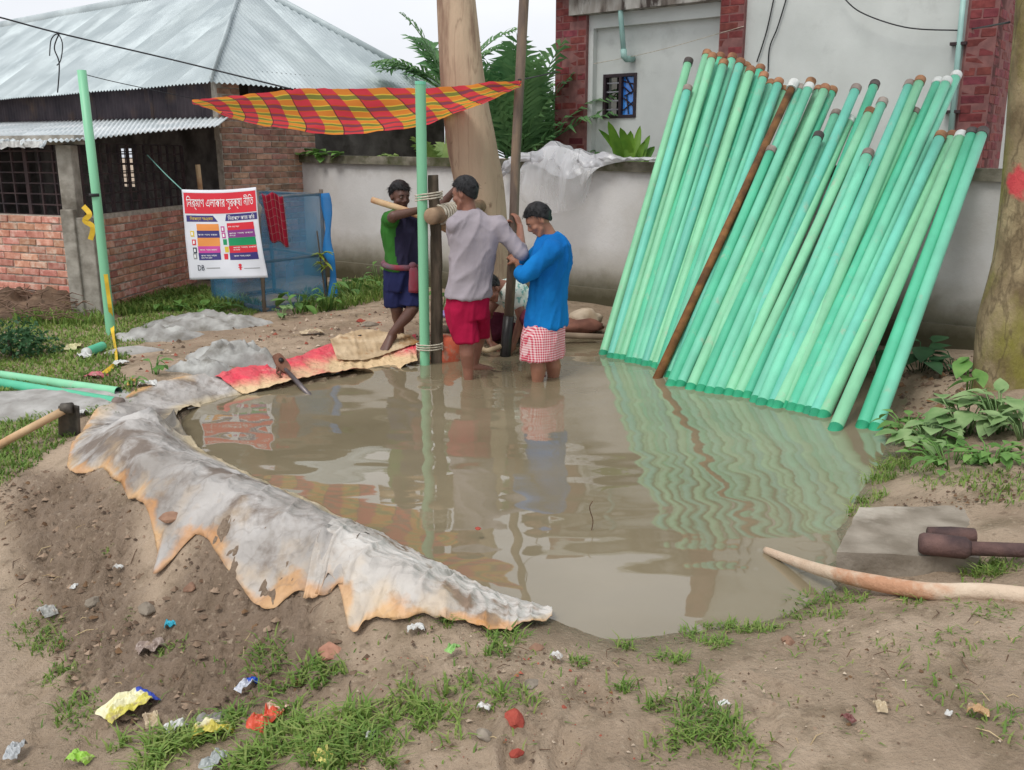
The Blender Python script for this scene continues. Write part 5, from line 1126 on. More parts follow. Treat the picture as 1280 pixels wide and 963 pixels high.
def put(me, name, m, parent):
    me.materials.clear()
    for x in (m if isinstance(m, list) else [m]): me.materials.append(x)
    c = ORG[parent]; me.transform(Matrix.Translation(-c)); me.name = name
    o = bpy.data.objects.new(name, me); col.objects.link(o); o.parent = parent; ORG[o] = c.copy(); return o
def limb(mb, pts, rad, n=14, sub=6):
    k = len(pts); P_ = [Vector(p) for p in pts]
    pp = []; rr = []
    for i in range(k-1):
        for j in range(sub): t = j/sub; pp.append(P_[i].lerp(P_[i+1], t)); rr.append(lerp(rad[i], rad[i+1], t))
    pp.append(P_[-1]); rr.append(rad[-1])
    mb.tube(pp, rr, n)
    for p, r in zip(P_, rad): mb.sphere(p, r*.99, 12, 8)
def calf(mb, knee, ankle, r0=.052, r1=.033, back=None):
    b = Vector(back) if back is not None else V(0, 0, 0); pts = [knee, knee.lerp(ankle, .28)+b*.012, knee.lerp(ankle, .6), ankle]; limb(mb, pts, [r0, r0*1.06, r0*.82, r1])
def loft(mb, secs, n=22):      # (centre, side vector, half width, front vector, half depth)
    o = len(mb.v)
    for c, s_, hw, f_, hd in secs:
        for j in range(n):
            a = 2*math.pi*j/n; ca, sa = math.cos(a), math.sin(a); e = .8
            mb.v.append(tuple(Vector(c)+Vector(s_)*(hw*math.copysign(abs(ca)**e, ca))+Vector(f_)*(hd*math.copysign(abs(sa)**e, sa))))
    for i in range(len(secs)-1):
        for j in range(n): j2 = (j+1) % n; mb.f.append((o+i*n+j, o+i*n+j2, o+(i+1)*n+j2, o+(i+1)*n+j)); mb.m.append(0)
    mb.f += [tuple(o+j for j in reversed(range(n))), tuple(o+(len(secs)-1)*n+j for j in range(n))]; mb.m += [0, 0]
def frame(f, u=V(0, 0, 1)):
    f = Vector(f).normalized(); r = f.cross(Vector(u)).normalized(); return f, r, r.cross(f).normalized()
def head(mb, c, f, u, s=1.0):
    f, r, u = frame(f, u); Mx = Matrix((r, f, u)).transposed()
    def L(a, b, c_): return Vector(c)+(r*a+f*b+u*c_)*s
    el = lambda ctr, rad: mb.sphere(L(*ctr), tuple(q*s for q in rad), 20, 14, Mx)
    el((0, -.012, .022), (.074, .093, .092)); el((0, .03, -.045), (.058, .060, .066)); el((0, .056, -.092), (.026, .026, .022)); el((0, .045, .015), (.062, .05, .06))
    for sd in (-1, 1):
        el((sd*.077, -.008, -.012), (.011, .020, .031)); el((sd*.04, .055, -.032), (.026, .03, .024)); el((sd*.03, .078, .022), (.024, .012, .008)); el((sd*.013, .092, -.034), (.010, .012, .008)); limb(mb, [L(sd*.05, .02, -.06), L(sd*.026, .06, -.1)], [.018*s, .02*s], 10, 2)
    limb(mb, [L(0, .084, .012), L(0, .104, -.024), L(0, .098, -.034)], [.009*s, .0135*s, .012*s], 10, 3)
    el((0, .082, -.058), (.024, .012, .007)); el((0, .080, -.070), (.021, .012, .007))
    return L, Mx, f, r, u
def hair(c, f, u, s, parent, seed, m, tuft=1.0):
    f, r, u = frame(f, u); mb = MB(); nu, nv = 60, 44; rnd = random.Random(seed); cen = Vector(c)+(f*-.012+u*.022)*s
    for i in range(nv+1):
        th = math.pi*i/nv
        for j in range(nu):
            ph = 2*math.pi*j/nu; a, b, z = math.sin(th)*math.cos(ph), math.sin(th)*math.sin(ph), math.cos(th)
            lim = (.36 if b > .5 else lerp(-.12, .36, max(0, b)/.5)) if b > 0 else lerp(-.12, -.95, min(1, -b*1.6))
            k = max(0, min(1, (z-lim+.05*noise.noise((a*7, b*7, seed)))/.12)); k = k*k*(3-2*k)
            th_ = (.024*(.6+.4*max(0, z))+.008*noise.noise((a*3+seed, b*3, z*3))+.003*noise.noise((a*16, b*16, z*11+seed)))*k-.012*(1-k)
            d = Vector((a, b, z)); p = cen+(r*(a*(.074+th_))+f*(b*(.093+th_))+u*(z*(.092+th_)))*s; mb.v.append(tuple(p))
    for i in range(nv):
        for j in range(nu): j2 = (j+1) % nu; mb.f.append((i*nu+j, (i+1)*nu+j, (i+1)*nu+j2, i*nu+j2)); mb.m.append(0)
    for _ in range(int(1100*tuft)):
        ph = rnd.uniform(0, 6.283); z = rnd.uniform(.0, 1); b = math.sin(ph)*math.sqrt(1-z*z); a = math.cos(ph)*math.sqrt(1-z*z)
        if b > .2 and z < .5: continue
        q = cen+(r*(a*.092)+f*(b*.111)+u*(z*.112))*s; n_ = (r*a+f*b+u*z).normalized(); tg = (f*rnd.uniform(-.2, 1)+r*rnd.gauss(0, .5)+n_*.12-u*rnd.uniform(.1, .8)).normalized(); w_ = n_.cross(tg).normalized()*.003; l_ = rnd.uniform(.018, .045)
        mb.add([q-w_, q+w_, q+tg*l_], [(0, 1, 2)])
    return mb.build('hair', m, parent, sm=True)
def face_bits(L, Mx, s, parent, m_eye, m_dark, m_lip):
    for sd in (-1, 1):
        e = MB().sphere(L(sd*.030, .083, .002), (.0125*s, .008*s, .0065*s), 12, 8, Mx).build('eye', m_eye, parent, sm=True); MB().sphere(L(sd*.030, .0895, .002), (.0055*s, .003*s, .0055*s), 10, 6, Mx).build('iris', m_dark, parent, sm=True)
        MB().tube([L(sd*.014, .093, .018), L(sd*.032, .091, .024), L(sd*.050, .078, .017)], [.003*s, .004*s, .002*s], 6).build('eyebrow', m_dark, parent, sm=True)
    MB().tube([L(-.022, .087, -.064), L(0, .094, -.0635), L(.022, .087, -.064)], [.0015*s, .0025*s, .0015*s], 6).build('mouth', m_lip, parent, sm=True)
def hand(mb, wr, d, n, curl=.35, tsgn=1, s=1.0, thumb=.5, spread=.0):
    d = Vector(d).normalized(); n = (Vector(n)-d*Vector(n).dot(d)).normalized(); sd = d.cross(n).normalized()*tsgn      # thumb lies towards +sd
    secs = [(wr, sd, .028*s, n, .021*s), (wr+d*.03*s, sd, .036*s, n, .018*s), (wr+d*.07*s, sd, .041*s, n, .015*s), (wr+d*.092*s, sd, .040*s, n, .012*s)]; loft(mb, secs, 16)
    for i, l_ in enumerate((.066, .075, .070, .054)):
        off = (1.5-i)*.0205; p = wr+d*(.088-.004*abs(i-1.2))*s+sd*off*s; q = d.copy()+sd*spread*off*8; q.normalize(); pts = [p-d*.02*s, p]; a = 0
        for k, fr in enumerate((.45, .32, .23)):
            a += curl*(1.0 if k else .9); dv = (q*math.cos(a)+n*math.sin(a)); p = p+dv*l_*fr*s; pts.append(p)
        limb(mb, pts, [.0095*s, .0095*s, .0088*s, .008*s, .0068*s], 10, 3)
    b = wr+d*.028*s+sd*.030*s; t1 = b+(d*.55+sd*.62+n*.45*thumb)*.042*s; t2 = t1+(d*.75+sd*.1+n*.75*thumb*1.4).normalized()*.032*s; t3 = t2+(d*.55-sd*.25+n*1.0*thumb*1.6).normalized()*.024*s
    limb(mb, [b-sd*.012*s, t1, t2, t3], [.015*s, .0125*s, .0105*s, .008*s], 10, 3)
def foot(mb, ank, d, s=1.0, nrm=V(0, 0, 1)):
    d = Vector(d).normalized(); sd = d.cross(nrm).normalized(); g = ank-nrm*.065*s
    secs = [(g-d*.055*s+nrm*.028*s, sd, .022*s, nrm, .022*s), (g-d*.035*s+nrm*.034*s, sd, .034*s, nrm, .034*s), (g+d*.02*s+nrm*.042*s, sd, .036*s, nrm, .042*s), (g+d*.09*s+nrm*.028*s, sd, .042*s, nrm, .027*s), (g+d*.145*s+nrm*.018*s, sd, .045*s, nrm, .018*s), (g+d*.16*s+nrm*.015*s, sd, .042*s, nrm, .014*s)]; loft(mb, secs, 16)
    for i, (o_, l_) in enumerate(((.032, .045), (.013, .042), (-.003, .037), (-.018, .031), (-.032, .024))):
        p = g+d*.15*s+sd*o_*s+nrm*.014*s; limb(mb, [p, p+d*l_*.6*s, p+d*l_*s-nrm*.004*s], [(.013 if i == 0 else .009)*s]*2+[(.011 if i == 0 else .0075)*s], 8, 2)
def skinm(name, c): 
    m = mat(name, c, tuple(x*.78 for x in c), scale=7, rough=.48, bump=.15, bscale=90, spec=.4); b = m.node_tree.nodes['Principled BSDF']; b.inputs['Subsurface Weight'].default_value = .08; b.inputs['Subsurface Radius'].default_value = (.02, .008, .004); return m
SK1, SK2, SK3 = skinm('skin_brown', S(160, 112, 90)), skinm('skin_brown_deep', S(148, 102, 84)), skinm('skin_dark', S(102, 72, 62))
HAIR = mat('hair_black', S(34, 33, 36), S(18, 18, 20), scale=40, rough=.5, bump=.6, bscale=160, spec=.35)
EYEW, IRIS, LIP = mat('eye_white', S(140, 128, 120), rough=.4), mat('iris_dark', S(30, 22, 20), rough=.3), mat('lip_brown', S(90, 50, 46), rough=.5)
def folds(amp, fx, dirv, seed, fine=.08):
    dv = Vector(dirv).normalized(); a = dv.cross(V(.3, .8, .2)).normalized(); b = dv.cross(a)
    def f(p, n):
        q = V(p.dot(a)*fx, p.dot(b)*fx, p.dot(dv)*fx*.25+seed); w_ = noise.noise(q); w2 = noise.noise(q*2.1+V(5, 1, 2)); r = (1-abs(w_))**4; r2 = (1-abs(w2))**4
        return amp*(r+.55*r2-.38)+amp*fine*noise.noise(p*30)
    return f
def cloth(name, c, c2=None, **k): return mat(name, c, c2 or tuple(x*.86 for x in c), scale=4, rough=.9, bump=.6, bscale=22, spec=.1, stretch=(1, 1, .45), **k)

# --- grey shirted man, seen from behind, gripping the drill pole
Y1 = P(587, 474, 0).y
def j1(u, v, dy=0): return D(u, v, Y1+dy)
f1 = V(-.30, .95, 0).normalized(); r1 = V(.95, .30, 0).normalized(); up = V(0, 0, 1)
root = empty('person', (j1(587, 474).x, Y1, -.1), 'man in grey long sleeved shirt and crimson shorts, seen from behind gripping the drill pole', 'person')
mb = MB(); hc = j1(581, 242, .03); neck = j1(588, 264, .02)
hf = V(-.86, .42, -.22)
Lf = head(mb, hc, hf, V(-.12, .1, 1), .98)
limb(mb, [j1(587, 270, .03), j1(585, 255, .04), hc+V(.012, 0, -.02)], [.062, .056, .056])
shR, shL = j1(622, 283, .05), j1(568, 281, -.05); ch, wa, pe = j1(592, 296, .03), j1(588, 345, .03), j1(586, 380, .03)
loft(mb, [(j1(588, 266, .03), r1, .07, f1, .06), (j1(590, 275, .03), r1, .15, f1, .085), (ch, r1, .175, f1, .11), (j1(590, 325, .03), r1, .155, f1, .105), (wa, r1, .145, f1, .1), (pe, r1, .138, f1, .1), (j1(586, 398, .03), r1, .12, f1, .09)])
elR = j1(651, 316, .02); wrR = D(650, 283, dpY-.09); limb(mb, [shR, shR.lerp(elR, .5), elR], [.056, .05, .042]); limb(mb, [elR, elR.lerp(wrR, .35), wrR], [.041, .04, .027])
hand(mb, wrR, V(-.30, .35, .88), V(-.8, .6, .1), curl=.45, tsgn=-1, s=.98, thumb=.9)
elL = j1(575, 322, .35); wrL = D(626, 284, dpY-.03); limb(mb, [shL, elL], [.054, .042]); limb(mb, [elL, wrL], [.042, .027]); hand(mb, wrL, V(.75, .25, .55), V(.5, -.2, -.6), curl=.75, tsgn=1, s=.95)
hpL, hpR = j1(574, 388, 0), j1(597, 388, .08); knL, anL = j1(583, 428, -.03), j1(586, 471, 0); limb(mb, [hpL, knL], [.075, .055]); calf(mb, knL, anL-V(0, 0, .05), .056, .036, back=(0, -1, 0)); foot(mb, anL-V(0, 0, .06), V(-.3, .9, 0))
knR, anR = j1(599, 424, .34), j1(592, 456, .34); limb(mb, [hpR, knR], [.075, .054]); calf(mb, knR, anR, .052, .034, back=(-1, 0, 0)); foot(mb, anR+V(0, 0, 0), V(.92, .35, .02))
put(remesh(mb, .0075), 'body', SK2, root)
hair(hc, hf, V(-.12, .1, 1), .98, root, 2, HAIR); face_bits(Lf[0], Lf[1], .98, root, EYEW, IRIS, LIP)
mb = MB()
loft(mb, [(j1(587.5, 263, .03), r1, .072, f1, .066), (j1(588, 268, .03), r1, .12, f1, .08), (j1(590, 275, .03), r1, .175, f1, .105), (ch, r1, .188, f1, .13), (j1(591, 325, .03), r1, .172, f1, .13), (j1(587, 350, .03), r1, .172, f1, .13), (j1(584, 372, .02), r1, .178, f1, .14)])
eR = elR.lerp(wrR, .12); limb(mb, [j1(612, 283, .05), shR, shR.lerp(elR, .5), elR, eR], [.08, .075, .068, .062, .056]); limb(mb, [j1(580, 282, -.02), shL, shL.lerp(elL, .9)], [.08, .066, .056])
put(remesh(mb, .011, 5, folds(.017, 6, (.55, 0, .8), 1)), 'shirt', cloth('shirt_lavender', S(160, 152, 158)), root)
mb = MB(); loft(mb, [(j1(586, 366, .03), r1, .158, f1, .125), (j1(585, 385, .03), r1, .162, f1, .135), (j1(585, 398, .03), r1, .158, f1, .13)])
loft(mb, [(j1(575, 385, .01), r1, .105, f1, .12), (j1(577, 402, .0), r1, .105, f1, .11), (j1(584, 427, -.02), r1, .10, f1, .098)]); loft(mb, [(j1(596, 388, .08), r1, .10, f1, .12), (j1(597, 402, .17), r1, .095, f1, .11), (j1(598, 422, .28), r1, .088, f1, .098)])
put(remesh(mb, .010, 4, folds(.016, 7, (.15, 0, 1), 3)), 'shorts', cloth('shorts_crimson', S(160, 26, 62)), root)

# --- blue shirted man facing the pole
Y2 = P(684, 474, 0).y
def j2(u, v, dy=0): return D(u, v, Y2+dy)
f2 = V(-.85, .52, 0).normalized(); r2 = V(.52, .85, 0).normalized()          # r2: his right, away from the camera
root = empty('person', (j2(684, 474).x, Y2, -.1), 'man in bright blue shirt and red checked lungi looking down at the drill pole', 'person')
mb = MB(); hc = j2(673, 275, .0); hf = V(-.80, -.12, -.55); hu = V(-.42, .0, .9)
Lf = head(mb, hc, hf, hu, .98); limb(mb, [j2(688, 300, .03), j2(682, 287, .02), hc+V(.02, .01, -.03)], [.066, .058, .056])
shN, shF = j2(690, 313, -.16), j2(677, 313, .16); el = j2(655, 345, -.20); wr = D(647, 328, dpY-.13); limb(mb, [shN, shN.lerp(el, .5), el], [.056, .05, .042]); limb(mb, [el, wr], [.042, .027])
hand(mb, wr, V(-.55, .55, .45), V(-.2, .8, -.2), curl=.55, tsgn=1, s=.98, thumb=.8)
el2 = j2(660, 330, .32); wr2 = D(651, 311, dpY+.04); limb(mb, [shF, el2], [.054, .042]); limb(mb, [el2, wr2], [.041, .026]); hand(mb, wr2, V(-.9, .1, .35), V(-.1, -.7, .1), curl=.6, tsgn=-1, s=.95)
ch2, wa2, pe2 = j2(688, 322, .02), j2(684, 380, .02), j2(680, 412, .02)
loft(mb, [(j2(690, 298, .03), r2, .08, f2, .07), (j2(690, 308, .02), r2, .16, f2, .1), (ch2, r2, .17, f2, .115), (j2(686, 350, .02), r2, .15, f2, .11), (wa2, r2, .145, f2, .105), (pe2, r2, .138, f2, .1), (j2(680, 425, .02), r2, .12, f2, .09)])
for (hx_, hy, hd_, kx, ky, kd, ax, ay, ad) in ((677, 415, -.07, 671, 448, -.08, 673, 474, -.06), (684, 415, .09, 690, 446, .08, 693, 470, .10)):
    a, b, c = j2(hx_, hy, hd_), j2(kx, ky, kd), j2(ax, ay, ad)-V(0, 0, .12); limb(mb, [a, b], [.085, .06]); calf(mb, b, c, .058, .036, back=(.6, -.4, 0)); foot(mb, c, f2)
put(remesh(mb, .0075), 'body', SK1, root); hair(hc, hf, hu, .98, root, 5, HAIR); face_bits(Lf[0], Lf[1], .98, root, EYEW, IRIS, LIP)
mb = MB(); loft(mb, [(j2(687, 292, .03), r2, .075, f2, .07), (j2(690, 298, .03), r2, .125, f2, .095), (j2(691, 308, .02), r2, .178, f2, .115), (ch2, r2, .186, f2, .136), (j2(687, 352, .02), r2, .172, f2, .132), (wa2, r2, .17, f2, .134), (j2(682, 408, .02), r2, .175, f2, .148)])
limb(mb, [j2(690, 313, -.14), shN, shN.lerp(el, .5), el, el.lerp(wr, .18)], [.078, .074, .068, .062, .054]); limb(mb, [shF, el2, el2.lerp(wr2, .2)], [.066, .058, .05])
put(remesh(mb, .011, 5, folds(.018, 6.5, (.25, .1, 1), 4)), 'shirt', cloth('shirt_blue', S(26, 122, 192), S(20, 100, 170)), root)
mb = MB(); loft(mb, [(j2(681, 402, .02), r2, .165, f2, .135), (j2(679, 420, .02), r2, .19, f2, .145), (j2(678, 447, .02), r2, .2, f2, .145)], 30)
LUN = bpy.data.materials.new('lungi_check'); LUN.use_nodes = True; n = LUN.node_tree.nodes; l = LUN.node_tree.links.new; b = n['Principled BSDF']; b.inputs['Roughness'].default_value = .9
tcn = n.new('ShaderNodeTexCoord'); sx = n.new('ShaderNodeSeparateXYZ'); l(tcn.outputs['Object'], sx.inputs[0]); ad = n.new('ShaderNodeMath'); ad.operation = 'ADD'; l(sx.outputs[0], ad.inputs[0]); l(sx.outputs[1], ad.inputs[1]); gs = []
for so in (ad.outputs[0], sx.outputs[2]):
    mu = n.new('ShaderNodeMath'); mu.operation = 'MULTIPLY'; mu.inputs[1].default_value = 52; fr = n.new('ShaderNodeMath'); fr.operation = 'FRACT'; gt = n.new('ShaderNodeMath'); gt.operation = 'GREATER_THAN'; gt.inputs[1].default_value = .5; l(so, mu.inputs[0]); l(mu.outputs[0], fr.inputs[0]); l(fr.outputs[0], gt.inputs[0]); gs.append(gt.outputs[0])
av = n.new('ShaderNodeMath'); av.operation = 'ADD'; l(gs[0], av.inputs[0]); l(gs[1], av.inputs[1]); hf_ = n.new('ShaderNodeMath'); hf_.operation = 'MULTIPLY'; hf_.inputs[1].default_value = .5; l(av.outputs[0], hf_.inputs[0])
rp = n.new('ShaderNodeValToRGB'); rp.color_ramp.elements[0].color = (*S(190, 30, 66), 1); rp.color_ramp.elements[1].color = (*S(226, 200, 200), 1); l(hf_.outputs[0], rp.inputs[0]); l(rp.outputs[0], b.inputs['Base Color'])
put(remesh(mb, .010, 3, folds(.013, 8, (0, 0, 1), 9)), 'lungi', LUN, root)

# --- man in green and navy behind the posts, leaning on the lever
Y3 = G(500, 429).y
def j3(u, v, dy=0): return D(u, v, Y3+dy)
f3 = V(.45, -.89, 0).normalized(); r3 = V(-.89, -.45, 0).normalized(); g3 = gz(j3(500, 429).x, Y3)
root = empty('person', (j3(500, 429).x, Y3, g3), 'barefoot man in green and navy shirt leaning on the lever pole with legs crossed', 'person')
mb = MB(); hc = j3(500, 245, 0); hf = V(.55, -.78, -.15); Lf = head(mb, hc, hf, V(.1, -.1, 1), .98)
limb(mb, [j3(502, 272), j3(500, 260), hc], [.06, .056, .056]); shR, shL = j3(488, 276, -.05), j3(523, 273, .06)
loft(mb, [(j3(502, 266), r3, .07, f3, .06), (j3(503, 274), r3, .15, f3, .085), (j3(504, 290), r3, .165, f3, .105), (j3(506, 315), r3, .145, f3, .1), (j3(506, 335), r3, .14, f3, .1), (j3(505, 350), r3, .15, f3, .11), (j3(505, 365), r3, .12, f3, .1)])
el = j3(492, 270, -.36); wr = D(528, 262, YP+.16); limb(mb, [shR, el], [.052, .042]); limb(mb, [el, wr], [.042, .028]); hand(mb, wr, V(.95, .1, -.15), V(.1, -.2, -.9), curl=.4, tsgn=1, s=.95)
el = j3(548, 261, -.02); wr = j3(569, 237, -.05); limb(mb, [shL, shL.lerp(el, .5), el], [.05, .045, .04]); limb(mb, [el, wr], [.041, .028]); hand(mb, wr, V(.25, .2, .9), V(.75, .3, -.1), curl=.5, tsgn=1, s=.95)
hR, hL = j3(496, 350, 0), j3(514, 350, .02); kR_, aR_ = j3(496, 388, -.02), V(j3(501, 424, .06).x, Y3+.06, g3+.065); limb(mb, [hR, kR_], [.08, .056]); calf(mb, kR_, aR_, .052, .034, back=(0, 1, 0)); foot(mb, aR_, V(.3, -.8, 0))
kL_, aL_ = j3(516, 386, -.12), V(j3(489, 420, -.16).x, Y3-.16, g3+.10); limb(mb, [hL, kL_], [.08, .056]); calf(mb, kL_, aL_, .052, .034, back=(.5, .5, 0)); foot(mb, aL_, V(-.35, -.75, -.42), 1, V(-.15, -.42, .88).normalized())
put(remesh(mb, .0075), 'body', SK3, root); hair(hc, hf, V(.1, -.1, 1), .98, root, 8, HAIR, 1.5); face_bits(Lf[0], Lf[1], .98, root, EYEW, IRIS, LIP)
mb = MB(); loft(mb, [(j3(502, 264), r3, .075, f3, .068), (j3(502, 267), r3, .12, f3, .08), (j3(503, 274), r3, .18, f3, .105), (j3(504, 290), r3, .19, f3, .13), (j3(506, 315), r3, .168, f3, .125), (j3(506, 338), r3, .165, f3, .13)])
el0 = j3(492, 270, -.36); limb(mb, [shR, shR.lerp(el0, .45)], [.075, .066]); limb(mb, [shL, shL.lerp(j3(548, 261, -.02), .35)], [.075, .064])
me = remesh(mb, .011, 5, folds(.014, 7, (.2, 0, 1), 14)); navy, green = cloth('shirt_navy', S(52, 48, 70), S(40, 40, 60)), cloth('shirt_green', S(54, 108, 46))
o = put(me, 'shirt', [navy, green], root); ax = j3(504, 290)-ORG[root]
for p in me.polygons:
    d = p.center-ax
    if d.dot(r3) > .10+.02*math.sin(p.center.z*9): p.material_index = 1
mb = MB(); loft(mb, [(j3(505, 334), r3, .155, f3, .125), (j3(505, 352), r3, .17, f3, .135), (j3(505, 362), r3, .165, f3, .13)])
loft(mb, [(j3(496, 352), r3, .105, f3, .115), (j3(496, 383, -.01), r3, .098, f3, .1)]); loft(mb, [(j3(514, 352), r3, .105, f3, .115), (j3(515, 381, -.08), r3, .098, f3, .1)])
put(remesh(mb, .011, 4, folds(.018, 7, (.1, 0, 1), 17)), 'shorts', cloth('shorts_navy', S(38, 42, 78)), root)
sash = plaid('sash_check', [(0, S(150, 40, 60)), (.5, S(60, 110, 120)), (.75, S(190, 120, 120))], 9, 3, trans=0)
mb = MB(); pts = [j3(505, 330)+r3*math.cos(a)*.178+f3*math.sin(a)*.138+V(0, 0, -.02*math.sin(a)) for a in [2*math.pi*i/28 for i in range(29)]]; mb.tube(pts, .026, 10, caps=False); mb.uv = None
mb.sphere(j3(516, 332, -.15), (.035, .03, .03), 12, 8); mb.tube(catmull([j3(516, 334, -.16), j3(518, 346, -.17), j3(517, 366, -.16)], 8), [.02, .034, .04, .044, .046, .048, .048, .046, .044], 10, ry=[.014]*9)
mb.build('waist_sash', cloth('sash_red', S(140, 62, 74), S(74, 108, 116), ), root, sm=True)

# --- crouching man behind the pole
Y4 = dpY+.38
def j4(u, v, dy=0): return D(u, v, Y4+dy)
root = empty('person', (j4(645, 440).x, Y4, 0), 'man crouching behind the drill pole in pale patterned shirt, head bent down', 'person')
mb = MB(); hc = j4(613, 361, -.15); hf = V(-.45, -.55, -.7); hu = V(-.55, -.3, .75); Lf = head(mb, hc, hf, hu, .98)
ax4 = (j4(628, 358, -.05)-j4(668, 404, .2)).normalized(); sd4 = V(.35, -.93, .1).normalized(); fr4 = ax4.cross(sd4).normalized()
limb(mb, [j4(634, 360, -.05), j4(624, 357, -.1), hc+V(.01, .02, 0)], [.066, .056, .056])
loft(mb, [(j4(631, 357, -.06), sd4, .09, fr4, .07), (j4(638, 364, -.03), sd4, .16, fr4, .1), (j4(648, 376, .03), sd4, .165, fr4, .11), (j4(660, 394, .12), sd4, .15, fr4, .11), (j4(668, 410, .18), sd4, .16, fr4, .12)])
shN, shF = j4(645, 369, -.2), j4(632, 360, .12); elN, wrN = j4(652, 398, -.24), j4(643, 427, -.26); limb(mb, [shN, shN.lerp(elN, .5), elN], [.054, .049, .041]); limb(mb, [elN, elN.lerp(wrN, .35), wrN], [.042, .041, .028]); hand(mb, wrN, V(-.35, -.25, -.85), V(-.6, .6, .1), curl=.3, tsgn=1, s=.98)
elF, wrF = j4(606, 396, .0), j4(612, 428, -.15); limb(mb, [shF, elF], [.052, .041]); limb(mb, [elF, wrF], [.04, .027]); hand(mb, wrF, V(.75, -.2, -.5), V(.2, .2, -.8), curl=.45, tsgn=-1, s=.98)
for (hip, kn, an_, dr) in ((j4(672, 412, .05), j4(662, 398, -.32), j4(660, 440, -.12), V(-.6, -.6, 0)), (j4(664, 412, .3), j4(614, 398, .12), j4(622, 438, .25), V(-.85, -.3, 0))):
    limb(mb, [hip, kn], [.085, .06]); calf(mb, kn, an_, .054, .034); foot(mb, an_, dr)
put(remesh(mb, .0075), 'body', SK2, root); hair(hc, hf, hu, .98, root, 12, HAIR); face_bits(Lf[0], Lf[1], .98, root, EYEW, IRIS, LIP)
mb = MB(); loft(mb, [(j4(629, 356, -.06), sd4, .085, fr4, .075), (j4(633, 358, -.05), sd4, .14, fr4, .095), (j4(638, 364, -.03), sd4, .185, fr4, .12), (j4(648, 376, .03), sd4, .188, fr4, .13), (j4(660, 394, .12), sd4, .17, fr4, .13), (j4(665, 402, .16), sd4, .17, fr4, .135)]); limb(mb, [shN, shN.lerp(elN, .33)], [.078, .07]); limb(mb, [shF, shF.lerp(elF, .35)], [.076, .068])
put(remesh(mb, .011, 4, folds(.014, 7, (.6, 0, .6), 23)), 'shirt', mat('shirt_printed', S(222, 234, 228), S(226, 224, 214), scale=9, rough=.9, dirt=S(130, 176, 170), dscale=16, dlo=.54, dhi=.6, spec=.1), root)
mb = MB(); loft(mb, [(j4(662, 402, .15), sd4, .165, fr4, .13), (j4(672, 414, .18), sd4, .18, fr4, .14)]); limb(mb, [j4(668, 412, .08), j4(662, 398, -.3)], [.11, .085]); limb(mb, [j4(662, 412, .28), j4(620, 402, .13)], [.115, .09]); limb(mb, [j4(640, 408, .25), j4(618, 415, .1)], [.12, .085])
put(remesh(mb, .011, 4, folds(.010, 9, (.8, .2, -.3), 29)), 'lungi', cloth('lungi_maroon', S(132, 62, 80), S(92, 44, 60)), root)
# coil of hose at his feet
o = MB().tube(catmull([j4(598, 410, -.2), j4(598, 428, -.3), j4(606, 438, -.4), j4(618, 436, -.42), j4(626, 433, -.4)], 24), .022, 10).build('hose', mat('hose_beige', S(190, 172, 140), S(150, 130, 104), scale=8, rough=.7), None, sm=True); tag(o, 'short beige hose bent in a loop between the two standing men', 'hose')
# ------------------------------------------------------------------ grass, weeds, rubble and litter
def in_poly_px(pts, n, z=.08):
    pl = poly_px(pts, z); lo, hi = pl.min(0), pl.max(0); out = []
    while sum(len(o) for o in out) < n:
        c = rng.uniform(lo, hi, (n*3, 2)); out.append(c[inside(pl, c[:, 0], c[:, 1])])
    return np.vstack(out)[:n]
def clump(pts, f=3.0, th=.05, seed=0.): return np.array([q for q in pts if noise.noise((q[0]*f, q[1]*f, seed))+.5*noise.noise((q[0]*f*2.7, q[1]*f*2.7, seed+3)) > th])
def blades(pts, h, w_, lean, mb, cols=2, hv=.5):
    Z = gz_np(pts[:, 0], pts[:, 1])
    for (x, y), z in zip(pts, Z):
        a = random.uniform(0, 6.283); hh = h*random.uniform(1-hv, 1+hv); le = lean*random.uniform(.3, 1.3)*hh; dx, dy = math.cos(a), math.sin(a); sx_, sy_ = -dy*w_*random.uniform(.7, 1.3), dx*w_*random.uniform(.7, 1.3)
        o = len(mb.v); z -= .012
        mb.v += [(x-sx_, y-sy_, z), (x+sx_, y+sy_, z), (x+dx*le*.35+sx_*.8, y+dy*le*.35+sy_*.8, z+hh*.6), (x+dx*le*.35-sx_*.8, y+dy*le*.35-sy_*.8, z+hh*.6), (x+dx*le, y+dy*le, z+hh*(1-.25*lean))]
        k = random.randrange(cols); mb.f += [(o, o+1, o+2, o+3), (o+3, o+2, o+4)]; mb.m += [k, k]
def gm(name, c1, c2): return mat(name, c1, c2, scale=1.5, rough=.55, trans=.35, world=True, spec=.3)
GR = [gm('grass_a', S(138, 166, 82), S(108, 140, 64)), gm('grass_b', S(120, 150, 72), S(92, 124, 58)), gm('grass_c', S(156, 172, 98), S(126, 144, 76))]
lawn = MB()
blades(in_poly_px([(-120,395),(60,408),(140,405),(260,378),(330,392),(300,402),(210,420),(172,436),(150,470),(165,490),(150,505),(0,470),(-160,452)], 17000), .045, .006, .8, lawn, 3)
blades(in_poly_px([(-160,452),(0,470),(150,508),(178,486),(150,515),(110,520),(100,500),(0,490),(-160,480)], 3600), .05, .0055, .8, lawn, 3)
blades(in_poly_px([(-200,510),(0,522),(70,512),(96,540),(60,562),(0,590),(-200,640)], 5200), .05, .005, .9, lawn, 3)
blades(in_poly_px([(140,378),(250,366),(330,386),(280,392),(200,394),(140,402)], 4200), .11, .008, .7, lawn, 3)
blades(in_poly_px([(380,372),(500,352),(505,372),(430,392),(370,396)], 2200), .12, .008, .7, lawn, 3)
blades(in_poly_px([(20,400),(130,398),(130,412),(20,416)], 700), .12, .007, .6, lawn, 3)
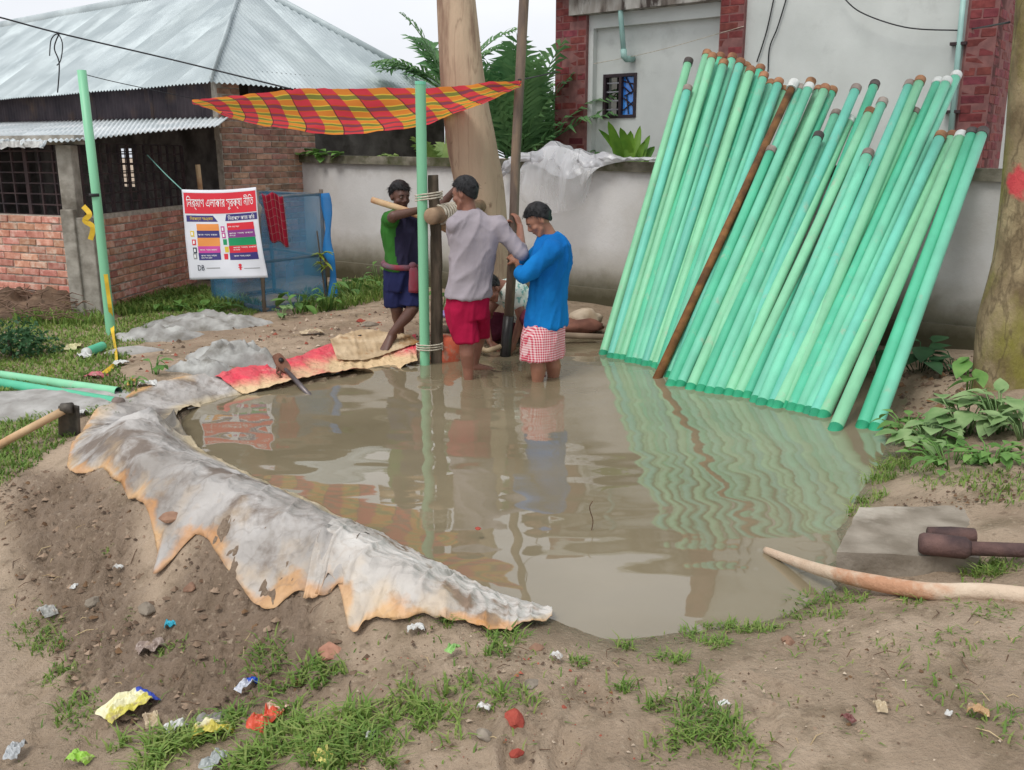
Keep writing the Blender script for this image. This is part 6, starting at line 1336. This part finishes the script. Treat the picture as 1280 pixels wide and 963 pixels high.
o = lawn.build('grass', GR, None, org=(0, 0, 0)); tag(o, 'short green grass growing on the left behind the pond', 'grass', kind='stuff')
fg = MB()
def tuft(u, v, r, n, h, w_=.0035, lean=1.1):
    p = G(u, v); a = rng.uniform(0, 6.283, n); q = r*np.sqrt(rng.random(n)); blades(np.stack([p.x+np.cos(a)*q, p.y+np.sin(a)*q], 1), h, w_, lean, fg, 3)
for u, v, r, n, h in [(340,828,.055,150,.07),(325,815,.03,50,.05),(45,790,.07,120,.045),(62,806,.05,80,.045),(75,845,.05,70,.045),(100,885,.06,110,.05),(92,905,.04,40,.04),(165,770,.02,20,.03),(140,690,.02,30,.03),(215,815,.04,50,.04),(205,830,.03,30,.04),(500,880,.05,90,.055),(560,770,.02,40,.06),(628,800,.04,60,.055),(645,795,.03,60,.06),(620,815,.03,40,.05),(725,828,.025,35,.04),(590,868,.05,60,.04),(640,880,.05,50,.045),(575,850,.04,40,.04),(490,900,.06,90,.05),(660,870,.03,30,.04),(870,880,.05,70,.045),(885,905,.06,80,.05),(860,930,.05,60,.05),(920,935,.05,60,.045),(830,940,.05,50,.04),(950,955,.05,40,.04),(775,860,.03,25,.05),(1255,905,.06,70,.05),(1240,768,.04,50,.04),(1210,762,.05,60,.04),(1140,752,.03,40,.04),(1235,715,.06,110,.06),(1245,712,.05,60,.07),(1000,768,.05,70,.04),(1040,770,.04,40,.04),(780,860,.02,20,.04),(880,850,.04,40,.04),(1060,752,.05,70,.05),(1015,752,.06,90,.05),(985,735,.03,30,.05),(945,732,.015,14,.05),(1085,625,.06,90,.06),(1100,600,.06,110,.07),(1075,640,.04,50,.05),(1115,585,.06,110,.07),(1130,575,.08,130,.06),(1180,600,.1,120,.05),(1240,600,.1,120,.06),(1260,620,.08,90,.06),(1150,585,.08,90,.05),(370,650,.03,30,.04),(150,620,.02,20,.03),(340,628,.02,16,.03)]:
    tuft(u, v, r*1.5, n, h*.85)
blades(clump(in_poly_px([(100,935),(150,905),(260,900),(330,870),(390,850),(460,890),(470,963),(400,1010),(90,1010)], 5200, -.12), 5, .06), .062, .0045, 1.1, fg, 3)
blades(clump(in_poly_px([(440,930),(500,860),(640,880),(580,963),(440,1010)], 1500, .03), 6, .12), .055, .0035, 1.1, fg, 3)
blades(clump(in_poly_px([(760,806),(860,780),(960,768),(980,790),(900,815),(850,840),(800,822)], 1500, .02), 7, .12), .04, .0032, 1.1, fg, 3)
blades(clump(in_poly_px([(800,870),(900,850),(940,930),(980,963),(860,963),(800,920)], 900, .08), 7, .15), .045, .0035, 1.1, fg, 3)
blades(in_poly_px([(0,700),(200,760),(430,805),(700,800),(1050,765),(1280,750),(1280,963),(0,963)], 900, .0), .03, .0028, 1.2, fg, 3)
blades(clump(in_poly_px([(1000,775),(1280,755),(1280,963),(960,963)], 700, .1), 5, .25), .035, .003, 1.2, fg, 3)
o = fg.build('weeds', GR, None, org=(0, 0, 0)); tag(o, 'low green grass tufts scattered over the near mud', 'grass', kind='stuff')

# leafy plants one can tell apart
def leafmesh(mb, p, d, upv, l_, w_, bend=.3):
    d = Vector(d).normalized(); sd = d.cross(upv).normalized(); u2 = sd.cross(d).normalized(); o = len(mb.v); prof = (.0, .55, .95, 1.0, .8, .45, .0); n = len(prof)
    for i, k in enumerate(prof):
        t = i/(n-1); c = p+d*l_*t-u2*bend*l_*t*t
        for s_ in (-1, 0, 1): mb.v.append(tuple(c+sd*(s_*w_*.5*k)+u2*(abs(s_)*w_*.12*k)))
    for i in range(n-1):
        for j in range(2): a = o+i*3+j; mb.f.append((a, a+1, a+4, a+3)); mb.m.append(0)
def plant(px, py, nl, l_, h, label, m, seed, wr=.75, dz=0, spread=.16, name='leafy_plant', group=None):
    rnd = random.Random(seed); b = G(px, py); t = empty(name, tuple(b), label, 'plant', group); st = MB()
    for k in range(nl):
        az = rnd.uniform(0, 6.283); r = spread*rnd.random()**.6; tip = b+V(math.cos(az)*r, math.sin(az)*r, h*rnd.uniform(.35, 1)); base_ = b+V(math.cos(az)*r*.3, math.sin(az)*r*.3, -.02); st.tube([base_, base_.lerp(tip, .6)+V(0, 0, .03), tip], .004, 5)
        mb = MB(); ll = l_*rnd.uniform(.6, 1.2); leafmesh(mb, tip, V(math.cos(az+rnd.gauss(0, .5)), math.sin(az+rnd.gauss(0, .5)), rnd.uniform(-.35, .35)), V(0, 0, 1), ll, ll*wr*rnd.uniform(.8, 1.1), rnd.uniform(.1, .5)); mb.build('leaf', m, t, sm=True)
    st.build('stems', m, t, sm=True); return t
LG = mat('leaf_bright', S(120, 160, 84), S(88, 130, 62), scale=9, rough=.5, trans=.25, world=True)
LB = mat('leaf_dusty', S(146, 172, 118), S(108, 142, 86), scale=9, rough=.6, trans=.2, world=True)
LD = mat('leaf_dark', S(70, 108, 70), S(46, 80, 50), scale=6, rough=.55, trans=.2, world=True)
plant(1160, 560, 26, .14, .16, 'broad dusty leaved creeper nearest the pond, left of the mossy tree', LB, 1)
plant(1205, 545, 28, .15, .2, 'broad dusty leaved creeper directly in front of the mossy tree base', LB, 2)
plant(1250, 540, 28, .15, .22, 'broad dusty leaved creeper right of the mossy tree base', LB, 3)
plant(1285, 550, 24, .14, .2, 'broad leaved creeper at the right picture edge under the mossy tree', LB, 13)
plant(1135, 545, 30, .1, .12, 'small leaved light green weed beside the nearest leaning pipe', LG, 4)
plant(1190, 580, 34, .08, .08, 'low bright green weed patch before the broad creepers, nearest the slab', LG, 5, spread=.26)
plant(1240, 578, 34, .08, .09, 'low bright green weed patch under the creepers, close to the right edge', LG, 6, spread=.2)
plant(1210, 500, 6, .17, .3, 'upright bright leaves against the left side of the mossy trunk', LG, 7, spread=.08)
plant(1275, 470, 6, .15, .35, 'upright leaves on the right side of the mossy trunk', LG, 8, spread=.08)
plant(1150, 462, 14, .2, .22, 'dark shaded leaves at the wall foot behind the leaning pipes', LD, 9, spread=.25)
plant(1195, 465, 12, .12, .15, 'dark shaded weed at the wall foot beside the mossy trunk', LD, 10, spread=.22)
plant(372, 392, 12, .17, .22, 'large leaved weed at the foot of the net cage, right corner', LG, 11)
plant(410, 388, 14, .13, .3, 'leafy weed growing up the right post of the net cage', LG, 12, spread=.12)
plant(440, 372, 14, .12, .28, 'green weed at the wall foot between cage and posts', LG, 14, spread=.2)
plant(475, 362, 16, .1, .3, 'fine leaved weed at the wall foot behind the leaning man', LG, 15, spread=.2, wr=.5)
plant(255, 392, 12, .16, .12, 'round leaved gourd vine spreading left of the net cage', LG, 16, spread=.3)
plant(215, 385, 12, .13, .12, 'green vine below the banner by the brick wall', LG, 17, spread=.3)
plant(352, 398, 10, .1, .14, 'pale grey leaved weed before the net cage', LB, 18, spread=.12)
plant(550, 385, 12, .1, .25, 'leafy weed on the bank behind the timber post', LG, 19, spread=.15)
plant(193, 470, 7, .09, .14, 'small broad leaved seedling on the bank beside the lying pipes', LG, 20, spread=.09)
plant(165, 485, 8, .06, .08, 'tiny round leaved weed at the end of the lying pipes', LG, 21, spread=.08)
b = D(420, 192, 13.3); t = empty('wall_creeper', tuple(b), 'green creeper leaves lying on top of the wall under the checked cloth', 'plant'); rnd = random.Random(3)
for k in range(14):
    mb = MB(); p = wpt(lerp(378, 432, rnd.random()), 192+rnd.uniform(-3, 3), -.02); leafmesh(mb, p, V(rnd.gauss(0, 1), -.6, rnd.uniform(-.3, .5)), V(0, 0, 1), .2, .18, .3); mb.build('leaf', LG, t, sm=True)
bx_ = kR+V(.02, -.12, .2); t = empty('yellow_leaf_sprig', tuple(bx_), 'sprig of yellow green leaves tied to the net cage post', 'plant'); 
for k in range(12):
    mb = MB(); p = bx_+V(rnd.gauss(0, .04), 0, .22+.18*rnd.random()); leafmesh(mb, p, V(rnd.choice((-1, 1))*rnd.uniform(.4, 1), -.3, rnd.uniform(-.3, .5)), V(0, 0, 1), .14, .05, .4); mb.build('leaf', mat('leaf_yellow', S(190, 196, 80), S(150, 170, 60), scale=8, rough=.5, trans=.3), t, sm=True)
MB().tube([bx_-V(0, 0, .2), bx_+V(-.06, 0, .6)], .008, 6).build('stick', WOOD, t)
# round bush at the far left
b = G(14, 448); t = empty('bush', tuple(b), 'small dense round bush on the grass at the left edge', 'bush'); rnd = random.Random(9); mb = MB()
for k in range(9): leaf_cloud(mb, b+V(rnd.uniform(-.38, .28), rnd.gauss(0, .12), rnd.uniform(.05, .2)), .16, 190, .045, rnd, 1, .5)
mb.build('foliage', LD, t); MB().tube([b-V(0, 0, .03), b+V(0, 0, .15)], .015, 6).build('stem', WOOD, t)

# ------------------------------------------------------------------ heaps
def heap(u, v, rx, ry, h, m, label, name, cat, seed, amp=.3, f=5):
    c = G(u, v); n_, k_ = 48, 14; mb = MB(); mb.v.append((c.x, c.y, c.z+h*(1+.2*noise.noise((seed, 0, 0)))))
    for i in range(1, k_+1):
        q = i/k_
        for j in range(n_):
            a = 2*math.pi*j/n_; rr = q*(1+.25*noise.noise((math.cos(a)*1.5+seed, math.sin(a)*1.5, 1))+.12*noise.noise((math.cos(a)*5+seed, math.sin(a)*5, 1))); x, y = c.x+math.cos(a)*rx*rr, c.y+math.sin(a)*ry*rr
            z = gz(x, y)+h*(1-q*q)*(1+amp*noise.noise((x*f, y*f, seed))+amp*.6*noise.noise((x*f*3, y*f*3, seed)))-.03*(q > .95); mb.v.append((x, y, z))
    for j in range(n_): mb.f.append((0, 1+j, 1+(j+1) % n_)); mb.m.append(0)
    for i in range(k_-1):
        for j in range(n_): a, b = 1+i*n_+j, 1+i*n_+(j+1) % n_; mb.f.append((a, a+n_, b+n_, b)); mb.m.append(0)
    o = mb.build(name, m, None, sm=True); tag(o, label, cat); return o
SAND = mat('grey_sand', S(186, 184, 180), S(150, 147, 142), scale=7, rough=.95, bump=1, bscale=120, world=True, detail=9)
CEMB = mat('cement_sack', S(178, 178, 174), S(136, 134, 130), scale=6, rough=.9, bump=.8, bscale=30, world=True, dirt=S(110, 106, 98), dscale=5)
heap(20, 508, 1.05, .34, .07, SAND, 'flat heap of grey sand on the grass beside the hoe', 'sand_heap', 'sand', 1)
heap(255, 408, .65, .3, .12, CEMB, 'lumpy grey cement heap in front of the net cage', 'cement_heap', 'heap', 2, .6, 6)
heap(196, 422, .45, .2, .09, CEMB, 'smaller grey cement heap on the grass left of the path', 'cement_heap', 'heap', 3, .6, 7)
heap(165, 440, .25, .12, .05, SAND, 'small pale sand patch at the foot of the leaning green pole', 'sand_heap', 'sand', 4)
heap(300, 452, .46, .2, .14, CEMB, 'grey crumpled cement sacks heaped on the bank beside the red tarp', 'cement_sacks', 'sacks', 5, .8, 8)
heap(255, 462, .3, .12, .08, CEMB, 'low grey sack end tucked against the long tarp', 'cement_sacks', 'sacks', 6, .8, 9)
hp = heap(30, 392, 1.0, .45, .2, mat('rubbish_soil', S(120, 98, 80), S(84, 68, 56), scale=8, rough=.95, bump=1, bscale=50, world=True), 'brown mound of twigs and rubbish against the brick porch', 'twig_mound', 'mound', 7, .6, 6)
tw_ = MB(); rnd = random.Random(2)
for k in range(170):
    p = G(lerp(-30, 105, rnd.random()), lerp(376, 408, rnd.random())); a = rnd.uniform(0, 6.28); l_ = rnd.uniform(.1, .4); p = p+V(0, 0, rnd.uniform(.02, .22)); tw_.tube([p, p+V(math.cos(a)*l_*.5, math.sin(a)*l_*.3, rnd.uniform(0, .06)), p+V(math.cos(a)*l_, math.sin(a)*l_*.5, rnd.uniform(-.04, .08))], [.006, .005, .003], 4)
o = tw_.build('twigs', mat('twig', S(128, 104, 88), S(92, 72, 62), scale=9, rough=.95), None); tag(o, 'tangle of dry twigs on the brown mound by the porch', 'twigs', kind='stuff')

# ------------------------------------------------------------------ stones, brick pieces and wrappers
def stone(u, v, r, m, label, name='stone', cat='stone', seed=0, flat=.55, dz=.0):
    c = G(u, v)+V(0, 0, r*flat*.35+dz); bm = bmesh.new(); bmesh.ops.create_icosphere(bm, subdivisions=3, radius=1); an = seed*1.7
    for q in bm.verts:
        d = q.co.copy(); k = 1+.28*noise.noise(d*1.4+V(seed*3, 0, 0))+.12*noise.noise(d*4+V(seed, 0, 0)); d = d*k
        for ax in (V(.8, .3, .5), V(-.5, .7, .4), V(.1, -.8, .6), V(-.7, -.5, .5)):
            ax = ax.normalized(); t_ = d.dot(ax)
            if t_ > .78: d -= ax*(t_-.78)
        x, y = d.x*r, d.y*r*.72; q.co = Vector((x*math.cos(an)-y*math.sin(an), x*math.sin(an)+y*math.cos(an), d.z*r*flat))
    me = bpy.data.meshes.new(name); bm.to_mesh(me); bm.free(); me.materials.append(m); o = bpy.data.objects.new(name, me); col.objects.link(o); o.location = c; tag(o, label, cat); return o
BR2 = mat('brick_bit', S(176, 84, 70), S(140, 60, 50), scale=20, rough=.95, bump=.8, bscale=60)
ST = mat('stone_grey', S(150, 140, 126), S(112, 102, 90), scale=14, rough=.9, bump=.6); STB = mat('stone_brownish', S(160, 126, 104), S(120, 92, 76), scale=14, rough=.9, bump=.6)
stone(643, 903, .042, BR2, 'red brick lump on the mud in the near centre', 'brick_piece', 'brick', 1, .7)
stone(646, 943, .022, BR2, 'small red brick crumb below the red brick lump', 'brick_piece', 'brick', 2)
stone(412, 816, .06, mat('brick_dusty', S(184, 138, 116), S(150, 106, 88), scale=12, rough=.95, bump=.6), 'flat dusty brick chunk below the tarp hem', 'brick_piece', 'brick', 3, .35)
stone(670, 811, .03, STB, 'flat pinkish stone beside the tarp tip', 'stone', 'stone', 4, .4)
stone(184, 766, .045, ST, 'grey brown stone on the mud bank left of the tarp point', 'stone', 'stone', 5)
stone(118, 756, .04, ST, 'grey stone half buried on the left bank', 'stone', 'stone', 6)
stone(605, 921, .03, ST, 'grey green pebble left of the red brick lump', 'stone', 'stone', 7)
stone(664, 856, .03, ST, 'grey pebble on the mud above the red brick lump', 'stone', 'stone', 8, .4)
stone(320, 848, .03, STB, 'brown stone under the green tuft on the bank', 'stone', 'stone', 9)
stone(240, 752, .035, STB, 'reddish stone in the middle of the muddy bank', 'stone', 'stone', 10)
stone(1010, 752, .02, ST, 'small pebble beside the peeled branch', 'stone', 'stone', 11)
stone(985, 803, .03, STB, 'rounded sandy clod at the near right shore', 'stone', 'stone', 12)
stone(462, 407, .09, ST, 'flat grey stone on the path behind the red tarp', 'stone', 'stone', 13, .3)
stone(450, 402, .05, BR2, 'orange brick bit beside the flat grey stone', 'brick_piece', 'brick', 14, .4)
stone(212, 625, .05, STB, 'brown clod lying on the long tarp', 'clod', 'clod', 15, .5, .03); stone(598, 706, .018, BR2, 'small red leaf like brick chip floating by the tarp', 'brick_piece', 'brick', 16, .3, .18)
def wrapper(u, v, l_, w_, az, m, label, seed, hgt=.03, name='wrapper', cat='wrapper'):
    l_ *= 1.3; w_ *= 1.3; hgt *= 1.25; c = G(u, v, .012); ca, sa = math.cos(az), math.sin(az)
    def f(a, b):
        x, y = (a-.5)*l_, (b-.5)*w_; z = hgt*(.5+.7*noise.noise((a*3+seed, b*3, 1))+.35*noise.noise((a*8, b*8+seed, 2)))*math.sin(math.pi*a)**.3+.004; x += .12*w_*noise.noise((b*4, seed, 3)); y += .15*l_*noise.noise((a*3, seed, 5))*.6
        return c+V(x*ca-y*sa, x*sa+y*ca, max(0.002, z))
    mb = MB(); mb.grid(f, 20, 14); mb.uv = [(i/20, j/14) for i in range(21) for j in range(15)]
    o = mb.build(name, m, None, sm=False, thick=.0015); tag(o, label, cat); return o
def foil(name, c, band=None, blo=.75, patch_=None, axis=0):
    m = mat(name, tuple(x*.82+.02 for x in c), tuple(x*.66+.02 for x in c), scale=20, rough=.4, spec=.5, dirt=S(140, 120, 100), dscale=14, dlo=.55, dhi=.68)
    if patch_: uvband(m, .35, .45, patch_, .3, .8, 30, 1)
    if band: uvband(m, blo, blo+.03, band, .02, 1, 5, axis)
    return m
wrapper(161, 888, .14, .085, .9, foil('foil_yellow', S(222, 212, 84), S(48, 72, 170), .82, S(236, 232, 200)), 'yellow snack wrapper with blue ends on the near left mud', 1, .035)
wrapper(268, 915, .10, .08, .2, foil('foil_yellowgrey', S(216, 200, 70), S(130, 126, 122), .55, S(230, 224, 190), 1), 'torn yellow and grey wrapper at the grass edge', 2, .035)
wrapper(338, 904, .11, .06, 1.1, foil('foil_orange', S(226, 78, 36), S(226, 190, 170), .7), 'orange red wrapper on the grass in the near left', 3, .035)
wrapper(310, 862, .07, .03, 1.0, foil('foil_bluewhite', S(216, 220, 230), S(40, 84, 190), .6), 'small blue and white twisted sachet on the mud', 4, .025, 'sachet', 'sachet')
wrapper(214, 788, .035, .03, .3, foil('foil_cyan', S(40, 180, 206)), 'bright cyan scrap of plastic on the muddy bank', 5, .02, 'plastic_scrap', 'scrap')
WH = foil('scrap_white', S(226, 226, 222)); CRM = foil('scrap_cream', S(206, 186, 152))
for i, (u, v, s_, m_, lb) in enumerate([(149,721,.03,WH,'white plastic scrap high on the muddy bank'),(94,739,.028,WH,'white plastic scrap left on the muddy bank'),(695,826,.03,WH,'white scrap with red edge on the mud right of the tarp tip'),(220,917,.06,WH,'white paper strip between the yellow wrappers'),(190,906,.06,CRM,'cream paper scrap beside the yellow snack wrapper'),(520,792,.045,WH,'white paper strip below the tarp hem'),(463,925,.03,WH,'white scrap in the near centre grass'),(605,890,.03,WH,'small white scrap left above the red brick lump'),(566,817,.04,foil('scrap_green',S(150,200,110)),'green and white plastic strip on the mud below the tarp'),(405,955,.06,foil('scrap_yellow',S(224,216,120)),'pale yellow wrapper at the bottom edge'),(390,418,.16,CRM,'pale cardboard scrap on the path behind the red tarp'),(92,437,.14,foil('scrap_paleyellow',S(220,214,160)),'pale yellow bag on the grass at the far left'),(120,473,.12,foil('scrap_pink',S(206,96,112)),'pink packet on the grass beside the yellow strap'),(150,458,.1,WH,'white scrap on the grass at the strap end'),(105,448,.09,WH,'white cup like scrap at the end of the green offcut'),(98,521,.1,WH,'white scrap behind the hoe blade'),(165,482,.08,foil('scrap_orange2',S(230,180,50)),'orange yellow scrap on the bank by the lying pipes'),(185,484,.1,WH,'crumpled white paper on the bank by the lying pipes'),(1100,890,.04,CRM,'cream chip on the right foreground mud'),(1222,896,.045,foil('scrap_tan',S(200,160,110)),'curled dry tan leaf on the right mud'),(1185,898,.02,WH,'tiny white chip on the right mud'),(1060,905,.03,foil('scrap_maroon',S(120,60,54)),'dark red chip on the right mud'),(905,886,.025,WH,'white scrap in the grass of the near right'),(20,945,.06,foil('scrap_clear',S(190,194,196)),'crumpled clear plastic at the lower left corner'),(100,955,.06,foil('scrap_lime',S(160,210,70)),'lime green scrap at the bottom left edge'),(270,958,.07,foil('scrap_grey',S(176,182,180)),'grey plastic scrap at the bottom edge'),(60,770,.07,foil('scrap_film',S(170,170,164)),'wrinkled clear film on the left bank'),(190,815,.08,foil('scrap_film2',S(160,140,128)),'muddy plastic film below the cyan scrap')]):
    wrapper(u, v, s_, s_*.6, i*1.3, m_, lb, 20+i, min(.03, s_*.4), 'litter_scrap', 'litter')
# countless crumbs, chips and dead leaves
cr_ = MB(); rnd = random.Random(12)
def crumb(p, r, k):
    a = rnd.uniform(0, 6.28); o = len(cr_.v); h_ = r*rnd.uniform(.25, .9)
    for q in range(5): t = a+q*1.2566+rnd.uniform(-.3, .3); cr_.v.append((p.x+math.cos(t)*r*rnd.uniform(.6, 1.2), p.y+math.sin(t)*r*rnd.uniform(.4, 1.0), p.z+rnd.uniform(-.004, .002)))
    cr_.v.append((p.x+rnd.uniform(-.3, .3)*r, p.y+rnd.uniform(-.3, .3)*r, p.z+h_))
    for q in range(5): cr_.f.append((o+q, o+(q+1) % 5, o+5)); cr_.m.append(k)
def crumbs(poly, n, r0, r1, ks, z=.05):
    pts = in_poly_px(poly, n, z); Z = gz_np(pts[:, 0], pts[:, 1])
    for (x, y), z_ in zip(pts, Z): crumb(V(x, y, z_+.004), lerp(r0, r1, rnd.random()**3), rnd.choice(ks))
crumbs([(0,600),(90,605),(180,650),(190,745),(260,705),(370,705),(430,800),(470,860),(380,890),(150,890),(60,790),(0,700)], 1500, .003, .024, [0, 0, 0, 0, 0, 1, 5, 5, 4, 5], -.05)
crumbs([(430,800),(680,790),(760,830),(800,963),(460,963),(400,880)], 700, .002, .011, [0, 0, 1, 5, 2, 3, 4], .05)
crumbs([(800,830),(1050,770),(1280,760),(1280,963),(800,963)], 420, .002, .010, [0, 0, 5, 5, 5, 4, 2], .1)
crumbs([(280,400),(520,380),(560,430),(420,440),(280,445),(170,470),(160,440)], 700, .006, .03, [0, 1, 2, 2, 3], .12)
crumbs([(1120,610),(1280,600),(1280,640),(1110,640)], 300, .003, .014, [0, 1, 4], .15)
crumbs([(1110,455),(1215,450),(1215,520),(1110,525)], 260, .01, .045, [1, 4, 0], .1)
o = cr_.build('soil_crumbs', [mat('crumb_mud', S(128, 108, 90), S(98, 80, 66), scale=9, rough=.95, world=True), mat('crumb_dark', S(100, 84, 70), S(76, 62, 52), scale=9, rough=.95, world=True), mat('crumb_pale', S(196, 180, 160), S(160, 142, 122), scale=9, rough=.9, world=True), mat('crumb_brick', S(170, 96, 78), S(140, 76, 62), scale=9, rough=.95, world=True), mat('crumb_leaf', S(120, 92, 64), S(90, 68, 50), scale=9, rough=.8, world=True), mat('crumb_soil', S(160, 138, 118), S(134, 114, 96), scale=9, rough=.95, world=True)], None, org=(0, 0, 0)); tag(o, 'crumbs of soil and small chips strewn over the mud', 'soil', kind='stuff')

# dry stalks and root bits strewn over the mud, a few stalks standing in the water
st_ = MB(); rnd = random.Random(31)
for (pl, n_) in (([(0,610),(180,650),(190,745),(370,705),(430,800),(470,860),(380,890),(150,890),(60,790),(0,700)], 80), ([(430,800),(740,805),(1050,770),(1280,760),(1280,963),(430,963)], 42), ([(280,400),(520,385),(560,430),(300,445)], 60)):
    for x, y in in_poly_px(pl, n_, .05):
        a = rnd.uniform(0, 6.28); l_ = rnd.uniform(.02, .09); z0 = gz(x, y)+.006; x2, y2 = x+math.cos(a)*l_, y+math.sin(a)*l_; b_ = rnd.uniform(-.2, .2)*l_
        st_.cur = rnd.choice((0, 0, 1)); st_.tube([(x, y, z0), ((x+x2)/2-math.sin(a)*b_, (y+y2)/2+math.cos(a)*b_, (z0+gz(x2, y2))/2+.012), (x2, y2, gz(x2, y2)+.006)], [.0014, .0018, .001], 4)
st_.cur = 0
o = st_.build('dry_stalks', [mat('stalk_brown', S(110, 86, 66), S(80, 62, 50), scale=9, rough=.95), mat('stalk_straw', S(196, 176, 136), S(160, 138, 104), scale=9, rough=.9)], None, org=(0, 0, 0)); tag(o, 'dry stalks and root bits strewn over the mud', 'stalks', kind='stuff')
for (pts, lb) in (([(738, 668), (741, 645), (736, 615), (740, 600)], 'thin dry stalk standing in the shallow water nearest the men'), ([(698, 712), (722, 716), (745, 712)], 'short bent stalk lying on the water near the tarp tip')):
    b_ = P(pts[0][0], pts[0][1], -.02); o = MB().tube(catmull([b_+V((u-pts[0][0])*.0035, 0, (pts[0][1]-v)*.0022+.015*(i > 0)) for i, (u, v) in enumerate(pts)], 10), .0025, 5).build('dry_stalk', MATS['stalk_brown'], None); tag(o, lb, 'stalk')
